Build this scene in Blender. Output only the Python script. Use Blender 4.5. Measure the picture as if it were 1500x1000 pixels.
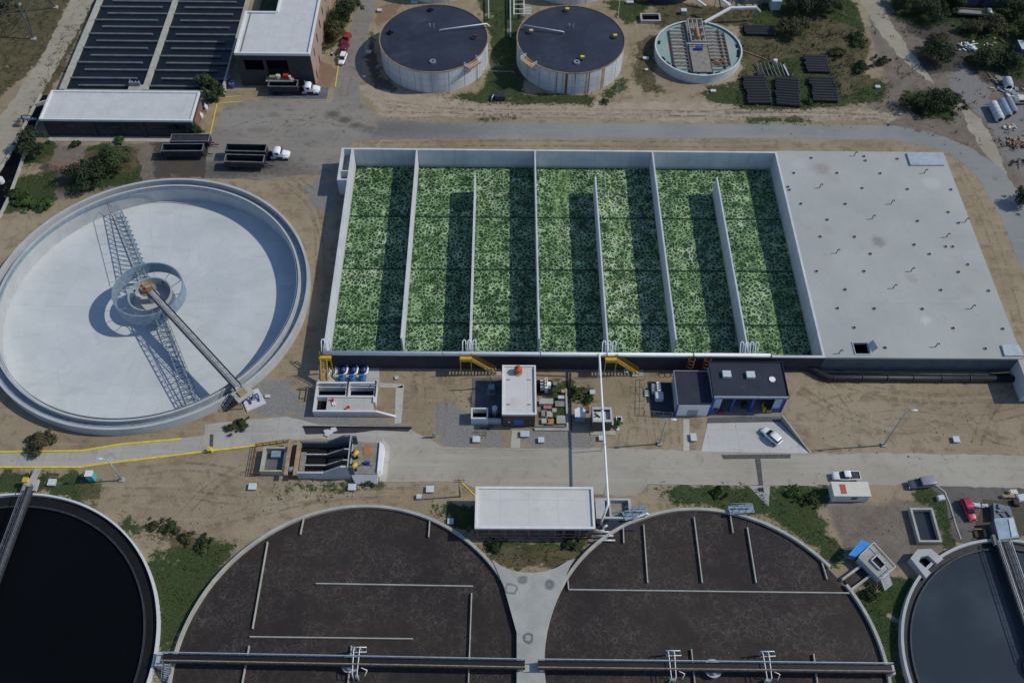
import bpy, math, random
import numpy as np
from mathutils import Vector, Matrix

for o in list(bpy.data.objects):
    bpy.data.objects.remove(o)
sc = bpy.context.scene
rng = random.Random(7)
R = math.radians

# ------------------------------------------------------------ camera, sky, sun, exposure
F_PX, PITCH, ROLL, YAW, CAM_H = 1371.95, 0.951209, 0.0225654, 0.0197886, 165.0
_cz, _sz = math.cos(-YAW), math.sin(-YAW)

def ray(px, py):
    x, y = px - 750, 500 - py
    c, s = math.cos(ROLL), math.sin(ROLL)
    x, y = c * x - s * y, s * x + c * y
    d = (x, F_PX * math.cos(PITCH) + y * math.sin(PITCH), -F_PX * math.sin(PITCH) + y * math.cos(PITCH))
    return Vector((_cz * d[0] - _sz * d[1], _sz * d[0] + _cz * d[1], d[2]))

def G(px, py, z=0.0):
    """survey helper: the ground position seen at a photograph point, for a point z metres up"""
    d = ray(px, py)
    t = (z - CAM_H) / d.z
    return (d.x * t, d.y * t)

cam_data = bpy.data.cameras.new('camera')
cam = bpy.data.objects.new('camera', cam_data)
sc.collection.objects.link(cam)
cam_data.sensor_width = 36
cam_data.lens = 36 * F_PX / 1500
cam_data.clip_start, cam_data.clip_end = 1, 6000
_r = (ray(751, 500) - ray(750, 500)).normalized()
_u = (ray(750, 499) - ray(750, 500)).normalized()
_b = _r.cross(_u)
cam.matrix_world = Matrix(((_r.x, _u.x, _b.x, 0), (_r.y, _u.y, _b.y, 0), (_r.z, _u.z, _b.z, CAM_H), (0, 0, 0, 1)))
sc.camera = cam

SUN_EL, SUN_AZ = R(43), R(5)          # azimuth measured from +X towards +Y
sun_dir = Vector((math.cos(SUN_EL) * math.cos(SUN_AZ), math.cos(SUN_EL) * math.sin(SUN_AZ), math.sin(SUN_EL)))
sd = bpy.data.lights.new('sun', 'SUN')
sd.energy, sd.angle, sd.color = 3.45, R(0.6), (1.0, 0.945, 0.82)
sun = bpy.data.objects.new('sun', sd)
sc.collection.objects.link(sun)
sun.rotation_euler = sun_dir.to_track_quat('Z', 'Y').to_euler()
sun.location = (100, 0, 200)
w = bpy.data.worlds.new('World')
sc.world = w
w.use_nodes = True
nt = w.node_tree
sky = nt.nodes.new('ShaderNodeTexSky')
sky.sky_type = 'NISHITA'
sky.sun_disc = False
sky.sun_elevation = SUN_EL
sky.sun_rotation = math.pi / 2 - SUN_AZ
sky.air_density, sky.dust_density, sky.ozone_density = 1.0, .4, 4.5
nt.nodes['Background'].inputs['Strength'].default_value = 0.145
nt.links.new(sky.outputs[0], nt.nodes['Background'].inputs[0])
sc.view_settings.view_transform = 'Standard'
sc.view_settings.look = 'None'
sc.view_settings.exposure = -0.33
sc.view_settings.gamma = 1

# ------------------------------------------------------------ materials
MATS = {}

class NB:
    """small node helper"""
    def __init__(s, name):
        s.mat = bpy.data.materials.new(name)
        s.mat.use_nodes = True
        s.t = s.mat.node_tree
        s.bsdf = s.t.nodes['Principled BSDF']
        s.co = s.t.nodes.new('ShaderNodeNewGeometry').outputs['Position']

    def n(s, kind, **kw):
        nd = s.t.nodes.new(kind)
        for k, v in kw.items():
            setattr(nd, k, v)
        return nd

    def link(s, a, b):
        s.t.links.new(a, b)

    def val(s, sock, v):
        if hasattr(v, 'default_value') or hasattr(v, 'is_output'):
            s.link(v, sock)
        else:
            if isinstance(v, (tuple, list)) and len(v) == 3 and sock.type == 'RGBA':
                v = (*v, 1)
            sock.default_value = v

    def noise(s, scale, detail=4, rough=.55, vec=None, dist=0.0, out='Fac'):
        nd = s.n('ShaderNodeTexNoise')
        s.link(vec or s.co, nd.inputs['Vector'])
        nd.inputs['Scale'].default_value = scale
        nd.inputs['Detail'].default_value = detail
        nd.inputs['Roughness'].default_value = rough
        nd.inputs['Distortion'].default_value = dist
        return nd.outputs[out]

    def voro(s, scale, feature='DISTANCE_TO_EDGE', vec=None, rnd=1.0, out='Distance'):
        nd = s.n('ShaderNodeTexVoronoi', feature=feature)
        s.link(vec or s.co, nd.inputs['Vector'])
        nd.inputs['Scale'].default_value = scale
        nd.inputs['Randomness'].default_value = rnd
        return nd.outputs[out]

    def ramp(s, fac, a, b, lo=0.0, hi=1.0):
        nd = s.n('ShaderNodeMapRange', interpolation_type='SMOOTHSTEP')
        s.val(nd.inputs['Value'], fac)
        nd.inputs['From Min'].default_value = a
        nd.inputs['From Max'].default_value = b
        nd.inputs['To Min'].default_value = lo
        nd.inputs['To Max'].default_value = hi
        return nd.outputs['Result']

    def mix(s, fac, a, b, blend='MIX'):
        nd = s.n('ShaderNodeMix', data_type='RGBA', blend_type=blend)
        s.val(nd.inputs[0], fac)
        s.val(nd.inputs[6], a)
        s.val(nd.inputs[7], b)
        return nd.outputs[2]

    def math(s, op, a, b=0.0, clamp=False):
        nd = s.n('ShaderNodeMath', operation=op, use_clamp=clamp)
        s.val(nd.inputs[0], a)
        s.val(nd.inputs[1], b)
        return nd.outputs[0]

    def mapping(s, scale, loc=(0, 0, 0), rot=(0, 0, 0), vec=None):
        nd = s.n('ShaderNodeMapping')
        s.link(vec or s.co, nd.inputs['Vector'])
        nd.inputs['Scale'].default_value = scale
        nd.inputs['Location'].default_value = loc
        nd.inputs['Rotation'].default_value = rot
        return nd.outputs[0]

    def sep(s, vec=None):
        nd = s.n('ShaderNodeSeparateXYZ')
        s.link(vec or s.co, nd.inputs[0])
        return nd.outputs

    def bump(s, h, strength=.4, dist=.1):
        nd = s.n('ShaderNodeBump')
        nd.inputs['Strength'].default_value = strength
        nd.inputs['Distance'].default_value = dist
        s.link(h, nd.inputs['Height'])
        s.link(nd.outputs[0], s.bsdf.inputs['Normal'])

    def done(s, color, rough=.8, metal=0.0, spec=.3):
        s.val(s.bsdf.inputs['Base Color'], color)
        s.val(s.bsdf.inputs['Roughness'], rough)
        s.val(s.bsdf.inputs['Metallic'], metal)
        s.bsdf.inputs['Specular IOR Level'].default_value = spec
        return s.mat

def sh(c, k):
    return tuple(min(1, x * k) for x in c)

def plain(name, col, rough=.7, metal=0.0, var=.18, scale=.6, spec=.3, fine=6.0, stain=None, stain_amt=.5, streak=0.0, seam=0.0):
    """weathered single-colour surface: two sizes of noise, optional stains and downward streaks"""
    b = NB(name)
    n1 = b.noise(scale, 5, .6)
    n2 = b.noise(fine, 3, .6)
    c = b.mix(b.ramp(n1, .3, .7), sh(col, 1 - var), sh(col, 1 + var))
    c = b.mix(b.ramp(n2, .35, .7, 0, .5), c, sh(col, 1 - var * 1.2))
    if stain:
        st = b.noise(scale * .7, 6, .68, dist=.6)
        c = b.mix(b.ramp(st, .55, .75, 0, stain_amt), c, stain)
    if streak:
        sv = b.mapping((1.6, 1.6, .12))
        c = b.mix(b.ramp(b.noise(1.2, 4, .6, sv), .5, .75, 0, streak), c, sh(col, .55))
    if seam:
        X = b.sep()
        j = b.math('MINIMUM', b.math('PINGPONG', X[0], seam), b.math('PINGPONG', X[1], seam * 1.6))
        c = b.mix(b.ramp(j, .03, .12, .28, 0), c, sh(col, .6))
    b.bump(n2, .25, .03)
    MATS[name] = b.done(c, rough, metal, spec)
    return MATS[name]

plain('concrete', (.44, .45, .45), .85, var=.1, scale=.25, fine=3, stain=(.30, .30, .30), stain_amt=.5, streak=.3)
plain('pale_concrete', (.56, .57, .58), .85, var=.08, scale=.2, fine=2.5, stain=(.45, .45, .45), stain_amt=.5)
plain('old_concrete', (.36, .36, .33), .9, var=.16, scale=.4, stain=(.2, .19, .17), streak=.4)
plain('rim_concrete', (.40, .39, .34), .9, var=.16, scale=.5, stain=(.24, .22, .18))
plain('bright_concrete', (.6, .61, .61), .8, var=.06, scale=.3, streak=.12)
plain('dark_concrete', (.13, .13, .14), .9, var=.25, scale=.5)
plain('roof_white', (.55, .55, .545), .7, var=.07, scale=.3, fine=1.5, stain=(.40, .40, .39), stain_amt=.6, seam=3.1)
plain('roof_white_warm', (.58, .57, .54), .7, var=.05, scale=.3, fine=1.5, stain=(.43, .41, .38), stain_amt=.55, seam=2.7)
plain('parapet', (.66, .67, .66), .7, var=.08)
plain('white_paint', (.78, .79, .8), .45, var=.05, spec=.5)
plain('cream', (.60, .58, .50), .6, var=.06)
plain('yellow_paint', (.62, .40, .04), .55, var=.12, scale=1.2, stain=(.35, .24, .08), stain_amt=.4)
plain('kerb_yellow', (.72, .55, .03), .7, var=.14, scale=1.0, stain=(.42, .37, .20), stain_amt=.5)
plain('grey_steel', (.32, .34, .36), .5, .5, var=.15, scale=1.2)
plain('blue_steel', (.25, .33, .40), .5, .2, var=.2, scale=1.0)
plain('dark_steel', (.05, .055, .065), .5, .3, var=.3, scale=1.0)
plain('rust', (.20, .09, .045), .8, .1, var=.3, scale=1.5)
plain('rust_orange', (.42, .20, .07), .7, .1, var=.3, scale=1.5)
plain('brown_wall', (.10, .075, .062), .85, var=.2, scale=.8)
plain('brick', (.21, .12, .095), .9, var=.2, scale=.8, fine=5)
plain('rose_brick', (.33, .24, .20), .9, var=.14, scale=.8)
plain('dark_wall', (.040, .042, .048), .8, var=.2, scale=.4, streak=.3)
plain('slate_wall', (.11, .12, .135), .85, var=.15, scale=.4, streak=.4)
plain('pylon_steel', (.11, .125, .14), .6, .3, var=.2)
plain('deck_grey', (.46, .46, .44), .8, var=.2, scale=1.5)
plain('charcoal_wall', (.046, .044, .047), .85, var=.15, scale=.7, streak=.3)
plain('black_opening', (.008, .008, .010), .9, var=.3)
plain('teal_pad', (.032, .046, .055), .6, var=.2)
plain('navy_roof', (.026, .032, .050), .75, var=.15, scale=.4, fine=2, stain=(.07, .07, .08), stain_amt=.5)
plain('membrane', (.030, .037, .058), .6, var=.25, scale=.12, fine=.8, stain=(.09, .09, .10), stain_amt=.6)
plain('blue_paint', (.035, .07, .30), .5, var=.12)
plain('pump_blue', (.04, .25, .62), .4, var=.12, spec=.5)
plain('motor_blue', (.035, .06, .26), .4, var=.15, spec=.5)
plain('bright_blue', (.03, .26, .66), .55, var=.12, scale=1.0)
plain('sign_blue', (.02, .12, .45), .5, var=.1)
plain('sky_blue_lid', (.42, .52, .58), .6, var=.1)
plain('pale_lid', (.52, .57, .58), .7, var=.1)
plain('teal', (.16, .42, .42), .6, var=.25, scale=.6, stain=(.34, .36, .33), stain_amt=.9)
plain('black_pipe', (.015, .016, .021), .5, var=.2, spec=.35)
plain('dull_zinc', (.15, .17, .20), .6, .2, var=.25, scale=.8)
plain('trailer_black', (.03, .032, .038), .6, var=.35, scale=.8)
plain('trailer_rim', (.18, .19, .2), .6, var=.25, scale=.8)
plain('tyre', (.018, .018, .018), .9)
plain('glass', (.02, .025, .032), .12, var=.1, spec=.6)
plain('car_white', (.78, .79, .80), .3, var=.02, spec=.5)
plain('car_red', (.40, .02, .03), .35, var=.06, spec=.5)
plain('car_crimson', (.42, .018, .06), .35, var=.06, spec=.5)
plain('car_maroon', (.13, .018, .035), .35, var=.06, spec=.5)
plain('car_grey', (.09, .095, .13), .35, var=.06, spec=.5)
plain('car_mauve', (.26, .25, .29), .4, var=.06, spec=.5)
plain('tool_red', (.5, .03, .04), .5)
plain('sign_red', (.42, .10, .06), .6, var=.15)
plain('ball_orange', (.45, .10, .035), .6, var=.25, scale=1.5)
plain('turquoise', (.05, .42, .45), .5)
plain('bark', (.08, .06, .04), .9, var=.3, scale=2)
plain('rock', (.24, .205, .16), .95, var=.25, scale=1.2)
plain('wood', (.36, .26, .16), .9, var=.3, scale=1.2)
plain('wood_grey', (.25, .235, .20), .9, var=.25, scale=1.2)
plain('galvanised', (.42, .47, .50), .45, .25, var=.15, scale=1.0)
plain('grating', (.10, .10, .10), .7, .3, var=.3, scale=2)
plain('tan_machine', (.36, .28, .17), .7, var=.2)
plain('pink_cover', (.42, .20, .18), .8, var=.2)

def stains(b, c, spots, z=0.0):
    """marks with a place of their own: (photo x, photo y, radius, strength, colour, stretch along x)"""
    for (px, py, r_, am, col, sx) in spots:
        x_, y_ = G(px, py, z)
        v_ = b.mapping((1 / sx, 1, 0), (-x_ / sx, -y_, 0))
        nd = b.n('ShaderNodeVectorMath', operation='LENGTH')
        b.link(v_, nd.inputs[0])
        d = b.math('ADD', nd.outputs['Value'], b.math('MULTIPLY', b.math('SUBTRACT', b.noise(.9, 5, .7), .5), r_ * 1.5))
        c = b.mix(b.ramp(d, r_ * .2, r_ * 1.3, am, 0), c, col)
    return c

def leaf_mat(name, a, b_, c_):
    b = NB(name)
    n1 = b.noise(.55, 3, .6)
    n2 = b.noise(3.0, 2, .6)
    c = b.mix(b.ramp(n1, .35, .65), a, b_)
    c = b.mix(b.ramp(n2, .5, .75, 0, .7), c, c_)
    MATS[name] = b.done(c, .75, 0, .2)

leaf_mat('leaf_dark', (.020, .034, .016), (.036, .055, .024), (.055, .075, .03))
leaf_mat('leaf_mid', (.028, .050, .018), (.050, .078, .026), (.085, .105, .04))
leaf_mat('leaf_olive', (.050, .052, .022), (.080, .078, .034), (.11, .10, .05))
leaf_mat('leaf_bright', (.035, .080, .020), (.065, .125, .03), (.10, .16, .05))
leaf_mat('grass_blade', (.028, .056, .016), (.058, .086, .026), (.105, .105, .045))
leaf_mat('weed_blade', (.055, .060, .026), (.088, .082, .040), (.125, .11, .06))

# ------------------------------------------------------------ mesh and object helpers
ORG = {}

class MB:
    def __init__(s):
        s.v, s.f = [], []

    def add(s, vs, fs):
        k = len(s.v)
        s.v += [tuple(p) for p in vs]
        s.f += [tuple(i + k for i in f) for f in fs]
        return s

    def box(s, x0, x1, y0, y1, z0, z1):
        vs = [(x, y, z) for z in (z0, z1) for x, y in ((x0, y0), (x1, y0), (x1, y1), (x0, y1))]
        return s.add(vs, [(3, 2, 1, 0), (4, 5, 6, 7), (0, 1, 5, 4), (1, 2, 6, 5), (2, 3, 7, 6), (3, 0, 4, 7)])

    def obox(s, c, hx, hy, z0, z1, ang=0):
        ca, sa = math.cos(ang), math.sin(ang)
        q = [(c[0] + ca * a - sa * b, c[1] + sa * a + ca * b) for a, b in ((-hx, -hy), (hx, -hy), (hx, hy), (-hx, hy))]
        return s.prism(q, z0, z1)

    def prism(s, pts, z0, z1):
        a = sum(p[0] * q[1] - q[0] * p[1] for p, q in zip(pts, list(pts[1:]) + [pts[0]]))
        if a < 0:
            pts = list(pts)[::-1]
        n = len(pts)
        vs = [(p[0], p[1], z0) for p in pts] + [(p[0], p[1], z1) for p in pts]
        return s.add(vs, [tuple(range(n))[::-1], tuple(range(n, 2 * n))] + [(i, (i + 1) % n, n + (i + 1) % n, n + i) for i in range(n)])

    def sheet(s, pts, z):
        a = sum(p[0] * q[1] - q[0] * p[1] for p, q in zip(pts, list(pts[1:]) + [pts[0]]))
        if a < 0:
            pts = list(pts)[::-1]
        return s.add([(p[0], p[1], z) for p in pts], [tuple(range(len(pts)))])

    def bar(s, p, q, w=.1, h=None):
        h = h or w
        p, q = Vector(p), Vector(q)
        d = (q - p).normalized()
        up = Vector((0, 0, 1)) if abs(d.z) < .95 else Vector((0, 1, 0))
        a = d.cross(up).normalized() * w / 2
        b = a.cross(d).normalized() * h / 2
        vs = [c + x * a + y * b for c in (p, q) for x, y in ((-1, -1), (1, -1), (1, 1), (-1, 1))]
        return s.add(vs, [(0, 1, 2, 3), (7, 6, 5, 4), (1, 0, 4, 5), (2, 1, 5, 6), (3, 2, 6, 7), (0, 3, 7, 4)])

    def tube(s, path, r, n=8, caps=True):
        path = [Vector(p) for p in path]
        rr = r if isinstance(r, (list, tuple)) else [r] * len(path)
        vs, fs, a = [], [], None
        for i, p in enumerate(path):
            d = (path[min(i + 1, len(path) - 1)] - path[max(i - 1, 0)]).normalized()
            if a is None:
                up = Vector((0, 0, 1)) if abs(d.z) < .9 else Vector((1, 0, 0))
                a = d.cross(up).normalized()
            a = (a - d * a.dot(d)).normalized()
            b = d.cross(a)
            for k in range(n):
                t = 2 * math.pi * k / n
                vs.append(p + (a * math.cos(t) + b * math.sin(t)) * rr[i])
        for i in range(len(path) - 1):
            for k in range(n):
                fs.append((i * n + k, i * n + (k + 1) % n, (i + 1) * n + (k + 1) % n, (i + 1) * n + k))
        if caps:
            fs += [tuple(range(n))[::-1], tuple(range((len(path) - 1) * n, len(path) * n))]
        return s.add(vs, fs)

    def cyl(s, c, r, z0, z1, n=24, r2=None):
        r2 = r if r2 is None else r2
        return s.tube([(c[0], c[1], z0), (c[0], c[1], z1)], [r, r2], n)

    def ring(s, c, r0, r1, z0, z1, n=120, a0=0.0, a1=2 * math.pi):
        full = abs(a1 - a0 - 2 * math.pi) < 1e-6
        m = n if full else n + 1
        vs = []
        for i in range(m):
            t = a0 + (a1 - a0) * i / n
            ca, sa = math.cos(t), math.sin(t)
            vs += [(c[0] + r * ca, c[1] + r * sa, z) for r, z in ((r0, z0), (r1, z0), (r1, z1), (r0, z1))]
        fs = []
        for i in range(n):
            j = (i + 1) % m
            for a, b in ((0, 1), (1, 2), (2, 3), (3, 0)):
                fs.append((i * 4 + a, j * 4 + a, j * 4 + b, i * 4 + b))
        if not full:
            fs += [(0, 1, 2, 3), (n * 4 + 3, n * 4 + 2, n * 4 + 1, n * 4)]
        # flip to outward order
        fs = [f[::-1] for f in fs]
        return s.add(vs, fs)

    def disc(s, c, r, z, n=120, zc=None, rings=1):
        """disc, or a shallow cone when zc (centre height) is given"""
        zc = z if zc is None else zc
        vs, fs = [(c[0], c[1], zc)], []
        for k in range(1, rings + 1):
            q = k / rings
            vs += [(c[0] + r * q * math.cos(2 * math.pi * i / n), c[1] + r * q * math.sin(2 * math.pi * i / n), zc + (z - zc) * q) for i in range(n)]
        fs += [(0, 1 + i, 1 + (i + 1) % n) for i in range(n)]
        for k in range(1, rings):
            b0, b1 = 1 + (k - 1) * n, 1 + k * n
            fs += [(b0 + i, b1 + i, b1 + (i + 1) % n, b0 + (i + 1) % n) for i in range(n)]
        return s.add(vs, fs)

    def loft(s, secs, k=2.6, n=12):
        """body along +X through sections (x, half width, z low, z high)"""
        vs, fs = [], []
        for x, hw, z0, z1 in secs:
            zc, hz = (z0 + z1) / 2, (z1 - z0) / 2
            for i in range(n):
                t = 2 * math.pi * (i + .5) / n
                c, q = math.cos(t), math.sin(t)
                vs.append((x, hw * math.copysign(abs(c) ** (2 / k), c), zc + hz * math.copysign(abs(q) ** (2 / k), q)))
        for j in range(len(secs) - 1):
            for i in range(n):
                fs.append((j * n + i, j * n + (i + 1) % n, (j + 1) * n + (i + 1) % n, (j + 1) * n + i))
        fs += [tuple(range(n))[::-1], tuple(range((len(secs) - 1) * n, len(secs) * n))]
        return s.add(vs, fs)

    def wheel(s, x, y, r, w=.25, n=14):
        return s.tube([(x, y - w / 2, r), (x, y + w / 2, r)], r, n)

    def build(s, name, mat, parent=None, smooth=False):
        ox, oy, oz = ORG.get(parent.name, (0, 0, 0)) if parent else (0, 0, 0)
        me = bpy.data.meshes.new(name)
        me.from_pydata([(x - ox, y - oy, z - oz) for x, y, z in s.v], [], s.f)
        if mat:
            me.materials.append(MATS[mat] if isinstance(mat, str) else mat)
        if smooth:
            me.polygons.foreach_set('use_smooth', [True] * len(me.polygons))
        me.update()
        o = bpy.data.objects.new(name, me)
        sc.collection.objects.link(o)
        if parent:
            o.parent = parent
            ORG[o.name] = (ox, oy, oz)
        return o

def tag(o, label, cat, group=None):
    o['label'], o['category'] = label, cat
    if group:
        o['group'] = group
    return o

def thing(name, label, cat, loc=(0, 0, 0), rotz=0.0, group=None, local=False):
    """an Empty at the thing's base; parts are given in world metres unless local"""
    o = bpy.data.objects.new(name, None)
    o.empty_display_size = .5
    sc.collection.objects.link(o)
    o.location = loc if len(loc) == 3 else (*loc, 0)
    o.rotation_euler = (0, 0, rotz)
    ORG[o.name] = (0, 0, 0) if local else tuple(o.location)
    return tag(o, label, cat, group)

def dup(root, loc, rotz=0.0, label=None, group=None):
    r = root.copy()
    sc.collection.objects.link(r)
    r.location = loc if len(loc) == 3 else (*loc, 0)
    r.rotation_euler = (0, 0, rotz)
    if label:
        r['label'] = label
    if group:
        r['group'] = group
    for ch in list(root.children):
        c = ch.copy()
        sc.collection.objects.link(c)
        c.parent = r
        for g in ch.children:
            d = g.copy()
            sc.collection.objects.link(d)
            d.parent = c
    return r

def struct(mb, name, mat):
    o = mb.build(name, mat)
    o['kind'] = 'structure'
    return o

def rough_edge(px, z=0.0, step=1.2, amp=.22):
    """polygon through surveyed points, its edges broken up as worn paving is"""
    pts = [G(x, y, z) for x, y in px]
    out = []
    for p, q in zip(pts, pts[1:] + [pts[0]]):
        d = math.dist(p, q)
        n = max(1, int(d / step))
        for i in range(n):
            t = i / n
            k = 0 if i == 0 else amp
            out.append((p[0] + (q[0] - p[0]) * t + rng.uniform(-k, k), p[1] + (q[1] - p[1]) * t + rng.uniform(-k, k)))
    return out

ORD = ['first', 'second', 'third', 'fourth', 'fifth', 'sixth', 'seventh', 'eighth', 'ninth', 'tenth', 'eleventh', 'twelfth', 'thirteenth', 'fourteenth']

# ------------------------------------------------------------ ground: one sheet with its natural covers
BX0, BX1, BY0, BY1 = -37.0, 67.6, 110.5, 172.0          # basin outline
CL = (-77.7, 128.8)                                      # clarifier centre

COVER = {
 'grass': [
  [(640, 138), (870, 140), (868, 156), (700, 152)], [(700, 0), (764, 0), (764, 150), (690, 150), (722, 100), (716, 40)],
  [(880, 0), (960, 0), (938, 30), (915, 34)], [(1030, 128), (1085, 118), (1185, 152), (1180, 159), (1035, 152)],
  [(1130, -20), (1240, -20), (1276, 60), (1266, 110), (1302, 122), (1292, 150), (1180, 160), (1085, 158), (1088, 96), (1078, 60)],
  [(1312, -20), (1510, -20), (1510, 116), (1446, 100), (1412, 56), (1390, 34), (1342, 40), (1304, 26)], [(1390, 30), (1510, 20), (1510, 120), (1450, 105)],
  [(1322, 132), (1402, 138), (1396, 178), (1330, 166)], [(-20, -20), (112, -20), (60, 90), (-20, 160)],
  [(134, -20), (152, -20), (74, 140), (40, 172), (62, 110)], [(0, 312), (20, 262), (84, 246), (80, 300), (40, 306)],
  [(20, 215), (84, 205), (70, 240), (28, 240)], [(130, 215), (200, 215), (205, 270), (100, 280)],
  [(170, 768), (190, 752), (212, 790), (226, 830), (222, 800)], [(222, 756), (238, 752), (246, 776), (262, 790), (240, 796)], [(262, 780), (284, 778), (290, 800), (268, 800)], [(236, 806), (300, 790), (318, 800), (352, 786), (312, 850), (252, 950), (228, 1000), (232, 900), (208, 812)],
  [(-10, 690), (128, 690), (150, 712), (150, 742), (100, 728), (40, 716), (-10, 722)],
  [(622, 735), (694, 742), (697, 790), (872, 790), (848, 812), (820, 836), (722, 826), (690, 790)],
  [(960, 712), (1114, 712), (1130, 736), (1190, 742), (1232, 796), (1238, 848), (1158, 776), (1086, 744), (990, 738)],
  [(1248, 872), (1300, 850), (1345, 842), (1326, 884), (1312, 960), (1332, 1010), (1306, 1010), (1282, 915)],
  [(1338, 712), (1376, 714), (1396, 770), (1400, 800), (1384, 806), (1366, 742), (1336, 742)], [(1120, 712), (1215, 712), (1215, 740), (1150, 744)],
  [(690, 628), (725, 620), (725, 634), (692, 640)], [(795, 556), (832, 560), (830, 620), (800, 618)], [(832, 560), (870, 566), (866, 596), (834, 580)],
  [(410, 704), (560, 706), (560, 716), (410, 722)], [(300, 100), (330, 120), (325, 150), (300, 152)], [(200, 118), (250, 118), (245, 132), (205, 132)],
  [(936, 62), (958, 48), (962, 120), (985, 138), (940, 132), (926, 108)], [(1086, 56), (1112, 58), (1112, 122), (1074, 132), (1088, 96)], [(962, 2), (1110, 14), (1100, 44), (1060, 34), (1000, 34), (960, 44)], [(880, 140), (915, 110), (922, 122), (890, 152)], [(1090, 171), (1190, 174), (1190, 180), (1090, 177)], [(700, 172), (760, 173), (760, 176), (700, 175)], [(470, 20), (492, 10), (512, 20), (500, 60), (478, 80), (466, 60)]],
 'pale': [
  [(524, 128), (560, 122), (600, 138), (720, 150), (1060, 150), (1320, 166), (1320, 178), (1000, 176), (700, 172), (560, 168)],
  [(560, 640), (700, 660), (700, 700), (560, 704)]],
 'dull': [[(1270, -20), (1510, -20), (1510, 300), (1500, 330), (1440, 235), (1390, 205), (1300, 190), (1268, 152), (1300, 122), (1276, 60)], [(60, 215), (330, 205), (330, 262), (240, 262), (100, 290), (60, 300)], [(1215, 740), (1400, 730), (1400, 800), (1300, 835), (1240, 830)]],
 'dry': [[(-20, -20), (112, -20), (60, 90), (-20, 170)], [(134, -20), (152, -20), (74, 140), (40, 172), (62, 110)], [(1190, 20), (1280, 50), (1300, 110), (1240, 140), (1170, 90)], [(700, 800), (850, 800), (830, 838), (720, 830)],
  [(112, 698), (165, 700), (170, 745), (120, 730)], [(222, 752), (290, 770), (350, 780), (300, 800), (240, 800)], [(60, 230), (200, 215), (200, 250), (60, 250)], [(1110, 60), (1160, 40), (1180, 80), (1120, 90)], [(936, 62), (958, 48), (962, 120), (985, 138), (940, 132), (926, 108)], [(1086, 56), (1112, 58), (1112, 122), (1074, 132), (1088, 96)], [(962, 2), (1110, 14), (1100, 44), (1060, 34), (1000, 34), (960, 44)]],
 'gravel': [
  [(1392, 90), (1442, 110), (1462, 190), (1440, 170), (1390, 130)], [(640, 592), (692, 598), (735, 634), (735, 656), (648, 654), (634, 610)],
  [(764, 628), (866, 632), (864, 656), (766, 656)], [(1170, 712), (1215, 712), (1218, 738), (1190, 738)], [(1440, 160), (1510, 130), (1510, 260), (1470, 230)],
  [(430, 590), (600, 628), (600, 640), (440, 640)], [(350, 540), (420, 560), (455, 605), (370, 610)], [(450, 270), (498, 262), (490, 310), (455, 312)]],
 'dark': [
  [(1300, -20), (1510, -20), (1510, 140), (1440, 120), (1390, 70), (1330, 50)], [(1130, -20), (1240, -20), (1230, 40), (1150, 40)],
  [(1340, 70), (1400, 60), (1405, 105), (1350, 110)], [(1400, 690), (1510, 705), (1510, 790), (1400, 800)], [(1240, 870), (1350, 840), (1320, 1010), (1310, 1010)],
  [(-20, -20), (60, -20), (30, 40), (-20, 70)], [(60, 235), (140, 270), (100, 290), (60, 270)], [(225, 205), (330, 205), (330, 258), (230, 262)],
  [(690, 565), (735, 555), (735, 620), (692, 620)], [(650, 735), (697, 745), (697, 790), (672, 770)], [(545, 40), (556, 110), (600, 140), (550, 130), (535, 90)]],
 'red': [[(0, 170), (28, 150), (20, 200), (0, 220)], [(60, 235), (190, 240), (110, 285), (70, 262)], [(455, 85), (490, 95), (486, 130), (468, 130)],
  [(575, 30), (590, 5), (555, 10), (548, 40)]],
}

def inside(X, Y, poly):
    r = np.zeros(X.shape, bool)
    n = len(poly)
    for i in range(n):
        (x0, y0), (x1, y1) = poly[i], poly[(i + 1) % n]
        if y0 == y1:
            continue
        c = (y0 > Y) != (y1 > Y)
        r ^= c & (X < (x1 - x0) * (Y - y0) / (y1 - y0) + x0)
    return r

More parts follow.
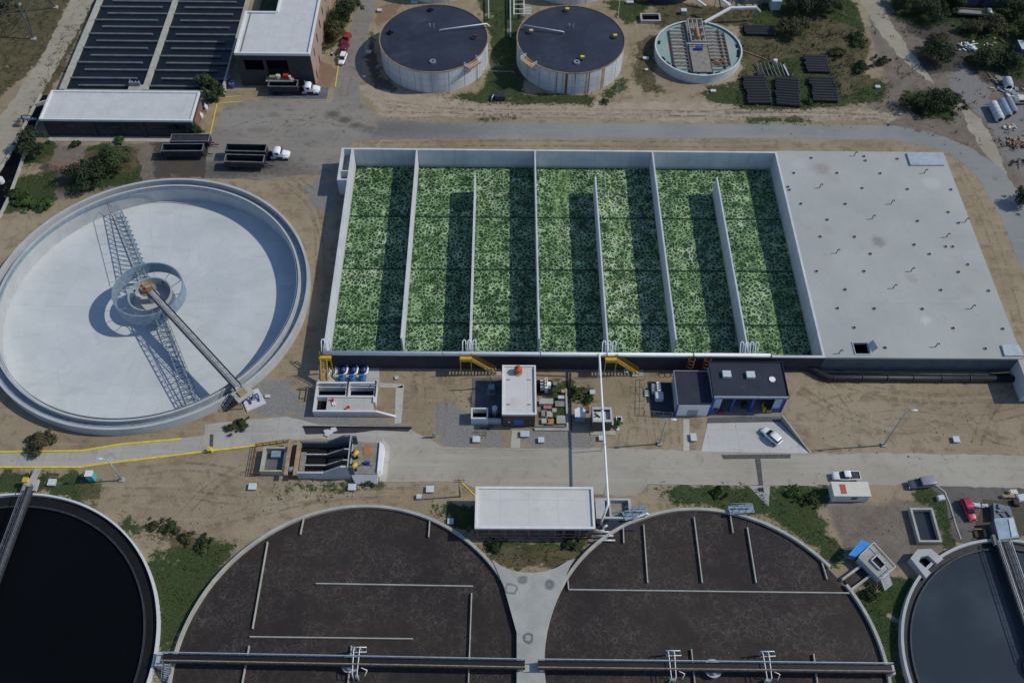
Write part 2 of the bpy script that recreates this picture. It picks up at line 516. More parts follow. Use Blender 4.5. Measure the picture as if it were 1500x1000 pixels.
def build_ground():
    fine_x = np.arange(-170, 171, 1.0)
    fine_y = np.arange(36, 291, 1.0)
    xs = np.unique(np.concatenate([[-3000, -1500, -800, -400, -250, -200, 200, 250, 400, 800, 1500, 3000], fine_x, [BX0 + .3, BX1 - .3]]))
    ys = np.unique(np.concatenate([[-3000, -1500, -800, -300, -100, 0, 20, 300, 320, 360, 450, 800, 1500, 3000], fine_y, [BY0 + .25, BY1 - .25]]))
    X, Y = np.meshgrid(xs, ys)
    ny, nx = X.shape
    masks = {}
    for k, polys in COVER.items():
        m = np.zeros(X.shape)
        for p in polys:
            m = np.maximum(m, inside(X, Y, [G(*q) for q in p]))
        for _ in range(2):
            q = np.pad(m, 1, mode='edge')
            m = (q[1:-1, 1:-1] * 2 + q[:-2, 1:-1] + q[2:, 1:-1] + q[1:-1, :-2] + q[1:-1, 2:]) / 6
        masks[k] = m
    far = ((np.abs(X) > 170) | (Y > 262) | (Y < 36)).astype(float)
    masks['grass'] = np.maximum(masks['grass'], far * .75)
    verts = np.stack([X, Y, np.zeros_like(X)], -1).reshape(-1, 3)
    idx = np.arange(nx * ny).reshape(ny, nx)
    quads = np.stack([idx[:-1, :-1], idx[:-1, 1:], idx[1:, 1:], idx[1:, :-1]], -1).reshape(-1, 4)
    qx, qy = verts[quads][:, :, 0], verts[quads][:, :, 1]
    in_b = ((qx > BX0 + .2) & (qx < BX1 - .2) & (qy > BY0 + .15) & (qy < BY1 - .15)).all(1)
    in_c = (np.hypot(qx - CL[0], qy - CL[1]) < 34.7).all(1)
    quads = quads[~(in_b | in_c)]
    me = bpy.data.meshes.new('ground')
    me.from_pydata(verts.tolist(), [], quads.tolist())
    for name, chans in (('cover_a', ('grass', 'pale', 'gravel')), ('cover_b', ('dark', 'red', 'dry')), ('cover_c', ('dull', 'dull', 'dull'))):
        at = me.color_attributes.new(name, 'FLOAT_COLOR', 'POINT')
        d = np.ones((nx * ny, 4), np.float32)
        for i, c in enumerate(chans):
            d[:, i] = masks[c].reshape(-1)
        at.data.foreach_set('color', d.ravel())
    b = NB('ground_soil')
    ca = b.n('ShaderNodeVertexColor', layer_name='cover_a')
    cb = b.n('ShaderNodeVertexColor', layer_name='cover_b')
    cc_ = b.n('ShaderNodeVertexColor', layer_name='cover_c')
    A, B_, C_ = b.sep(ca.outputs[0]), b.sep(cb.outputs[0]), b.sep(cc_.outputs[0])
    big, mid, fin = b.noise(.045, 4, .6), b.noise(.32, 6, .65, dist=.4), b.noise(2.4, 5, .7)
    tracks = b.noise(1.0, 4, .6, b.mapping((.05, .9, 1), rot=(0, 0, .12)))
    tan1, tan2, tan3 = (.270, .214, .140), (.340, .278, .192), (.200, .155, .100)
    c = b.mix(b.ramp(big, .35, .65), tan1, tan2)
    c = b.mix(b.ramp(mid, .48, .66, 0, .8), c, tan3)
    c = b.mix(b.ramp(tracks, .52, .7, 0, .45), c, (.37, .31, .235))
    c = b.mix(b.ramp(fin, .55, .75, 0, .5), c, (.15, .12, .085))
    c = b.mix(b.ramp(b.voro(.9, 'F1'), .0, .16, .8, 0), c, (.40, .36, .30))
    brk = b.math('ADD', b.math('MULTIPLY', b.math('SUBTRACT', mid, .5), 2.3), b.math('MULTIPLY', b.math('SUBTRACT', b.noise(.12, 3, .6), .5), 1.2))
    brk2 = b.math('ADD', brk, b.math('MULTIPLY', b.math('SUBTRACT', b.noise(1.1, 5, .7), .5), 1.6))
    def m(ch, lo=.30, hi=.70, amt=1.0):
        return b.ramp(b.math('ADD', ch, b.math('MULTIPLY', brk2, b.ramp(ch, 0, .25))), lo, hi, 0, amt)
    c = b.mix(b.ramp(b.math('ADD', C_[0], b.math('MULTIPLY', b.math('SUBTRACT', mid, .5), b.ramp(C_[0], 0, .25))), .2, .8, 0, .85), c, b.mix(b.ramp(mid, .35, .65), (.135, .112, .095), (.205, .175, .150)))
    redc = b.mix(fin, (.19, .105, .068), (.25, .15, .10))
    c = b.mix(m(B_[1], amt=.75), c, redc)
    c = b.mix(m(A[1]), c, b.mix(b.ramp(mid, .3, .7), (.33, .268, .198), (.41, .34, .262)))
    c = b.mix(m(A[2], amt=.85), c, b.mix(b.ramp(fin, .3, .7), (.17, .17, .175), (.27, .265, .26)))
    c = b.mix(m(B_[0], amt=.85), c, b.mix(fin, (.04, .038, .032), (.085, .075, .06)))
    g1 = b.mix(b.ramp(fin, .35, .65), (.020, .040, .014), (.048, .080, .024))
    g1 = b.mix(b.ramp(mid, .52, .70, 0, .6), g1, (.10, .09, .045))
    g1 = b.mix(b.ramp(B_[2], .2, .6, 0, .8), g1, b.mix(b.ramp(mid, .35, .6), (.055, .050, .026), (.135, .105, .062)))
    c = b.mix(m(A[0], amt=.95), c, g1)
    hh = b.math('ADD', b.math('MULTIPLY', fin, .5), b.math('MULTIPLY', mid, .7))
    b.bump(hh, .7, .35)
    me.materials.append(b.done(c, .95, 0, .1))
    o = bpy.data.objects.new('ground', me)
    sc.collection.objects.link(o)
    o['kind'] = 'structure'
    return X, Y, masks

GX, GY, MASK = build_ground()

# ------------------------------------------------------------ roads, yard, path, kerbs
def paving(name, c1, c2, stain, wear, joints=0.0, spots=()):
    b = NB(name)
    big, mid, fin = b.noise(.06, 4, .6), b.noise(.5, 6, .65, dist=.5), b.noise(3.0, 4, .65)
    along = b.noise(1.0, 4, .6, b.mapping((.04, .8, 1)))
    c = b.mix(b.ramp(big, .35, .65), c1, c2)
    c = b.mix(b.ramp(mid, .5, .72, 0, .8), c, stain)
    c = b.mix(b.ramp(along, .5, .7, 0, .6), c, wear)
    c = b.mix(b.ramp(fin, .5, .8, 0, .45), c, sh(c1, .7))
    c = b.mix(b.ramp(b.noise(.9, 3, .5), .68, .76, 0, .75), c, sh(stain, .55))
    if joints:
        X = b.sep()
        jx = b.math('PINGPONG', X[0], joints / 2)
        jy = b.math('PINGPONG', X[1], joints / 2)
        c = b.mix(b.ramp(b.math('MINIMUM', jx, jy), .02, .07, .5, 0), c, sh(c1, .55))
    c = stains(b, c, spots)
    b.bump(fin, .3, .03)
    MATS[name] = b.done(c, .9, 0, .2)

paving('asphalt', (.225, .235, .235), (.27, .275, .265), (.30, .275, .23), (.315, .295, .25), spots=[(600, 191, 5, .7, (.13, .125, .12), 5), (570, 186, 3, .5, (.13, .12, .11), 3), (1458, 262, .8, .5, (.12, .12, .13), 1)])
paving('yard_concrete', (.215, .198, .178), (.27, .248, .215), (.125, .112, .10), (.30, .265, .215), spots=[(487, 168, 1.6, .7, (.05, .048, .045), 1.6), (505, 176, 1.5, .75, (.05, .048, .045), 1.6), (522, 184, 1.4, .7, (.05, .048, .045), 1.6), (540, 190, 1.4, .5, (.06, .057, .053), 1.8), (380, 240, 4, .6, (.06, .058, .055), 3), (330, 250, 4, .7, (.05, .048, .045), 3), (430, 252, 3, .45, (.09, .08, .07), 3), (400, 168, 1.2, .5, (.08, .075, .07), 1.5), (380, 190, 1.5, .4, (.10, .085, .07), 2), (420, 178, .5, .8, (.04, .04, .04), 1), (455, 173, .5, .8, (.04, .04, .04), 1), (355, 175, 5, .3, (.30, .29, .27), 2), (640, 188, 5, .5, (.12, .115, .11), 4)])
paving('dark_asphalt', (.105, .098, .095), (.15, .14, .13), (.065, .06, .058), (.18, .16, .14))
paving('track_soil', (.30, .27, .205), (.36, .33, .26), (.25, .215, .16), (.38, .345, .28))
paving('road_concrete', (.335, .305, .245), (.39, .36, .30), (.28, .25, .20), (.42, .39, .33))
paving('apron_concrete', (.47, .47, .45), (.52, .52, .5), (.40, .39, .37), (.5, .49, .46), 6.0)
paving('path_concrete', (.36, .34, .30), (.43, .41, .37), (.28, .26, .22), (.44, .42, .38), 5.0)
paving('walk_concrete', (.42, .41, .37), (.48, .47, .43), (.33, .31, .27), (.5, .48, .44), 4.0)

struct(MB().sheet(rough_edge([(330, 152), (344, 147), (486, 150), (496, 100), (512, 50), (532, -20), (555, -20), (536, 60), (527, 120), (528, 150), (560, 172), (620, 180),
    (620, 200), (520, 208), (510, 215), (498, 258), (440, 256), (400, 262), (330, 262), (300, 262), (306, 206)]), .012), 'yard', 'yard_concrete')
struct(MB().sheet(rough_edge([(560, 178), (650, 180), (900, 181), (1120, 182), (1310, 184), (1364, 194), (1419, 215), (1466, 246), (1500, 290), (1540, 360), (1560, 470), (1520, 470),
    (1500, 402), (1480, 352), (1458, 303), (1432, 259), (1393, 225), (1367, 215), (1302, 205), (1120, 203), (900, 203), (640, 204), (540, 205)]), .016), 'upper_road', 'asphalt')
struct(MB().sheet(rough_edge([(560, 640), (600, 628), (650, 655), (760, 657), (880, 656), (1030, 660), (1185, 664), (1350, 664), (1540, 668), (1540, 716), (1390, 712), (1300, 710), (1120, 711),
    (948, 708), (932, 727), (698, 716), (676, 704), (560, 705)]), .012), 'lower_road', 'road_concrete')
struct(MB().sheet(rough_edge([(-20, 664), (120, 661), (180, 651), (300, 637), (300, 622), (338, 617), (420, 610), (470, 622), (600, 626), (600, 640), (560, 650), (470, 642), (400, 646), (220, 672), (120, 684), (-20, 686)], amp=.1), .010), 'path', 'path_concrete')
struct(MB().sheet(rough_edge([(112, -20), (148, -20), (112, 50), (76, 110), (54, 156), (32, 200), (10, 240), (-12, 270), (-30, 230), (-10, 182), (24, 140), (66, 76)], amp=.35), .009), 'dirt_track', 'track_soil')
struct(MB().sheet(rough_edge([(1246, -20), (1278, -20), (1306, 34), (1336, 80), (1356, 104), (1370, 124), (1346, 108), (1322, 88), (1290, 50)], amp=.5), .009), 'dirt_track', 'track_soil')
struct(MB().sheet(rough_edge([(1398, 143), (1418, 158), (1438, 174), (1460, 215), (1476, 262), (1464, 246), (1444, 226), (1424, 196)], amp=.5), .009), 'dirt_track', 'track_soil')
struct(MB().sheet([G(*p) for p in ((1037, 620), (1142, 618), (1186, 664), (1027, 661))], .028), 'apron', 'apron_concrete')
struct(MB().sheet(rough_edge([(1356, 705), (1510, 715), (1510, 735), (1440, 730), (1420, 800), (1398, 790), (1384, 730)], amp=.3), .008), 'side_path', 'dark_asphalt')
struct(MB().sheet([G(*p) for p in ((1096, 711), (1128, 711), (1126, 742), (1118, 734))], .030), 'drain_apron', 'old_concrete')
for pts, nm in (([(580, 568), (592, 563), (588, 620), (578, 620)], 'footpath'), ([(1001, 614), (1010, 614), (1010, 660), (1001, 660)], 'footpath'), ([(750, 630), (762, 630), (762, 656), (748, 656)], 'footpath'),
                ([(556, 560), (590, 562), (590, 568), (556, 567)], 'footpath'), ([(560, 640), (572, 655), (566, 704), (556, 704)], 'footpath')):
    struct(MB().sheet([G(*p) for p in pts], .022), nm, 'walk_concrete')

def kerb(px, mat='kerb_yellow', w=.36, h=.13):
    mb = MB()
    pts = [Vector((*G(*p), 0)) for p in px]
    for a, c in zip(pts, pts[1:]):
        mb.bar((a.x, a.y, h / 2), (c.x, c.y, h / 2), w, h)
    return struct(mb, 'kerb', mat)

kerb([(-20, 662), (120, 660), (150, 655), (180, 650), (265, 643)])
kerb([(-20, 684), (118, 684), (150, 679), (220, 671), (310, 660), (418, 647)])
kerb([(676, 706), (696, 726)], w=.2)
kerb([(318, 152), (306, 205)], w=.22)
kerb([(318, 152), (355, 149)], w=.22)
kerb([(320, 144), (354, 141)], w=.18)
kerb([(498, 82), (491, 128)], w=.25)
kerb([(640, 656), (760, 658), (860, 657)], 'rim_concrete', .2, .1)
kerb([(560, 705), (674, 704)], 'rim_concrete', .2, .1)
kerb([(948, 708), (1000, 709), (1090, 710)], 'rim_concrete', .2, .1)
kerb([(1370, 710), (1384, 720), (1392, 740), (1400, 768), (1408, 790)], 'rim_concrete', .25, .12)
kerb([(948, 708), (936, 722)], 'rim_concrete', .2, .1)

# ------------------------------------------------------------ water materials
def algae_water():
    b = NB('algae_water')
    big = b.noise(.09, 4, .6)
    warp = b.n('ShaderNodeMix', data_type='VECTOR')
    nz = b.noise(.9, 3, .6, out='Color')
    warp.inputs[0].default_value = .35
    b.link(b.co, warp.inputs[4])
    ad = b.n('ShaderNodeVectorMath', operation='MULTIPLY_ADD')
    b.link(nz, ad.inputs[0]); ad.inputs[1].default_value = (.75, .75, .75); b.link(b.co, ad.inputs[2])
    v = ad.outputs[0]
    net1 = b.voro(1.12, vec=v)
    net2 = b.voro(2.0, vec=v)
    X = b.sep()
    green = b.mix(b.ramp(big, .35, .65), (.006, .026, .006), (.014, .048, .010))
    blotch = b.ramp(b.noise(.25, 4, .6), .5, .68)
    green = b.mix(blotch, green, (.005, .015, .009))
    lanes = b.noise(1.0, 3, .6, b.mapping((.55, .035, 1)))
    green = b.mix(b.ramp(lanes, .56, .70, 0, .8), green, (.10, .165, .045))
    stripes = b.ramp(b.math('PINGPONG', X[0], .42), .0, .10, .4, 0)
    green = b.mix(stripes, green, (.012, .03, .014))
    rows = b.ramp(b.math('PINGPONG', X[1], .45), .0, .10, .3, 0)
    green = b.mix(rows, green, (.012, .03, .014))
    foam_w = b.ramp(b.noise(.35, 4, .65), .32, .68, .06, .21)
    f1 = b.n('ShaderNodeMapRange', interpolation_type='SMOOTHSTEP')
    b.link(net1, f1.inputs['Value']); f1.inputs['From Min'].default_value = 0.0; b.link(foam_w, f1.inputs['From Max'])
    f1.inputs['To Min'].default_value = 1.0; f1.inputs['To Max'].default_value = 0.0
    f2 = b.ramp(net2, .02, .10, .30, 0)
    gate = b.ramp(b.noise(.5, 4, .7, dist=.5), .37, .53, .16, 1)
    foam = b.math('MULTIPLY', b.math('MAXIMUM', f1.outputs[0], f2), gate, True)
    thick = b.ramp(b.noise(.5, 6, .75, dist=1.4), .635, .70)
    foam = b.math('MAXIMUM', foam, b.math('MULTIPLY', thick, .8))
    lane5 = b.math('MULTIPLY', b.ramp(X[0], 20, 23), b.ramp(X[0], 36.5, 37.5, 1, 0))
    patch = b.math('ADD', b.math('MULTIPLY', b.noise(.13, 4, .65), .75), b.math('MULTIPLY', lane5, .07))
    tint = b.mix(b.ramp(patch, .36, .56), (.40, .60, .31), b.mix(b.ramp(b.noise(.3, 3, .6), .4, .6), (.54, .68, .34), (.64, .72, .56)))
    c = b.mix(b.math('MULTIPLY', foam, b.ramp(patch, .26, .48, .68, 1.0)), green, tint)
    # pipe rows on the floor read as dark bands across every lane
    for yy in (122.9, 138.3, 154.6):
        d = b.math('ABSOLUTE', b.math('SUBTRACT', X[1], yy))
        c = b.mix(b.ramp(d, .16, .42, .85, 0), c, (.010, .024, .016))
    b.bump(foam, .4, .08)
    rough = b.math('ADD', b.math('MULTIPLY', foam, .6), .22)
    MATS['algae_water'] = b.done(c, rough, 0, .2)

def sludge_water():
    b = NB('sludge_water')
    big = b.noise(.05, 4, .6)
    nz = b.noise(.34, 2, .5, out='Color')
    ad = b.n('ShaderNodeVectorMath', operation='MULTIPLY_ADD')
    b.link(nz, ad.inputs[0]); ad.inputs[1].default_value = (7.5, 7.5, 7.5); b.link(b.co, ad.inputs[2])
    net = b.voro(.50, vec=ad.outputs[0])
    net2 = b.voro(.95, vec=ad.outputs[0])
    base = b.mix(b.ramp(big, .35, .65), (.030, .0245, .0225), (.042, .033, .030))
    base = b.mix(b.ramp(b.noise(.5, 5, .65), .5, .75, 0, .7), base, (.054, .044, .039))
    gate = b.ramp(b.noise(.10, 5, .7), .36, .64)
    f = b.math('MULTIPLY', b.math('MAXIMUM', b.ramp(net, 0, .075, .8, 0), b.ramp(net2, 0, .06, .5, 0)), gate)
    c = b.mix(f, base, (.100, .087, .078))
    b.bump(b.noise(1.4, 4, .6), .15, .05)
    MATS['sludge_water'] = b.done(c, .5, 0, .15)

def still_water(name, col, rough, col2=None):
    b = NB(name)
    c = b.mix(b.ramp(b.noise(.05, 4, .6), .4, .65), col, col2 or sh(col, 1.6))
    b.bump(b.noise(1.2, 3, .5), .05, .02)
    MATS[name] = b.done(c, rough, 0, .35 if rough < .45 else .1)

algae_water()
sludge_water()
still_water('black_water', (.0015, .0018, .0024), .5)
still_water('slate_water', (.030, .040, .050), .16, (.052, .066, .080))
still_water('bed_water', (.006, .009, .012), .35)

def basin_wall_mat():
    b = NB('cast_wall')
    sv = b.mapping((.9, .9, .06))
    c = b.mix(b.ramp(b.noise(.25, 4, .6), .3, .7), (.50, .52, .54), (.60, .61, .62))
    c = b.mix(b.ramp(b.noise(1.0, 5, .65, sv), .48, .75, 0, .5), c, (.36, .38, .41))
    X = b.sep()
    gn = b.n('ShaderNodeNewGeometry').outputs['True Normal']
    N_ = b.sep(gn)
    jx = b.math('ADD', b.math('PINGPONG', X[0], 1.22), b.ramp(b.math('ABSOLUTE', N_[0]), .4, .6))
    jy = b.math('ADD', b.math('PINGPONG', X[1], 1.22), b.ramp(b.math('ABSOLUTE', N_[1]), .4, .6))
    j = b.math('ADD', b.math('MINIMUM', jx, jy), b.ramp(b.math('ABSOLUTE', N_[2]), .4, .6))
    c = b.mix(b.ramp(j, .0, .06, .3, 0), c, (.25, .26, .28))
    jz = b.math('PINGPONG', b.math('ADD', X[2], .6), 1.3)
    c = b.mix(b.ramp(jz, .0, .06, .3, 0), c, (.25, .26, .28))
    c = b.mix(b.ramp(X[2], -.6, .7, .55, 0), c, (.10, .13, .09))
    MATS['cast_wall'] = b.done(c, .85, 0, .25)
basin_wall_mat()

# ------------------------------------------------------------ green treatment basin with its baffle walls
WT = 5.05
basin = thing('treatment_basin', 'large open concrete basin of green foaming water split into seven lanes by thin walls', 'basin', ((BX0 + BX1) / 2, (BY0 + BY1) / 2, 0))
m = MB(); m.box(BX0, BX0 + .55, BY0 + .5, BY1 - .5, -1.2, WT); m.build('wall', 'cast_wall', basin)
m = MB(); m.box(BX0, BX1, BY1 - .5, BY1, -1.2, WT); m.build('wall', 'cast_wall', basin)
m = MB(); m.box(BX0, BX1, BY0, BY0 + .5, -1.2, WT); m.build('wall', 'cast_wall', basin)
m = MB(); m.box(BX1 - .5, BX1, BY0 + .5, BY1 - .5, -1.2, WT); m.build('wall', 'cast_wall', basin)
for i, x in enumerate((-21.0, -6.5, 8.0, 22.4, 36.9, 51.7)):
    m = MB()
    y0, y1 = (114.8, BY1 - .5) if i % 2 == 0 else (BY0 + .5, 163.0)
    m.box(x - .17, x + .17, y0, y1, -1.1, WT - .04)
    m.build('baffle_wall', 'cast_wall', basin)
MB().box(BX0 + .02, BX1, BY0 - .004, BY0 - .001, .0, WT - .35).build('outer_panel', 'dark_wall', basin)  # thin panel, darker than the other basin walls
MB().sheet([(BX0 + .3, BY0 + .3), (BX1 - .3, BY0 + .3), (BX1 - .3, BY1 - .3), (BX0 + .3, BY1 - .3)], -.62).build('water', 'algae_water', basin)
m = MB()
m.box(-39.4, -38.9, 161.0, 172.0, 0, WT); m.box(-38.9, BX0, 171.6, 172.0, 0, WT); m.box(-38.9, BX0, 161.0, 161.4, 0, WT); m.box(-38.9, BX0, 164.0, 164.3, 0, WT - .05)
m.build('inlet_channel', 'cast_wall', basin)
MB().box(-38.9, BX0, 164.3, 171.6, .2, 2.6).build('channel_floor', 'old_concrete', basin)

# white air main along the south wall, and its goosenecks
t = thing('air_main', 'long white air pipe lying along the top of the green basin wall nearest the road', 'pipe', (0, BY0 + .2, WT))
MB().tube([(-36.6, BY0 + .18, WT + .40), (56.2, BY0 + .18, WT + .40)], .39, 12).build('pipe', 'white_paint', t, True)
m = MB()
for x in np.arange(-34, 56, 6.0):
    m.box(x - .15, x + .15, BY0 + .02, BY0 + .38, WT, WT + .12)
m.build('saddle', 'grey_steel', t)
m = MB()
for x in (-36.6, -12, 8.2, 22.0, 40, 56.2):
    m.tube([(x - .08, BY0 + .18, WT + .40), (x + .08, BY0 + .18, WT + .40)], .5, 12)
m.build('flange', 'grey_steel', t)
goose_at = [('beside the yellow stair at the basin corner', -36.3, 2), ('on the basin wall above the control building', -6.6, 3), ('on the basin wall beside the overhead pipe', 22.4, 3), ('on the basin wall behind the navy workshop', 51.6, 4)]
for where, x, n in goose_at:
    t = thing('gooseneck_pipe', 'bent white air pipe loops ' + where, 'pipe', (x, BY0 + .5, WT), group='bent air pipes on the basin wall')
    for k in range(n):
        xx = x - .5 * (n - 1) * 1.05 + k * 1.05
        path = []
        for a in range(9):
            th = math.pi * a / 8
            path.append((xx - .34 * math.cos(th), BY0 + .25 + 1.55 + .5 * math.sin(th), WT + 1.9 + .34 * math.sin(th)))
        path = [(xx - .34, BY0 + .25, WT + .2)] + path + [(xx + .34, BY0 + .9, WT - .2)]
        MB().tube(path, .11, 8).build('loop', 'white_paint', t, True)

# ------------------------------------------------------------ covered tank with vents
SX0, SX1 = BX1 + .004, 109.0
ct = thing('covered_tank', 'flat concrete tank roof dotted with vents beside the green basin', 'tank', ((SX0 + SX1) / 2, (BY0 + BY1) / 2, 0))
hx, hy = G(1262, 511, WT)
h0, h1, k0, k1 = hx - 1.5, hx + 1.5, hy - 1.3, hy + 1.5
b = NB('deck_concrete')
c = b.mix(b.ramp(b.noise(.06, 4, .6), .3, .7), (.36, .375, .355), (.42, .435, .41))
c = b.mix(b.ramp(b.noise(.35, 6, .7, dist=.5), .5, .75, 0, .55), c, (.34, .335, .32))
c = b.mix(b.ramp(b.noise(.09, 5, .7, dist=.8), .62, .72, 0, .5), c, (.33, .285, .26))
c = b.mix(b.ramp(b.noise(2.5, 4, .7), .5, .8, 0, .35), c, (.31, .31, .3))
X = b.sep()
j = b.math('MINIMUM', b.math('PINGPONG', X[0], 5.2), b.math('PINGPONG', X[1], 7.8))
c = b.mix(b.ramp(j, .02, .1, .3, 0), c, (.3, .3, .29))
for (px, py, rr_, am, col) in ((1205, 248, 2.2, .55, (.27, .20, .18)), (1287, 354, 1.9, .6, (.17, .165, .16)), (1335, 408, 1.4, .3, (.27, .21, .19)), (1222, 262, 2.0, .4, (.36, .30, .24)), (1210, 334, 1.5, .3, (.26, .25, .24)), (1415, 424, 1.8, .25, (.28, .24, .22)), (1365, 268, 2.3, .6, (.50, .50, .47)), (1356, 469, 1.3, .6, (.56, .56, .54)), (1170, 240, 2.0, .3, (.5, .5, .48))):
    x_, y_ = G(px, py, WT)
    nd = b.n('ShaderNodeVectorMath', operation='DISTANCE')
    b.link(b.co, nd.inputs[0]); nd.inputs[1].default_value = (x_, y_, WT)
    d = b.math('ADD', nd.outputs['Value'], b.math('MULTIPLY', b.math('SUBTRACT', b.noise(.9, 4, .65), .5), 3.2))
    c = b.mix(b.ramp(d, rr_ * .3, rr_ * 1.3, am, 0), c, col)
MATS['deck_concrete'] = b.done(c, .9, 0, .2)
m = MB()
m.box(SX0, h0, BY0, BY1 + .3, WT - .5, WT); m.box(h1, SX1, BY0, BY1 + .3, WT - .5, WT)
m.box(h0, h1, BY0, k0, WT - .5, WT); m.box(h0, h1, k1, BY1 + .3, WT - .5, WT)
m.build('roof_deck', 'deck_concrete', ct)
m = MB()
m.box(SX1 - .5, SX1 - .1, BY0 + .5, BY1, 0, WT - .5); m.box(SX0 + .05, SX1 - .5, BY1 - .2, BY1 + .2, 0, WT - .5)
m.build('wall', 'cast_wall', ct)
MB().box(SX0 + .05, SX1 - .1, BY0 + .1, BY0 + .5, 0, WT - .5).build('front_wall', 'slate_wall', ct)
MB().box(h0 - 3, h1 + 3, k0 - .5, k1 + 5, .1, .4).build('tank_floor', 'black_opening', ct)
f = MB()
f.box(h0 - .2, h0, k0 - .2, k1 + .2, WT, WT + .18); f.box(h1, h1 + .2, k0 - .2, k1 + .2, WT, WT + .18); f.box(h0, h1, k0 - .2, k0, WT, WT + .18); f.box(h0, h1, k1, k1 + .2, WT, WT + .18)
fo = f.build('hatch_frame', 'galvanised', ct)
MB().bar((h1 + .22, (k0 + k1) / 2, WT + .2), (h1 + 1.1, (k0 + k1) / 2 + .2, WT + 1.5), 2.2, .07).build('hatch_lid', 'galvanised', fo)
for (a, bq, cc, dd) in (((1328, 224), (1378, 224), (1384, 242), (1334, 242)), ((1467, 505), (1492, 505), (1500, 521), (1472, 521))):
    q = [G(*p, WT + .3) for p in (a, bq, cc, dd)]
    MB().prism(q, WT + .002, WT + .42).build('access_cover', 'galvanised', ct)
dots = [(263, 122), (560, 113), (568, 137), (748, 127), (997, 130), (165, 207), (408, 207), (652, 209), (132, 285), (140, 302), (550, 292), (805, 298), (1050, 300), (205, 380), (455, 381), (1035, 427), (353, 470),
        (862, 477), (1093, 488), (314, 565), (507, 566), (843, 610), (1021, 621), (1060, 621), (596, 662), (929, 663), (293, 760), (560, 760), (1092, 764), (1145, 722), (454, 863), (993, 866), (1262, 870), (411, 968), (618, 970), (889, 972)]
dots = [(1120 + x / 3.847, 200 + y / 3.847) for x, y in dots] + [(1120 + x / 3.847, 480 + y / 3.847) for x, y in ((679, 113), (1244, 118), (1063, 3), (1342, 7), (505, 0))]
jv = [(505, 110), (900, 207), (310, 290), (712, 381), (605, 465), (1130, 482), (1025, 567), (405, 657), (825, 760), (725, 855), (1165, 970)]
jv = [(1120 + x / 3.847, 200 + y / 3.847) for x, y in jv] + [(1120 + x / 3.847, 480 + y / 3.847) for x, y in ((963, 108), (420, 145))]
for p in dots:
    x, y = G(*p, WT)
    v = MB().ring((x, y), .30, .38, WT, WT + .16, 14).build('vent_collar', 'old_concrete', ct)
    MB().cyl((x, y), .30, WT + .002, WT + .13, 12).build('vent_hole', 'black_opening', v)
for p in jv:
    x, y = G(*p, WT)
    path = [(x, y, WT), (x, y, WT + 1.1)] + [(x + .24 - .24 * math.cos(a), y, WT + 1.1 + .24 * math.sin(a)) for a in (.6, 1.2, 1.8, 2.5)] + [(x + .48, y, WT + .95)]
    MB().tube(path, .10, 8).build('vent_pipe', 'dark_steel', ct, True)

# concrete chamber on the tank corner and the big black drain
t = thing('outlet_chamber', 'tall concrete box chamber at the end of the big black pipe', 'chamber', (111, 107, 0))
MB().box(108.2, 116, 103.2, 110.45, 0, 4.6).build('wall', 'cast_wall', t)
m = MB(); m.box(108.0, 116.2, 103.0, 110.46, 4.602, 4.9); m.build('lid', 'deck_concrete', t)
t = thing('drain_pipe', 'big black pipe running along bare ground to the concrete chamber', 'pipe', (85, 107, 0))
p0 = G(1062, 541, .8); p1 = G(1182, 537, .8); p2 = G(1213, 553, .8); p3 = G(1488, 559, .8)
path = [(*p0, .8), (p1[0] - 1.2, p1[1], .8), (p1[0], p1[1] - .15, .8), (p1[0] + .9, p1[1] - .6, .8), (p2[0] - 1.0, p2[1] + .55, .8), (p2[0] + .1, p2[1] + .1, .8), (p2[0] + 1.4, p2[1], .8), (108.3, p2[1], .8)]
MB().tube(path, .74, 18).build('pipe', 'black_pipe', t, True)
y2 = p2[1]
for x in (p2[0] + 1.2, p2[0] + 7.2, p2[0] + 12.5, p2[0] + 18, p2[0] + 24, p2[0] + 30):
    MB().tube([(x - .1, y2, .8), (x + .1, y2, .8)], .86, 18).build('coupling', 'dark_steel', t)
m = MB()
for x in (p2[0] + 4, p2[0] + 15, p2[0] + 27):
    m.box(x - .25, x + .25, y2 - .8, y2 + .8, 0, .18)
m.build('saddle', 'old_concrete', t)
t = thing('service_pipe', 'thinner dark pipe at the foot of the covered tank wall', 'pipe', (85, 109.6, 0))
MB().tube([(68, 109.5, .45), (108.3, 109.5, .45)], .22, 10).build('pipe', 'dark_steel', t, True)
MB().tube([G(1218, 540, .1) + (.1,), G(1224, 543, .1) + (.1,), G(1236, 543, .1) + (.1,), G(1240, 540, .1) + (.1,), G(1232, 537, .1) + (.1,), G(1220, 538, .1) + (.1,)], .06, 6).build('hose', 'black_pipe', t)

# ------------------------------------------------------------ empty clarifier
ck = thing('empty_clarifier', 'large round empty settling tank with pale floor and grey scraper arms', 'clarifier', (*CL, 0))
MB().ring(CL, 34.45, 35.0, -.5, 2.4, 180).build('outer_wall', 'concrete', ck)
MB().ring(CL, 33.0, 34.46, .3, .9, 180).build('launder', 'blue_steel', ck)
MB().ring(CL, 32.55, 33.0, -3.4, 2.25, 180).build('weir_wall', 'concrete', ck)
b = NB('clarifier_floor')
c = b.mix(b.ramp(b.noise(.10, 5, .6, dist=.4), .3, .7), (.48, .515, .52), (.57, .595, .60))
c = b.mix(b.ramp(b.noise(.4, 6, .68, dist=.7), .52, .75, 0, .6), c, (.46, .48, .49))
c = b.mix(b.ramp(b.noise(1.5, 4, .7), .55, .8, 0, .35), c, (.42, .44, .45))
sv_ = b.n('ShaderNodeVectorMath', operation='SUBTRACT')
b.link(b.co, sv_.inputs[0]); sv_.inputs[1].default_value = (*CL, 0)
Xc_ = b.sep(sv_.outputs[0])
